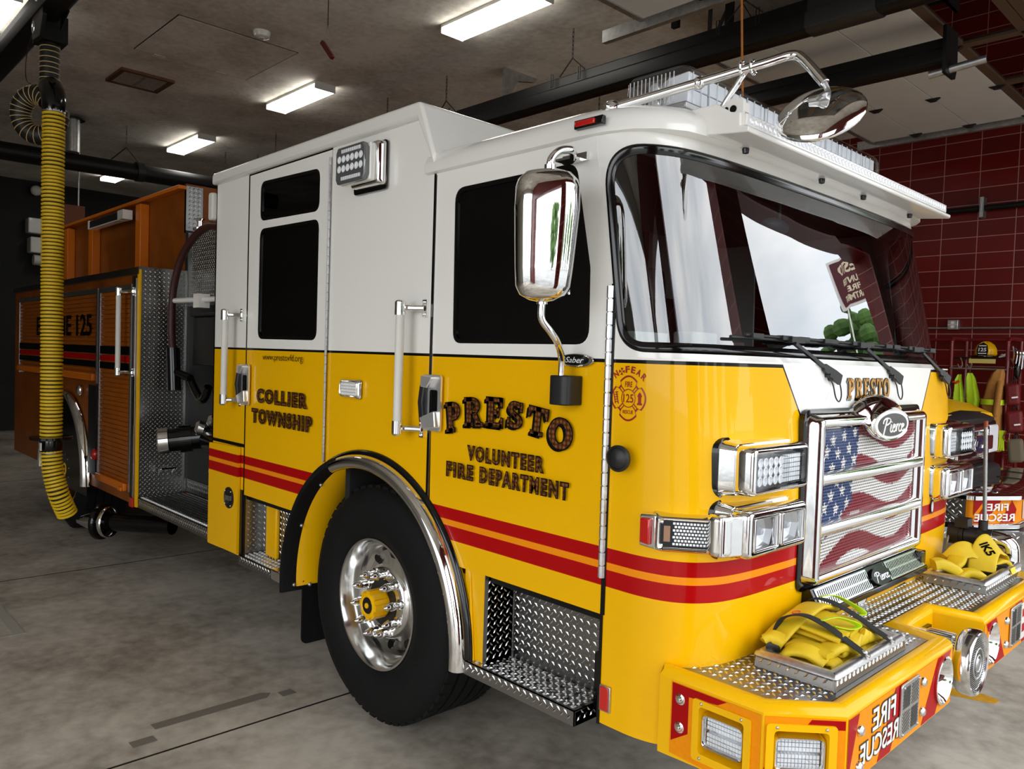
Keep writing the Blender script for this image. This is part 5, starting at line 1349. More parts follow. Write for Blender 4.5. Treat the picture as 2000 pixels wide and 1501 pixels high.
    P('red_side_lens', mb, M['red_lens'], t_, bevel=.004)
    mb = MB(); mb.loops([[Q((1.755,.06+d,1.135+d)),Q((1.755,.06+d,1.275-d)),Q((1.82,.135-d,1.275-d)),Q((1.82,.135-d,1.135+d))] for d in (0,.002)], True, True); mb = MB(); mb.tube([Q((1.775,.088,1.140)),Q((1.775,.088,1.150)),Q((1.775,.088,1.260)),Q((1.775,.088,1.270))], [.030,.040,.040,.030], 24); mb.loops([[Q((x_,y_,z_)) for x_,y_ in ((1.745,.06),(1.800,.052),(1.832,.130),(1.78,.16))] for z_ in (1.142,1.268)], True, True); P('signal_bridge', mb, M['chrome'], t_, bevel=.014, seg=4)
cluster(False); cluster(True)

# ---- bumper
BZ0, BZ1 = .535, .775
bo = [(1.64,-.008),(1.995,-.01),(2.165,.152),(2.165,1.035),(1.985,1.075),(1.985,1.385),(2.165,1.405),(2.165,2*YC-.152),(1.995,2*YC+.01),(1.64,2*YC+.008)]
inn = [(1.64,.055),(1.968,.055),(2.10,.182),(2.10,.985),(1.925,1.025),(1.925,1.435),(2.10,1.455),(2.10,2*YC-.182),(1.968,2*YC-.055),(1.64,2*YC-.055)]
n = len(bo)
def zb0(p): return BZ0 - .03*max(0,min(1,(2.165-p[0])/.3)) if (p[1] < .3 or p[1] > 2.14) else BZ0+.01
L = [[Vector((p[0],p[1],z if z is not None else zb0(p))) for p in b_] for b_,z in ((bo,None),(bo,BZ1-.022),(grow(bo,-.008),BZ1-.006),([((a[0]*.65+c[0]*.35),(a[1]*.65+c[1]*.35)) for a,c in zip(bo,inn)],BZ1+.004),([((a[0]*.35+c[0]*.65),(a[1]*.35+c[1]*.65)) for a,c in zip(bo,inn)],BZ1+.002),(inn,BZ1-.012),(inn,BZ0+.03))]
# grow() treats the open ends too; keep the two rear ends square
mb = MB(); mb.loops(L[1:], False); mb.add([l[0] for l in L],[tuple(range(len(L)))]); mb.add([l[-1] for l in L],[tuple(range(len(L)))])
PK_S, PK_C = (.128,.322,.535,.722), (.008,.206,.545,.727)
def pk_in(q): return rrect(q[0]+.022,q[1]-.022,q[2]+.024,q[3]-.020,.014)
for i in range(n-1):
    if i in (2, 6):
        a, b = Vector(bo[i]), Vector(bo[i+1]); Lx = (b-a).length
        hc_ = .935-bo[2][1] if i == 2 else Lx-(.935-bo[2][1])
        me = fill([[(0,BZ0+.01),(Lx,BZ0+.01),(Lx,BZ1-.022),(0,BZ1-.022)], circ(hc_,.652,.079,36)], .0002); mb.mesh(me, lambda u,v,q: Vector((2.165-(.004 if q < 0 else 0),a.y+u,v))); bpy.data.meshes.remove(me)
    elif i in (0, 1):
        a, b = Vector(bo[i]), Vector(bo[i+1]); d = (b-a).normalized(); nrm = Vector((d.y,-d.x))
        qf = [(0,zb0(bo[i])),((b-a).length,zb0(bo[i+1])),((b-a).length,BZ1-.022),(0,BZ1-.022)]
        me = fill([qf, pk_in((PK_S,PK_C)[i])], .0002); mb.mesh(me, lambda u,v,q: Vector((a.x+d.x*u-nrm.x*(.004 if q < 0 else 0),a.y+d.y*u-nrm.y*(.004 if q < 0 else 0),v))); bpy.data.meshes.remove(me)
    else:
        mb.add([L[0][i],L[0][i+1],L[1][i+1],L[1][i]],[(0,1,2,3)])
HOLE = circ(.783, .652, .079, 36)
bm_ = P('bumper', mb, M['yellow'], smooth=55)
mb = MB(); mb.box(1.60,2.09,.05,.98,.53,.545); mb.box(1.60,2.09,1.46,2.39,.53,.545); mb.prism([(1.3,.08),(1.6,.08),(1.6,2.36),(1.3,2.36)], TOP(.48), 0, .22); P('bumper_frame', mb, M['gloss_black'], bm_)
# deck plate
deck = [(1.56,.06),(1.965,.06),(2.098,.185),(2.098,.985),(1.922,1.022),(1.922,1.438),(2.098,1.455),(2.098,2*YC-.185),(1.965,2*YC-.06),(1.56,2*YC-.06)]
mb = MB(); tread(mb, deck, TOP(.764), .036, .0032); P('deck_plate', mb, M['tread'], bm_, smooth=0)
# reflective film on the faces of the bumper
def face(a, b, z0=None):
    a, b = Vector(a), Vector(b); d = (b-a).normalized(); nrm = Vector((d.y,-d.x))
    return (lambda u,v,q: Vector((a.x+d.x*u+nrm.x*q, a.y+d.y*u+nrm.y*q, v))), (b-a).length
fs_, Ls = face(bo[0], bo[1]); fc, Lc = face(bo[1], bo[2]); ff, Lf = face(bo[2], bo[3]); fg, Lg = face(bo[6], bo[7]); fh, Lh_ = face(bo[7], bo[8])
zt = BZ1-.030
def deco(fm, polys, hole=None):
    for mat, poly, w_ in polys:
        mb = MB(); mb.mesh(fill([poly]+([hole] if hole and mat == 'orange' else []), .0008), lambda u,v,q: fm(u,v,w_+q)); P('reflective_film', mb, M[mat], bm_, smooth=0)
deco(fs_, [('orange',[(.045,.520),(.350,.508),(.350,zt),(.045,zt)],.0015), ('red',[(.05,.56),(.05,zt-.002),(.24,zt-.002),(.21,zt-.02),(.11,zt-.03),(.11,.60)],.0025)], pk_in(PK_S))
deco(fc, [('orange',[(.005,.515),(Lc-.004,.535),(Lc-.004,zt),(.005,zt)],.0015), ('red',[(.115,zt-.03),(.135,zt-.004),(Lc-.006,zt-.004),(Lc-.006,zt-.03)],.0025), ('red',[(.005,.52),(.04,.53),(.005,.60)],.0025)], pk_in(PK_C))
def stripes(fm, L_, k):
    pol = [('orange',[(.004,.548),(L_-.006,.548),(L_-.006,zt),(.004,zt)],.0015)]
    s0 = [(-.02,.10,.05),(.42,.55,.18),(.74,.88,.18)]
    s0 = [(.00,.075,-.085),(.345,.445,-.125),(.725,.86,-.14)]
    for a,b_,sh in s0:
        q = [(max(a,.004),zt-.002),(min(b_,L_-.006),zt-.002),(min(max(b_+sh,.004),L_-.006),.550),(max(a+sh,.004),.550)]
        if k: q = [(L_-u,v) for u,v in q][::-1]
        if abs(q[2][0]-q[3][0]) < .003: q.pop(3)
        pol.append(('red', q, .0025))
    hu = (.935-bo[2][1]) if not k else L_-(.935-bo[2][1])
    hp = circ(hu, .652, .080, 40)
    for mat, q, w_ in pol:
        if mat == 'orange': deco(fm, [(mat, q, w_)], hp); continue
        # cut the round horn opening out of a stripe that meets it
        if min(abs(p[0]-hu) for p in q) > .3 or not (min(p[0] for p in q) < hu+.08 and max(p[0] for p in q) > hu-.08): deco(fm, [(mat, q, w_)]); continue
        mb = MB(); tmp = MB(); me = fill([q], .0008)
        bm = bmesh.new(); bm.from_mesh(me); bpy.data.meshes.remove(me)
        bmesh.ops.delete(bm, geom=[f for f in bm.faces if abs(f.normal.z) < .5 or f.normal.z < 0], context='FACES')
        for a in range(20):
            t_ = 2*PI*a/20; nv = Vector((math.cos(t_), math.sin(t_), 0))
            bmesh.ops.bisect_plane(bm, geom=bm.verts[:]+bm.edges[:]+bm.faces[:], plane_co=Vector((hu,.652,0))+nv*.080, plane_no=nv)
        bmesh.ops.delete(bm, geom=[f for f in bm.faces if math.hypot(f.calc_center_median().x-hu, f.calc_center_median().y-.652) < .0795], context='FACES')
        mb.add([fm(v.co.x, v.co.y, w_) for v in bm.verts], [[v.index for v in f.verts] for f in bm.faces] if not bm.verts.index_update() else [])
        bm.free(); P('reflective_film', mb, M[mat], bm_, smooth=0)
stripes(ff, Lf, 0); stripes(fg, Lg, 1)
# lettering, mirrored as on the vehicle
def mirtext(body, fm, u1, v0, wd, ht, w_):
    a, b_ = MB(), MB()
    text(b_, body, lambda u,v,q: fm(u1-u, v0+v, q), wd, ht, w_, .0006, offset=.05, grow=.004); text(a, body, lambda u,v,q: fm(u1-u, v0+v, q), wd, ht, w_+.0010, .0006, offset=.015)
    P('lettering_outline', b_, M['gloss_black'], bm_, smooth=0); P('lettering', a, M['white'], bm_, smooth=0)
mirtext('FIRE', ff, .345, .660, .175, .066, .0035); mirtext('RESCUE', ff, .375, .580, .290, .064, .0035)
mb = MB(); text(mb, 'E125', lambda u,v,q: fg(Lg-.36+u*1, .565+v, q), .30, .165, .0035, .001, offset=.02); P('lettering', mb, M['white'], bm_, smooth=0)
# warning lamp pockets on side and chamfer
def pocket(fm, u0, u1, v0, v1):
    mb = MB(); o = rrect(u0,u1,v0,v1,.012); i_ = rrect(u0+.022,u1-.022,v0+.024,v1-.020,.014)
    mb.mesh(fill([o, i_], .006), lambda u,v,q: fm(u,v,.0055+q)); pk = P('lamp_pocket', mb, M['yellow'], smooth=30); mb = MB(); mb.loops([[fm(u,v,.0085) for u,v in i_],[fm(u,v,-.045) for u,v in grow(i_,-.006)],[fm(u,v,-.046) for u,v in grow(i_,-.07)]], True, False); P('pocket_liner', mb, M['yellow'], pk, smooth=30)
    for u,v in ((u0+.03,v1-.010),(u1-.03,v1-.010),(u0+.03,v0+.011),(u1-.03,v0+.011)):
        mb = MB(); mb.ball(fm(u,v,.009),.0048,8,5); P('screw', mb, M['steel'], pk)
    cu_, cv_ = (u0+u1)/2, (v0+v1)/2+.0; wu, wv = (u1-u0-.044)/2-.002, (v1-v0-.044)/2-.016
    mb = MB(); oo = rrect(cu_-wu,cu_+wu,cv_-wv,cv_+wv,.026,8)
    mb.loops([[fm(u,v,q) for u,v in grow(oo,d)] for q,d in ((-.05,0),(-.008,0),(.0,-.006),(-.004,-.011),(-.012,-.013))], True); P('lamp_bezel', mb, M['chrome'], pk, smooth=50)
    mb = MB()
    mb.prism(grow(oo,-.012), fm, -.034, -.030)
    for i in range(12):
        for j in range(2):
            for q_ in range(3): mb.obox(fm(cu_-wu+.020+i*(2*wu-.04)/11, cv_-wv*.44+j*wv*.88-.013+q_*.013, -.022), ((fm(1,0,0)-fm(0,0,0)),(0,0,1),(fm(0,0,1)-fm(0,0,0))), (.0042,.0052,.008))
    P('led_optics', mb, M['led'], pk)
    mb = MB(); mb.loops([[fm(u,v,q) for u,v in grow(oo,d)] for q,d in ((-.03,-.014),(-.006,-.012),(.002,-.022))], True, True); P('lamp_lens', mb, M['lens'], pk, smooth=50)
pocket(fs_, *PK_S); pocket(fc, *PK_C)
mb = MB()
for u,v in ((.080,.698),(.080,.610)): 
    mb = MB(); mb.lathe([(.017,0),(.017,.002),(.012,.004),(.011,.007),(.007,.011),(.001,.012)], fs_(u,v,.002), (0,-1,0), 18); P('bumper_bolt', mb, M['chrome'])
# bolts, speaker grille, air horn on the front faces
def front_set(mr):
    Q = (lambda p: mir(p)) if mr else (lambda p: Vector(p))
    X = 2.166
    mb = MB()
    for y,z in ((.232,.692),(.232,.585),(.735,.700),(.735,.600)): mb = MB(); mb.lathe([(.017,.0),(.016,.006),(.010,.012),(.001,.013)], Q((X+.002,y,z)), (1,0,0), 16); P('bumper_bolt', mb, M['chrome'])
    mb = MB(); mb.prism(rrect(.530,.685,.572,.742,.012), lambda u,v,q: Q((X+.003+q,u,v)), 0, .007); sg = P('speaker_grille', mb, M['brushed'], bevel=.002)
    mb = MB(); cy, cz = .6075, .657
    for su in (1,-1):
        for sv_ in (1,-1):
            for k in range(1, 12):
                d = .008+k*.0105
                p, q = Vector((d-.004, .004)), Vector((.004, d-.004))
                if p.x > .066: p = Vector((.066, d-.066))
                if q.y > .074: q = Vector((d-.074, .074))
                if p.x - q.x < .006: continue
                m_, h_ = (p+q)/2, (p-q).length/2-.002
                a_ = Q((X+.0102, cy+su*m_.x, cz+sv_*m_.y)); ax_ = Vector((0, su*(1 if not mr else -1), -sv_)).normalized()
                mb.obox(a_, (ax_, ax_.cross(Vector((1,0,0))), (1,0,0)), (h_, .0012, .0006))
    P('grille_slots', mb, M['gloss_black'], sg, smooth=0)
    mb = MB()
    for y,z in ((.545,.732),(.672,.732),(.545,.582),(.672,.582)): mb.ball(Q((X+.011,y,z)),.005,8,5)
    P('screw', mb, M['steel'], sg)
    mb = MB(); c_ = Q((X,.935,.652)); mb.lathe([(.082,.002),(.084,.010),(.078,.012),(.070,.004),(.052,-.03),(.032,-.075),(.018,-.11),(.001,-.115)], c_, (1,0,0), 40); P('air_horn', mb, M['chrome'], smooth=60)
front_set(False); front_set(True)
# round siren in the notch
sc = Vector((2.0,1.182,.662))
mb = MB(); mb.lathe([(.001,-.02),(.075,-.02),(.078,.0),(.078,.13),(.105,.15),(.118,.16),(.122,.175),(.122,.205),(.115,.215),(.105,.212),(.10,.200)], sc, (1,0,0), 48); si = P('siren', mb, M['alu'], smooth=40)
mb = MB()
for k in range(40):
    a = 2*PI*k/40; c_ = Vector((0,math.cos(a),math.sin(a))); mb.obox(sc+Vector((.08,0,0))+c_*.080, ((1,0,0),c_,c_.cross(Vector((1,0,0)))), (.045,.006,.003))
P('cooling_fins', mb, M['alu'], si, smooth=0)
mb = MB(); mb.lathe([(.001,.198),(.104,.198)], sc, (1,0,0), 40); P('siren_cone', mb, M['gloss_black'], si)
mb = MB()
for k in range(-13,14):
    h_ = math.sqrt(max(.101**2-(k*.0078)**2,0)); mb.box(sc.x+.203,sc.x+.207,sc.y-h_,sc.y+h_,sc.z+k*.0078-.0016,sc.z+k*.0078+.0016)
for rr_ in (.03,.055): mb.tube([sc+Vector((.209,rr_*math.cos(a),rr_*math.sin(a))) for a in [2*PI*k/28 for k in range(28)]], .004, 6, closed=True)
mb.ball(sc+Vector((.209,0,0)),(.006,.02,.02),12,6); P('siren_grille', mb, M['brushed'], si)
mb = MB(); mb.box(1.93,2.0,1.12,1.33,.56,.72); P('siren_mount', mb, M['gloss_black'], si)
# hose trays in the deck
def tray(xa, xb, y0, y1, nm):
    fr = rpoly([(xa,y0),(xb,y0),(xb,y1),(xa,y1)], .015, 3)
    sec = [(.006,.795),(.0,.803),(.004,.812),(.016,.818),(.036,.816),(.044,.808),(.046,.785),(.046,.70)]
    mb = MB(); mb.loops([[Vector((p[0],p[1],z)) for p in grow(fr,-d)] for d,z in sec], True); tr_ = P(nm, mb, M['brushed'], smooth=50)
    mb = MB(); mb.box(xa+.04,xb-.04,y0+.04,y1-.04,.695,.70); P('tray_floor', mb, M['gloss_black'], tr_)
    mb = MB(); tread(mb, [(xa+.005,.765),(xb-.002,.765),(xb-.006,.802),(xa+.008,.802)], lambda u,v,q: Vector((u,y0+.004+(v-.765)*.15-q,v)), .030)
    tread(mb, [(y0,.765),(y1,.765),(y1-.004,.802),(y0+.004,.802)], lambda u,v,q: Vector((xb-.004-(v-.765)*.15+q,u,v)), .030); P('tray_skirt', mb, M['tread'], tr_, smooth=0)
    return tr_
tray(1.81,2.085,.255,.815,'hose_tray'); tray(1.80,2.065,1.80,2.375,'hose_tray')
# discharge elbow and valve at the far end of the bumper
ey = 2.42
mb = MB(); mb.tube(spline([(2.0,ey,.70),(2.0,ey,.84),(1.985,ey,.885),(1.93,ey-.01,.90),(1.90,ey-.01,.90)],6), .042, 18); de = P('discharge_elbow', mb, M['chrome'])
mb = MB(); mb.tube([(1.92,ey-.01,.90),(1.80,ey-.02,.90)], .046, 18); mb.tube([(1.885,ey-.01,.90),(1.86,ey-.01,.90)], .055, 18); mb.tube([(1.78,ey-.02,.90),(1.73,ey-.02,.90)], .056, 18); mb.box(1.76,1.82,ey-.06,ey+.02,.94,.985); mb.tube([(1.88,ey-.02,.94),(1.88,ey-.02,.985)],.022,12); mb.tube([(1.78,ey-.03,.965),(1.70,ey-.05,1.03)], .008, 8); mb.ball((1.69,ey-.052,1.037),.014,10,6); P('valve', mb, M['black'], de)
mb = MB(); mb.tube([(1.80,ey-.02,.90),(1.78,ey-.02,.90)], .050, 18); P('coupling', mb, M['dark_steel'], de)
mb = MB()
cs = [(1.74,ey-.07,.90),(1.735,ey-.075,.86),(1.73,ey-.07,.82)]
for q_ in range(2): mb.tube([cs[q_],cs[q_+1]],.005,6)
P('valve_chain', mb, M['steel'], de)
mb = MB(); mb.prism(circ(1.955,1.09,.020,20,ry=.034), FRONT(0), 1.778, 1.781); P('round_sticker', mb, M['gloss_black']); 
mb = MB(); mb.prism(circ(1.955,1.09,.013,20,ry=.025), FRONT(0), 1.781, 1.782); P('round_sticker', mb, M['led'])
# vertical guide rod on the far corner
mb = MB(); mb.tube([(1.60,2.47,.78),(1.59,2.47,1.47)], .007, 8); P('guide_rod', mb, M['steel'])

# ================================================================== pump bay and rear body
M['pump_dark'] = pm('pump_panel_dark', lin(15,15,15), .5)
M['shutter'] = pm('orange_shutter', lin(200,104,14), .4, coat=.2, spec=.25); M['roll'] = pm('roll_door_dimmed', lin(150,78,12), .4, coat=.2, noise=.15, nscale=5, spec=.25)  # roll door orange darkened to carry the shade at the rear
BXF = -3.165; BZT = 2.325; BXR = -7.2
mb = MB(); mb.box(BXR,BXF,.012,2*YC-.012,.51,BZT-.03); rb = P('rear_body', mb, M['orange_dimmed'])
mb = MB(); tread(mb, [(.0,.515),(.36,.515),(.36,BZT),(.0,BZT)], lambda u,v,q: Vector((BXF+.006+q,u,v)), .034); P('body_end_plate', mb, M['tread'], rb, smooth=0)
mb = MB(); mb.box(BXF-.03,BXF+.012,-.006,.012,.505,BZT-.02); P('corner_trim', mb, M['yellow'], rb, bevel=.003)
mb = MB(); tread(mb, [(.0,BXR),(.40,BXR),(.40,BXF),(.0,BXF)], lambda u,v,q: Vector((v,u,BZT+q)), .045); mb.box(BXR,BXF+.01,-.012,.03,BZT-.055,BZT-.004)
P('body_top_plate', mb, M['tread'], rb, smooth=0)
def shutter(xa, xb, za, zb, nm='roll_door'):
    mb = MB(); nsl = int((zb-za)/.036)
    pts = []
    for k in range(nsl):
        z = za+(zb-za)*k/nsl; d = (zb-za)/nsl
        pts += [(.004,z+d*.06),(-.006,z+d*.15),(-.007,z+d*.85),(.004,z+d*.94)]
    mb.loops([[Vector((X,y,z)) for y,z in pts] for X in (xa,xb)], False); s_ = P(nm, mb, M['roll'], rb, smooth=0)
    m = MB(); m.box(xa-.03,xa,-.012,.02,za-.02,zb+.04); m.box(xb,xb+.03,-.012,.02,za-.02,zb+.04); m.box(xa,xb,-.012,.02,zb,zb+.04); P('door_track', m, M['brushed'], s_)
    m = MB(); m.box(xa,xb,-.010,-.0075,za+(zb-za)*.0,za+.001); 
    for z0,z1,mt in ((1.655,1.72,'gloss_black'),(1.60,1.645,'red'),(1.535,1.59,'gloss_black')):
        if za < z0 and z1 < zb: mm = MB(); mm.box(xa,xb,-.0105,-.0085,z0,z1); P('body_stripe', mm, M[mt], s_)
    return s_
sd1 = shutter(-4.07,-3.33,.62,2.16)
mb = MB(); mb.box(-4.07,-3.36,-.035,-.004,.60,.66); mb.box(-3.45,-3.37,-.05,-.034,.60,.63); P('lift_bar', mb, M['shutter'], sd1, bevel=.006)
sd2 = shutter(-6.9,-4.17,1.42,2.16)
mb = MB(); mb.box(-6.9,-4.2,-.035,-.004,1.42,1.48); P('lift_bar', mb, M['shutter'], sd2, bevel=.006)
mb = MB(); text(mb, 'ENGINE 125', lambda u,v,q: SIDE(-6.15+u, 1.80+v, q), 1.85, .19, .0115, .001, offset=.02); P('lettering', mb, M['gloss_black'], sd2, smooth=0)
for xa in (-3.18,-4.10): 
    pass
mb = MB(); mb.box(-3.30,-3.20,-.008,.012,.51,2.26); P('end_post', mb, M['black'], rb)
mb = MB(); mb.box(-3.235,-3.205,-.012,0,.52,2.24); P('edge_molding', mb, M['chrome'], rb)
grab_rail(-3.395, 2.165, 1.50, -3.26, None)
# rear wheel arch, wheel
mb = MB(); cxr = -5.10
mb.loops([[Vector((cxr+r*math.cos(a),y,.54+r*math.sin(a))) for r,y in ((.70,.0),(.70,-.05),(.72,-.065),(.75,-.05),(.76,.0))] for a in [-.06+ (PI+.12)*k/40 for k in range(41)]], True, True); P('rear_fender_trim', mb, M['chrome'], smooth=60)
mb = MB(); mb.prism(circ(cxr,.54,.70,30,0,PI)+[(cxr-.70,.40),(cxr+.70,.40)], SIDE, .0, .004); P('rear_wheel_well', mb, M['gloss_black'])
wheel(cxr, .02, True, 'rear_wheel')
mb = MB(); mb.box(-4.36,-4.15,-.012,0,.62,1.38); P('side_panel', mb, M['pump_dark'], rb)
mb = MB(); mb.ball(SIDE(-4.62,1.32,.01),(.05,.03,.05),14,8); P('reflector_lamp', mb, M['chrome'], rb)
mb = MB(); mb.ball(SIDE(-4.14,.80,.02),(.035,.03,.05),14,8); mb.box(-3.27,-3.20,-.02,0,.50,.57); P('red_marker', mb, M['red_lens'], rb)
# upper hose bed sides
uy = .335
mb = MB(); mb.box(-7.0,BXF,uy,uy+.05,BZT,2.99); mb.box(-7.0,BXF,2*YC-uy-.05,2*YC-uy,BZT,2.99); mb.box(BXF-.03,BXF,uy,2*YC-uy,2.62,3.0); hb = P('hose_bed', mb, M['orange_dimmed'])
mb = MB()
for X in (-4.02,-5.35,-6.2): mb.box(X-.06,X+.06,uy-.075,uy,BZT,2.93)
mb.box(-7.0,BXF,uy-.06,uy+.06,2.955,2.985); P('bed_post', mb, M['shutter'], hb, bevel=.006)
mb = MB(); tread(mb, [(uy,2.64),(uy+.13,2.64),(uy+.13,2.985),(uy,2.985)], lambda u,v,q: Vector((BXF+.004+q,u,v)), .034); P('bed_end_plate', mb, M['tread'], hb, smooth=0)
mb = MB(); tread(mb, [(uy,BZT),(uy+.10,BZT),(uy+.10,2.64),(uy,2.64)], lambda u,v,q: Vector((BXF+.004+q,u,v)), .034); P('bed_end_plate', mb, M['dark_steel'], hb, smooth=0)
mb = MB(); mb.obox((-4.75,uy-.10,2.86),((1,0,0),(0,1,0),(0,0,1)),(.42,.035,.035)); bl = P('bed_light', mb, M['dark_steel'], hb, bevel=.006)
mb = MB(); mb.box(-4.34,-4.20,uy-.14,uy-.06,2.82,2.90); mb.box(-5.20,-5.165,uy-.14,uy-.06,2.82,2.90); mb.box(-5.17,-4.33,uy-.137,uy-.075,2.818,2.826); P('light_end', mb, M['white'], bl)
# pump panel recess between cab and body
mb = MB(); mb.box(BXF,-1.80,.37,2.1,.60,2.30); pp = P('pump_panel', mb, M['pump_dark'])
mb = MB(); mb.box(BXF+.006,BXF+.03,.345,.375,.6,2.62); P('panel_trim', mb, M['tread'], pp)
mb = MB(); tread(mb, [(BXF+.03,2.05),(-1.80,2.05),(-1.80,2.62),(BXF+.03,2.62)], lambda u,v,q: Vector((u,.365-q,v)), .034); P('upper_tread', mb, M['tread'], pp, smooth=0)
mb = MB(); mb.box(-2.85,-1.81,.28,.37,1.60,1.96); mb.box(-2.85,-1.81,.25,.37,1.96,1.985); P('gauge_box', mb, M['pump_dark'], pp, bevel=.01)
mb = MB(); tread(mb, [(-3.13,.0),(-1.80,.0),(-1.80,.40),(-3.13,.40)], TOP(.585), .034); tread(mb, [(-3.13,.51),(-1.80,.51),(-1.80,.585),(-3.13,.585)], lambda u,v,q: Vector((u,-q,v)), .034); mb.box(-3.13,-1.80,.004,.4,.52,.58); rbd = P('running_board', mb, M['tread'], smooth=0)
mb = MB()
for k in range(9): mb.box(-3.10,-1.82,.05+k*.035,.065+k*.035,.587,.592)
P('grip_strips', mb, M['dark_steel'], rbd)
mb = MB(); tread(mb, [(-3.13,.60),(-1.80,.60),(-1.80,.70),(-3.13,.70)], lambda u,v,q: Vector((u,.362-q,v)), .034); P('kick_plate', mb, M['tread'], rbd, smooth=0)
ic = Vector((-2.74,.03,1.05)); ia = Vector((-.45,-1,-.12)).normalized()
mb = MB(); mb.tube([ic-ia*.42, ic-ia*.05],.085,20); mb.tube([ic-ia*.2, ic-ia*.12],.10,20); mb.tube([(-2.5,.30,1.07),(-1.9,.30,1.05)],.10,18); it = P('intake_valve', mb, M['gloss_black'], pp)
mb = MB(); mb.lathe([(.070,.03),(.085,.03),(.095,.02),(.095,-.045),(.085,-.05),(.070,-.05),(.062,-.03),(.058,.02)], ic, ia, 32); P('intake_collar', mb, M['alu'], it, smooth=30)
mb = MB(); mb.lathe([(.001,-.03),(.064,-.03)], ic, ia, 24); P('intake_throat', mb, M['gloss_black'], it)
for c_,r_ in (((-2.52,.22,1.16),.05),((-2.36,.24,1.22),.045),((-2.15,.24,1.2),.055),((-1.95,.22,1.28),.06),((-1.9,.22,1.0),.045),((-1.93,.24,.86),.03)):
    mb = MB(); mb.lathe([(.001,.04),(r_*.6,.04),(r_,.02),(r_,-.02),(r_*.7,-.04)], c_, (-.4,-1,.3), 20); P('discharge_cap', mb, M['chrome'], pp)
mb = MB(); mb.tube(spline([(-2.30,.30,1.02),(-2.32,.26,.95),(-2.31,.24,.86)],5),.045,14); P('drain_elbow', mb, M['light_body'], pp)
mb = MB(); chain_pts = [(-2.27,.22,1.02),(-2.2,.2,.85),(-2.05,.2,.73),(-1.92,.2,.67)]
cs = spline(chain_pts, 8)
for k in range(len(cs)-1): mb.tube([cs[k], cs[k+1]], .006 if k%2 else .010, 6)
P('cap_chain', mb, M['steel'], pp)
mb = MB(); mb.tube(spline([(-2.15,.30,2.52),(-2.55,.26,2.60),(-2.85,.22,2.46),(-3.02,.2,2.2),(-3.06,.2,1.9),(-3.02,.2,1.70)],8),.028,14); mb2 = MB(); P('booster_hose', mb, pm('red_rubber_hose', lin(58,20,16), .5), pp)
mb2.tube([(-3.02,.2,1.72),(-2.98,.2,1.40)],.05,14); mb2.tube([(-3.0,.2,1.55),(-2.8,.25,1.50)],.03,12); mb2.tube(spline([(-2.85,.26,1.5),(-2.62,.26,1.35),(-2.5,.26,1.45)],5),.03,12); P('hose_nozzle', mb2, M['gloss_black'], pp)
mb = MB(); mb.tube([(-3.1,.2,2.08),(-2.3,.3,2.08)],.02,10); mb.box(-2.70,-2.60,.22,.30,2.02,2.12); P('panel_light', mb, M['white'], pp)
mb = MB(); mb.tube([(BXF+.05,.15,.76),(BXF+.10,.15,.80),(BXF+.10,.25,.80),(BXF+.05,.25,.76)],.012,8); P('panel_handle', mb, M['chrome'], pp)
mb = MB(); mb.lathe([(.05,0),(.05,.02),(.02,.03),(.02,.07),(.045,.09),(.001,.10)], (-2.95,.36,2.62), (0,0,1), 16); P('reel_guide', mb, M['chrome'], pp)
mb = MB(); mb.loops([[Vector((x,y,z)) for x,z in rrect(-1.86,-1.80,2.53,2.70,.02)] for y in (-.03,.12)], True, True); P('rear_cab_light', mb, M['light_body'], bevel=.008)
# chassis, far skirt and exhaust outlet
mb = MB(); mb.box(-7.0,1.6,.45,.70,.55,.75); mb.box(-7.0,1.6,1.74,1.99,.55,.75); mb.box(-3.1,-1.8,.42,2.0,.42,.60); P('chassis', mb, M['gloss_black'])
wheel_far = MB(); wheel_far.lathe([(.30,0),(.52,.0),(.555,.04),(.555,.36),(.52,.40),(.30,.40)], (0,2*YC-.41,WZ), (0,1,0), 48); P('far_tyre', wheel_far, M['rubber'])
wf2 = MB(); wf2.lathe([(.30,0),(.52,.0),(.555,.04),(.555,.75),(.52,.80),(.30,.80)], (cxr,2*YC-.81,WZ), (0,1,0), 48); P('far_tyre', wf2, M['rubber'])
mb = MB(); tp = Vector((-3.72,-.06,.305)); ta = Vector((-.80,-.55,-.02)).normalized()
mb.lathe([(.07,-.62),(.07,-.02),(.095,-.01),(.14,.0),(.145,.015),(.145,.03),(.10,.04)], tp, ta, 32); ex_ = P('tailpipe', mb, M['gloss_black'])
mb = MB(); mb.lathe([(.10,.03),(.075,.09),(.055,.16),(.040,.20),(.025,.24),(.001,.25)], tp, ta, 28); mb.lathe([(.12,-.06),(.125,-.05),(.125,-.03),(.12,-.02)], tp, ta, 28); P('exhaust_cone', mb, M['chrome'], ex_, smooth=60)
# ================================================================== hose packs lying in the trays
def flat_hose(mb, pts, wd, th, up=(0,0,1), wdir=None, k=6):
    P_ = spline(pts, k); L = []
    for i,p in enumerate(P_):
        t_ = (P_[min(i+1,len(P_)-1)]-P_[max(i-1,0)]).normalized()
        if wdir is not None:
            s = Vector(wdir); s = (s - t_*s.dot(t_)).normalized()
        else:
            s = t_.cross(Vector(up)); s = s.normalized() if s.length > .05 else Vector((0,1,0))
        nn = s.cross(t_).normalized()
        L.append([p + s*(wd/2*math.copysign(abs(math.cos(a))**.45,math.cos(a))) + nn*(th/2*math.copysign(abs(math.sin(a))**.8,math.sin(a))) for a in [2*PI*q/18 for q in range(18)]])
    mb.loops(L, True, True)
t = thing('hose_pack', 'folded yellow fire hose under black straps in a front deck tray', 'fire hose', (1.95,.53,.70))
mb = MB(); rn = random.Random(5)
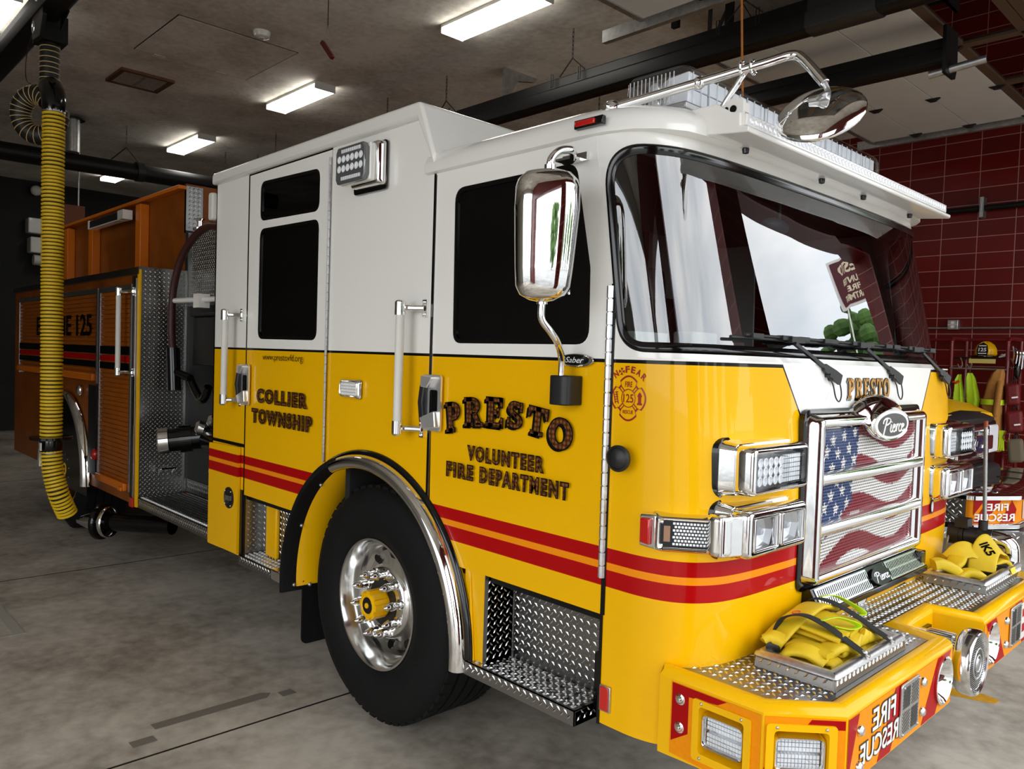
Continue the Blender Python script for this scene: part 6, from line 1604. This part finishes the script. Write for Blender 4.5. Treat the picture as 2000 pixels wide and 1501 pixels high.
def fold(y, wd, z0, n, x0, x1, th=.020, sl=0.0):
    pts = []; z = z0
    for k in range(n):
        a, b = (x0, x1) if k % 2 == 0 else (x1, x0); j = rn.uniform(-.008,.008)
        pts += [(a+(.012 if a < b else -.012), y+j, z+sl*(a-x0)), ((a+b)/2, y+j+rn.uniform(-.006,.006), z+.003+sl*((a+b)/2-x0)), (b-(.012 if a < b else -.012), y+j, z+sl*(b-x0))]
        if k < n-1: pts.append((b, y+j, z+th*.55+sl*(b-x0)))
        z += th*1.08
    flat_hose(mb, pts, wd, th*.92, wdir=(rn.uniform(-.15,.15),1,rn.uniform(-.12,.12)), k=5)
fold(.40,.085,.775,3,1.865,2.02,.022); fold(.50,.095,.782,5,1.835,2.015,.021,-.10); fold(.60,.10,.785,5,1.825,2.01,.021,-.12); fold(.695,.085,.78,4,1.85,2.02,.021,-.1)
flat_hose(mb, [(1.815,.36,.812),(1.83,.42,.855),(1.845,.50,.888),(1.85,.60,.903),(1.86,.69,.880)], .085, .020, wdir=(1,0,.12))
flat_hose(mb, [(1.87,.33,.790),(1.90,.345,.822),(1.95,.36,.825),(2.0,.37,.800)], .060, .026, wdir=(0,1,.35)); flat_hose(mb, [(1.96,.40,.80),(1.985,.44,.83),(2.0,.50,.825),(2.01,.55,.79)], .075, .03, wdir=(1,-.3,.1))
flat_hose(mb, [(1.815,.315,.838),(1.835,.33,.850),(1.87,.345,.842)], .060, .030, wdir=(0,1,.1))
mb.build('hose_folds', M['hose_yellow'], t, smooth=50)
mb = MB(); mb.tube([(1.822,.322,.826),(1.86,.338,.828)], .024, 16); mb.build('coupling', M['dark_steel'], t)
mb = MB(); mb.box(1.86,2.025,.32,.745,.702,.778); mb.build('hose_base', M['hose_yellow'], t, bevel=.015)
mb = MB(); flat_hose(mb, [(1.81,.40,.840),(1.825,.42,.888),(1.88,.45,.908),(1.95,.47,.888),(2.02,.485,.850),(2.075,.49,.822)], .046, .006, wdir=(0,1,-.1)); mb.build('strap', M['strap'], t)
mb = MB(); flat_hose(mb, [(1.81,.62,.865),(1.825,.635,.912),(1.88,.655,.914),(1.95,.675,.886),(2.02,.69,.848),(2.075,.695,.822)], .046, .006, wdir=(0,1,-.1)); mb.build('strap', M['strap'], t)
mb = MB(); flat_hose(mb, [(1.93,.475,.897),(1.955,.53,.902),(1.99,.585,.885),(2.005,.60,.870),(1.99,.555,.866),(1.96,.50,.880)], .026, .004, wdir=(.95,-.2,.3)); mb.build('pull_loop', M['lime'], t)
mb = MB(); flat_hose(mb, [(1.84,.665,.920),(1.87,.72,.918),(1.92,.755,.89),(1.96,.75,.870),(1.95,.71,.872)], .026, .004, wdir=(.95,-.3,.3)); mb.build('pull_loop', M['lime'], t)
for y in (.49,.695):
    mb = MB(); mb.ball((2.070,y,.827),(.011,.009,.010),10,6); mb.tube([(2.055,y,.826),(2.088,y,.820)],.006,8); mb.build('strap_bolt', M['steel'], t)
mb = MB(); flat_hose(mb, [Vector((1.845+.010*math.cos(a),.475+.020*math.sin(a),.903)) for a in [2*PI*q/12 for q in range(13)]], .004, .004, k=2); mb.build('maker_mark', pm('orange_mark',lin(210,80,20),.5), t)
t = thing('hose_pack', 'yellow fire hose with IK5 on its end heaped in a deck tray', 'fire hose', (1.93,2.08,.70))
mb = MB()
flat_hose(mb, [(1.835,1.835,.845),(1.86,1.86,.850),(1.90,1.90,.825),(1.93,1.93,.79)], .060, .050); flat_hose(mb, [(1.92,1.90,.79),(1.95,1.93,.815),(1.99,1.95,.812),(2.02,1.97,.78)], .06, .04)
flat_hose(mb, [(1.85,1.98,.79),(1.87,2.03,.83),(1.86,2.10,.84),(1.85,2.16,.79)], .08, .03); flat_hose(mb, [(1.97,2.17,.80),(2.0,2.21,.835),(2.02,2.25,.83),(2.03,2.28,.80)], .055, .022)
mb.build('hose_folds', M['hose_yellow'], t, smooth=50)
mb = MB(); flat_hose(mb, [(1.84,2.06,.83),(1.87,2.09,.875),(1.90,2.12,.885),(1.93,2.15,.87)], .09, .012, wdir=(.5,-.2,-.5)); mb.build('hose_tail', M['hose_yellow'], t, smooth=50)
ka = Vector((1.965,2.10,.80)); wv_ = Vector((.55,-.25,-.55)).normalized()
mb = MB(); flat_hose(mb, [ka+Vector((.0,-.01,.0)), ka+Vector((-.005,.03,.06)), ka+Vector((.0,.08,.105)), ka+Vector((.01,.13,.11)), ka+Vector((.02,.17,.08)), ka+Vector((.025,.18,.03))], .115, .012, wdir=wv_); mb.build('hose_end', M['hose_yellow'], t, smooth=50)
ku = Vector((.55,-.25,-.55)).normalized(); kv = Vector((0.02,.72,.70)); kv = (kv-ku*kv.dot(ku)).normalized(); kn = ku.cross(kv); kn = kn if kn.x > 0 else -kn
mb = MB(); text(mb, 'IK5', lambda u,v,q: ka+Vector((-.002,.062,.088))+ku*(u-.034)+kv*(v-.02)+kn*(q+.008), .068, .042, .002, .002, offset=.03); mb.build('lettering', M['gloss_black'], t, smooth=0)
mb = MB(); mb.box(1.85,2.015,1.86,2.325,.702,.772); mb.build('hose_base', M['strap'], t, bevel=.015)
mb = MB(); flat_hose(mb, [(1.90,2.13,.79),(1.96,2.17,.815),(2.04,2.21,.825)], .045, .010, wdir=(-.3,1,0)); mb.build('strap', M['strap'], t)
mb = MB(); flat_hose(mb, [(1.93,2.26,.79),(1.98,2.27,.825),(2.05,2.275,.825)], .045, .010, wdir=(0,1,0)); mb.build('strap', M['strap'], t)
mb = MB(); mb.obox((2.068,2.20,.807),((0,1,0),(-.35,0,1),(1,0,.35)),(.034,.013,.0015)); tag(mb.build('yellow_sticker', pm('yellow_sticker',lin(236,208,20),.5), at=(2.066,2.20,.80)), 'small yellow sticker on the rim of the far hose tray', 'sticker')

# ================================================================== yellow pickup with plated front bumper
PK = thing('pickup_truck', 'yellow pickup truck with wide metal front deck parked behind the engine', 'pickup truck', (0,5.9,0))
py0, py1 = 4.62, 6.16
def PP(n, mb, m, par=None, **k): return mb.build(n, m, par or PK, **k)
PC = (py0+py1)/2
mb = MB()
prof = [(-.90,1.64),(-.4,1.62),(.30,1.545),(.74,1.455),(.92,1.375),(.93,1.29),(-.90,1.2)]
def hood_row(y, s): return [Vector((x, y, 1.2+(z-1.2)*s)) for x,z in prof]
mb.loops([hood_row(y,s) for y,s in ((py0+.02,.80),(py0+.06,.93),(py0+.30,1.0),(PC,1.02),(py1-.30,1.0),(py1-.06,.93),(py1-.02,.80))], True, True); PP('hood', mb, M['yellow'], smooth=40)
mb = MB(); mb.box(-5.2,.75,py0,py1,.62,1.30); mb.box(-2.6,-.95,py0+.12,py1-.12,1.3,1.95); PP('body', mb, M['yellow'], bevel=.06)
mb = MB(); mb.loops([[Vector((x,y,z)) for x,z in ((.80,1.412-.02*abs(y-PC)),(.93-.12*abs(y-PC)**2,1.392-.02*abs(y-PC)),(1.00-.12*abs(y-PC)**2,1.335-.02*abs(y-PC)),(1.00-.12*abs(y-PC)**2,1.29),(.75,1.29))] for y in (py0-.03,py0+.3,PC,py1-.3,py1+.0)], True, True); PP('hood_deflector', mb, M['black'], bevel=.01)
mb = MB(); mb.prism(rrect(py0+.02,py1-.02,.86,1.345,.05), lambda u,v,q: Vector((.80+q,u,v)), 0, .06); PP('grille_shell', mb, M['gloss_black'])
mb = MB()
for z0,z1 in ((1.02,1.055),(1.265,1.31)): mb.box(.84,.90,py0+.35,py1-.35,z0,z1)
mb.box(.85,.92,py0+.30,py1-.30,1.10,1.23); mb.box(.84,.90,py0+.34,py0+.40,1.0,1.31); mb.box(.84,.90,py1-.40,py1-.34,1.0,1.31); PP('grille_bars', mb, M['chrome'], bevel=.015)
for a,b_ in ((py0+.04,py0+.32),(py1-.32,py1-.04)):
    mb = MB(); mb.prism(rrect(a,b_,1.06,1.31,.04), lambda u,v,q: Vector((.85+q,u,v)), 0, .04); PP('headlamp', mb, M['led'], bevel=.01)
mb = MB()
for a,b_ in ((py0+.0,py0+.05),(py1-.05,py1+.0)): mb.box(.80,.88,a,b_,1.08,1.30)
PP('corner_lamp', mb, M['red_lens'])
mb = MB(); mb.prism(circ(PC+.06,1.165,.165,30,ry=.078), FRONT(0), .92, .935); bd = PP('oval_badge', mb, M['chrome'], bevel=.004)
mb = MB(); mb.prism(circ(PC+.06,1.165,.145,30,ry=.063), FRONT(0), .935, .938); PP('badge_field', mb, pm('badge_blue',lin(22,34,70),.3), bd)
script2 = [[(.0,.3),(.1,.9),(.35,.95)],[(.05,.5),(.28,.55)],[(.45,.3),(.38,.1),(.52,.05),(.55,.4),(.45,.45)],[(.62,.5),(.62,.05)],[(.62,.35),(.72,.5)],[(.95,.45),(.82,.4),(.85,.08),(.95,.15),(.98,.95)]]
mb = MB()
for s in script2: mb.tube([Vector((.94,PC-.05+a*.22,1.130+b_*.070)) for a,b_ in s], .005, 6)
PP('badge_script', mb, M['chrome'], bd)
mb = MB(); mb.box(.70,.95,py0+.10,py1-.10,.80,.97); PP('lower_bumper', mb, M['black'], bevel=.05)
for o_ in [x for x in bpy.data.objects if x.parent == PK and x.name.split('.')[0] in ('grille_shell','grille_bars','headlamp','corner_lamp','oval_badge','lower_bumper')]:
    o_.location.x += .09; o_.location.z -= .045
# plated deck
fy0, fy1, fz = 4.45, 6.8, .81
dk = rpoly([(.75,fy0+.08),(1.22,fy0+.08),(1.44,fy0+.42),(1.44,fy1-.42),(1.22,fy1-.08),(.75,fy1-.08)],.04)
mb = MB(); mb.mesh(fill([dk],.02), lambda u,v,q: Vector((u,v,fz-.02+q))); 
for k in range(26):
    X = .78+k*.0255; mb.box(X-.006,X+.006,fy0+.16+max(0,X-1.2)*1.3,fy1-.16-max(0,X-1.2)*1.3,fz-.01,fz+.004)
dkp = PP('deck', mb, M['alu'], smooth=0)
mb = MB()
for yy in (4.9,5.4,5.9,6.4): mb.box(.78,1.42,yy-.008,yy+.008,fz,fz+.006)
PP('deck_bars', mb, M['dark_steel'], dkp)
for z0,z1,o in ((.765,.815,.02),(.545,.595,.015)):
    mb = MB(); mb.loops([[Vector((x,y,z)) for x,y in grow(rpoly([(.95,fy0+.05),(1.24,fy0+.05),(1.46,fy0+.40),(1.46,fy1-.40),(1.24,fy1-.05),(.95,fy1-.05)],.06),d)] for z,d in ((z0,0),(z0+.01,o),(z1-.01,o),(z1,0))], True, True); PP('bumper_bar', mb, M['chrome'], smooth=40)
mb = MB(); mb.loops([[Vector((x,y,z)) for x,y in rpoly([(.95,fy0+.06),(1.235,fy0+.06),(1.45,fy0+.405),(1.45,fy1-.405),(1.235,fy1-.06),(.95,fy1-.06)],.05)] for z in (.59,.77)], True, True); bp_ = PP('bumper_panel', mb, M['orange'], smooth=30)
d_ = Vector((1.45-1.235, .345,0)); fl_ = d_.length; d_.normalize(); nn = Vector((d_.y,-d_.x,0))
bf = lambda u,v,q: Vector((1.235,fy0+.06,0)) + d_*u + nn*q + Vector((0,0,v))
for poly in ([(.02,.60),(.12,.60),(.26,.765),(.14,.765)],[(.26,.60),(.38,.60),(.40,.70),(.36,.765)],[(.02,.66),(.11,.765),(.02,.765)]):
    mb = MB(); mb.mesh(fill([poly],.001), lambda u,v,q: bf(u,v,.004+q)); PP('reflective_film', mb, M['red'], bp_, smooth=0)
mb = MB(); text(mb,'FIRE', lambda u,v,q: bf(.325-u,.690+v,q), .19,.055,.006,.001,offset=.02); PP('lettering', mb, M['white'], bp_, smooth=0); mb = MB(); text(mb,'RESCUE', lambda u,v,q: bf(.385-u,.610+v,q), .36,.058,.006,.001,offset=.02); PP('lettering', mb, M['white'], bp_, smooth=0)
mb = MB(); mb.prism(rrect(5.0,5.4,.61,.75,.02), FRONT(0), 1.455, 1.47); PP('deck_lamp', mb, M['led'], bp_)
mb = MB(); tread(mb, [(.70,.56),(1.20,.56),(1.20,.80),(.70,.80)], lambda u,v,q: Vector((u,fy0+.055-q,v)), .05, .004); mb.mesh(fill([rpoly([(1.0,fy0-.02),(1.42,fy0+.25),(1.55,fy0+.38),(1.45,fy0+.6),(1.0,fy0+.6)],.02)],.02), lambda u,v,q: Vector((u,v,.535+q)))
tread(mb, [(.0,.46),(.62,.46),(.62,.54),(.0,.54)], lambda u,v,q: Vector((1.0,fy0-.02,0))+Vector((.83,.555,0))*u+Vector((.555,-.83,0))*q+Vector((0,0,v)), .05, .004); PP('side_tread', mb, M['tread'], smooth=0)
mb = MB(); mb.tube([(1.36,fy0-.06,.66),(1.335,fy0-.06,1.36)], .014, 10); gp = PP('guide_pole', mb, M['steel']); mb = MB(); mb.tube([(1.3365,fy0-.06,1.335),(1.335,fy0-.06,1.38)], .015, 10); PP('pole_tip', mb, pm('orange_tip',lin(170,80,50),.5), gp)
for xw in (.15,-3.6):
    for yw in (py0+.02,py1-.27):
        mb = MB(); mb.lathe([(.2,0),(.36,0),(.39,.03),(.39,.22),(.36,.25),(.2,.25)], (xw,yw,.39), (0,1,0), 36); PP('wheel', mb, M['rubber'])
mb = MB(); mb.box(-5,.9,py0+.3,py1-.3,.45,.66); PP('chassis', mb, M['gloss_black'])

# ================================================================== gear rack and gear by the red wall
M['rack_red'] = pm('rack_red', lin(112,14,22), .35, coat=.3)
RX0, RX1, RY0, RY1 = -.03, .545, 8.02, 8.55
GRK = thing('gear_rack', 'dark red tubular gear rack against the red block wall', 'gear rack', (.25,8.3,0))
mb = MB()
for X in (RX0,RX1):
    mb.tube(spline([(X,RY0,0),(X,RY0,1.9),(X,RY0,2.06),(X,RY0+.05,2.11),(X,RY0+.2,2.12),(X,RY1,2.12)],4), .022, 10); mb.tube([(X,RY1,0),(X,RY1,2.12)], .022, 10)
mb.tube([(RX0-.6,RY1,2.12),(RX1+.3,RY1,2.12)],.018,8); mb.tube([(RX0-.6,RY1,.3),(RX1+.3,RY1,.3)],.018,8); GF = mb.build('frame', M['rack_red'], GRK)
mb = MB()
for X in (-.02,.53): mb.box(X-.004,X+.004,RY0,RY1,1.88,1.90)
for k in range(12): mb.tube([(RX0,RY0+.02+k*.045,1.90),(RX1,RY0+.02+k*.045,1.90)],.004,6)
mb.build('shelf', M['dark_steel'], GRK); mb = MB(); mb.box(.16,.43,RY0-.012,RY0-.004,1.835,1.885); mb.build('name_strip', pm('name_strip',lin(214,196,110),.5), GRK)
mb = MB(); mb.tube([(RX0,RY0-.03,1.77),(RX1,RY0-.03,1.77)],.010,8)
mb.build('hanging_rod', M['steel'], GRK)
for X in (.05,.15,.56,.60,.66):
    mb = MB(); mb.tube(spline([(X,RY0+.05,1.90),(X+.02,RY0+.05,1.86),(X+.025,RY0+.05,1.80),(X,RY0+.05,1.78),(X-.02,RY0+.05,1.82)],4),.007,6); mb.build('hook', M['chrome'], GRK)
mb = MB()
for k in range(6):
    mb.tube([(RX1+.02,RY0+.05+k*.09,.4),(RX1+.02,RY0+.05+k*.09,1.9)],.004,6)
for k in range(12): mb.tube([(RX1+.02,RY0,.45+k*.12),(RX1+.02,RY1,.45+k*.12)],.004,6)
mb.build('side_mesh', M['rack_red'], GRK)
# helmet
t = thing('fire_helmet', 'yellow fire helmet with 125 on its black front shield on the rack shelf', 'helmet', (.29,8.12,1.90))
hc = Vector((.29,8.15,1.925)); 
mb = MB(); mb.lathe([(.105,0),(.112,.03),(.108,.08),(.085,.125),(.045,.15),(.001,.157)], hc, (0,0,1), 28); mb.build('shell', M['yellow'], t)
mb = MB(); mb.loops([[hc+Vector(((.105+d)*math.cos(a)*1.0,(.105+d)*math.sin(a)*1.25,zz)) for a in [2*PI*k/32 for k in range(32)]] for d,zz in ((0,.012),(.05,-.006),(.05,-.014),(0,0.0))], True); mb.build('brim', M['gloss_black'], t)
mb = MB()
for k in range(4): 
    a0 = k*PI/4
    mb.tube([hc+Vector((.112*math.cos(b)*math.cos(a0),.112*math.cos(b)*math.sin(a0),.015+.146*math.sin(b))) for b in [PI*q/14 for q in range(15)]], .006, 6)
mb.build('ridge', M['yellow'], t)
mb = MB(); sh = lambda u,v,q: hc+Vector((.0+u*.94, -.135+v*.18-q, v)); mb.prism(rpoly([(-.055,.0),(.055,.0),(.062,.05),(.05,.12),(.0,.15),(-.05,.12),(-.062,.05)],.01), sh, 0,.006); fsx = mb.build('front_shield', M['gloss_black'], t)
mb = MB(); text(mb,'125', lambda u,v,q: sh(u-.042,.045+v,q), .084,.042,.007,.001,offset=.02); mb.prism(rrect(-.04,.04,.105,.115,.003), sh, .007,.008); mb.prism(rrect(-.045,.045,.018,.028,.003), sh, .007,.008); mb.build('shield_lettering', M['white'], t, smooth=0)
t = thing('safety_goggles', 'pale goggles and straps lying beside the helmet on the rack shelf', 'goggles', (.48,8.12,1.90))
mb = MB(); mb.tube(spline([(.45,8.10,1.915),(.48,8.06,1.94),(.52,8.1,1.92),(.50,8.14,1.95),(.47,8.13,1.93)],5),.007,6); mb.tube(spline([(.45,8.06,1.91),(.52,8.07,1.93),(.54,8.1,1.915)],5),.010,6); mb.build('strap', M['light_body'], t)
# garments
def garment(name, label, cat, at_, rows, mat, bands=(), extra=None, dep=.10):
    """rows: (z, centre x, half width, half depth)"""
    t = thing(name, label, cat, at_)
    mb = MB(); L = []
    for k,(z,cx_,hw,hd) in enumerate(rows):
        L.append([Vector((cx_+hw*math.copysign(abs(math.cos(a))**.8,math.cos(a))+.006*math.sin(a*5+k), at_[1]+hd*math.sin(a)+.010*math.sin(a*4+k*.7), z)) for a in [2*PI*q/28 for q in range(28)]])
    mb.loops(L, True, True); mb.build('cloth', mat, t, smooth=60)
    for z0,z1,m2 in bands:
        mb = MB(); L = []
        for z in (z0,z1):
            for i in range(len(rows)-1):
                a_, b_ = rows[i], rows[i+1]
                if min(a_[0],b_[0]) <= z <= max(a_[0],b_[0]):
                    k = (z-a_[0])/(b_[0]-a_[0]); cx_,hw,hd = (a_[j]+(b_[j]-a_[j])*k for j in (1,2,3)); break
            L.append([Vector((cx_+(hw+.016)*math.cos(a), at_[1]+(hd+.018)*math.sin(a), z)) for a in [2*PI*q/28 for q in range(28)]])
        mb.loops(L, True); mb.build('band', m2, t)
    return t
M['hivis'] = pm('hi_vis_fabric', lin(186,222,20), .6, bump=.2, bscale=30); M['tan'] = pm('tan_bunker_fabric', lin(168,112,44), .75, bump=.3, bscale=40, noise=.15)
M['silver_lime'] = pm('lime_trim', lin(206,236,30), .5)
v1 = garment('safety_vest','bright lime vest with an orange red stripe hanging on the rack','vest',(.04,7.90,1.77),[(1.70,.10,.015,.03),(1.64,.09,.03,.05),(1.5,.10,.05,.05),(1.30,.11,.065,.05)],M['hivis'])
mb = MB(); mb.tube([(.055,7.85,1.61),(.085,7.84,1.60),(.12,7.85,1.625)],.014,8); mb.build('stripe', pm('orange_trim',lin(214,60,20),.5), v1)
v2 = garment('safety_vest','larger plain lime jacket hanging on the rack beside the striped vest','vest',(.20,7.90,1.77),[(1.72,.205,.02,.04),(1.66,.215,.045,.05),(1.5,.24,.065,.06),(1.42,.255,.07,.06),(1.34,.26,.055,.05),(1.30,.26,.03,.04)],M['hivis'])
co = garment('bunker_coat','tan firefighter coat with lime bands hanging by the rack post','coat',(.43,7.88,1.77),[(1.77,.51,.035,.05),(1.72,.495,.06,.07),(1.62,.475,.08,.08),(1.45,.458,.095,.09),(1.36,.455,.10,.09),(1.1,.485,.075,.09),(.86,.50,.065,.08)],M['tan'],[(1.375,1.435,M['silver_lime']),(.93,1.0,M['silver_lime'])])
mb = MB(); mb.tube(spline([(.52,7.86,1.66),(.535,7.80,1.56),(.53,7.78,1.44),(.515,7.78,1.26)],5),[.03]*2+[.034]*12+[.03]*2, 14); mb.build('sleeve', M['tan'], co)
def bag(name,label,cat,c_,r_,mat,lab=True):
    t = thing(name,label,cat,c_)
    mb = MB(); mb.obox(c_, ((1,.2,.15),(-.2,1,0),(-.1,0,1)), (r_[0]*.9,r_[1]*.8,r_[2])); mb.build('bag', mat, t, bevel=.035, seg=3); mb = MB(); mb.tube(spline([(c_[0]-.03,c_[1],c_[2]+r_[2]*.9),(c_[0],c_[1],c_[2]+r_[2]+.07),(c_[0]+.03,c_[1],c_[2]+r_[2]*.9)],5),.008,6); mb.build('strap', M['strap'], t)
    if lab: mb = MB(); mb.obox((c_[0]+r_[0]*.5,c_[1]-r_[1]*.88,c_[2]-r_[2]*.25),((1,.3,.2),(-.2,0,1),(.3,-1,0)),(.03,.008,.003)); mb.build('label_strip', M['white'], t)
    return t
M['bag_red'] = pm('red_bag_fabric', lin(108,9,13), .6, bump=.3, bscale=40)
bag('mask_bag','upper of two red mask bags hanging on the rack end','bag',(.645,7.90,1.50),(.075,.09,.12),M['bag_red'])
bag('mask_bag','lower of two red mask bags hanging on the rack end','bag',(.675,7.90,1.205),(.09,.09,.12),M['bag_red'])
bag('glove_pouch','grey brown cloth pouch hanging below the red bags on the rack','pouch',(.70,7.90,.885),(.085,.08,.13),pm('pouch_cloth',lin(110,98,78),.8),False)
t = thing('webbing_strap','black and lime webbing dangling from the rack above the cloth pouch','strap',(.6,7.98,1.0)); mb = MB()
for k in range(3): flat_hose(mb,[(.56+k*.02,7.80,1.10),(.57+k*.015,7.79,.98),(.555+k*.025,7.80,.88)],.02,.006,(0,1,0))
mb.build('lime_web', M['silver_lime'], t); mb = MB(); mb.tube(spline([(.62,7.80,1.10),(.60,7.79,1.02),(.65,7.79,.99),(.66,7.80,1.08)],5),.008,6); mb.build('carabiner', M['chrome'], t)
for k,(X,z,lb) in enumerate(((.62,1.95,'chrome tool and clips hanging above the red bags on the rack end'),)):
    t = thing('tool_clip', lb, 'clip', (X,7.98,z)); mb = MB()
    for q in range(4): mb.tube(spline([(X+q*.028-.02,7.98,z+.08-q*.02),(X+q*.028,7.97,z-.0),(X+q*.028-.012,7.98,z-.08-q*.03)],4),.008,6)
    mb.build('clip', M['chrome'], t); mb = MB(); mb.ball((X+.03,8.0,z-.18),(.035,.04,.10),12,8); mb.build('tool_body', M['gloss_black'], t)
# wall fittings
t = thing('wall_outlet','double electrical outlet box on the red wall above the rack','outlet',(-.22,8.66,2.31)); MB().box(-.28,-.16,8.62,8.70,2.25,2.37).build('box', M['steel'], t, bevel=.006)
mb = MB()
for z in (2.285,2.335): mb.prism(circ(-.22,z,.022,16,ry=.018), lambda u,v,q: Vector((u,8.62-q,v)), 0,.004)
mb.build('socket', M['white'], t); MB().box(-.275,-.165,8.614,8.618,2.305,2.315).build('cover_gap', M['light_body'], t)
t = thing('wall_conduit','thin horizontal pipe along the red wall above the rack','pipe',(.5,8.66,2.27)); MB().tube([(-.16,8.67,2.27),(3.55,8.67,2.27)],.012,8).build('pipe', M['steel'], t); MB().tube([(-2.6,8.67,2.27),(-.28,8.67,2.27)],.012,8).build('pipe', M['steel'], t)
t = thing('wall_pipe','black pipe along the upper red wall','pipe',(-.3,8.62,3.72)); MB().tube([(-6,8.62,3.70),(3.55,8.62,3.72)],.035,12).build('pipe', M['rail_black'], t)
mb = MB(); mb.box(.03,.07,8.56,8.69,3.60,3.84); mb.tube([(.05,8.55,3.67),(.05,8.55,3.77)],.012,8); mb.build('strut_clamp', M['steel'], t)

# ================================================================== outside the open doors
M['leaf'] = pm('tree_leaves', lin(74,110,40), .8, noise=.5, nscale=2.5); M['bark'] = pm('bark', lin(80,64,48), .9)
def tree(x, y, r, h, label):
    t = thing('tree', label, 'tree', (x,y,0), 'trees across the street'); rn = random.Random(int(x*7+y*13)); mb = MB()
    for k in range(240):
        g_ = Vector((rn.gauss(0,1),rn.gauss(0,1),rn.gauss(0,1))).normalized()*rn.uniform(.3,1)**.6
        c_ = (x+g_.x*r*.95, y+g_.y*r*.95, h*.56+g_.z*h*.42); q = r*rn.uniform(.10,.19); mb.ball(c_, (q,q,q*.9), 7, 5)
    mb.build('crown', M['leaf'], t); MB().tube([(x,y,0),(x,y,h*.6)], .22, 8).build('trunk', M['bark'], t)
for k,(x,y,r,h) in enumerate(((24,-10,2.4,7),(25,-4,2.1,5.5),(27,2,2.2,6),(26,8.5,2.4,8),(25,15.5,2.4,6),(22,-16,2.4,8),(28,22,3,8),(9.5,23,2.2,7.5),(3.6,26,2.4,8),(15.4,20,2.2,6.5))):
    tree(x,y,r,h,'green tree across the street, seen only in reflections')

t = thing('street_sign', 'maroon PRESTO sign in a white frame outside, seen mirrored in the windshield', 'sign', (5.3,12.0,0))
sn = Vector((-.31,-.915,-.10)).normalized(); su_ = Vector((0,0,1)).cross(sn).normalized(); sv2 = sn.cross(su_).normalized(); so_ = Vector((5.25,12.0,4.98))
sf = lambda u,v,q: so_ + su_*u*.62 + sv2*v*.62 + sn*q
mb = MB(); mb.prism(rrect(-.85,.85,-.75,.75,.02), sf, -.06, 0); mb.build('sign_frame', M['white'], t)
mb = MB(); mb.prism(rrect(-.77,.77,-.67,.67,.02), sf, 0, .01); mb.build('sign_board', pm('sign_maroon', lin(84,22,34), .5), t)
for body, wd_, ht_, v0_ in (('PRESTO',1.2,.34,.22),('VOLUNTEER',1.05,.19,-.10),('FIRE',.45,.17,-.33),('DEPARTMENT',1.15,.19,-.58)):
    mb = MB(); text(mb, body, lambda u,v,q: sf(-wd_/2+u, v0_+v, q), wd_, ht_, .011, .004, offset=.03); mb.build('sign_lettering', pm('sign_cream', lin(226,214,180), .5), t, smooth=0)
for u_ in (-.6,.6):
    p_ = sf(u_,-.6,-.05); MB().tube([(p_.x,p_.y,-.02),(p_.x,p_.y,p_.z)], .05, 10).build('sign_post', M['white'], t)
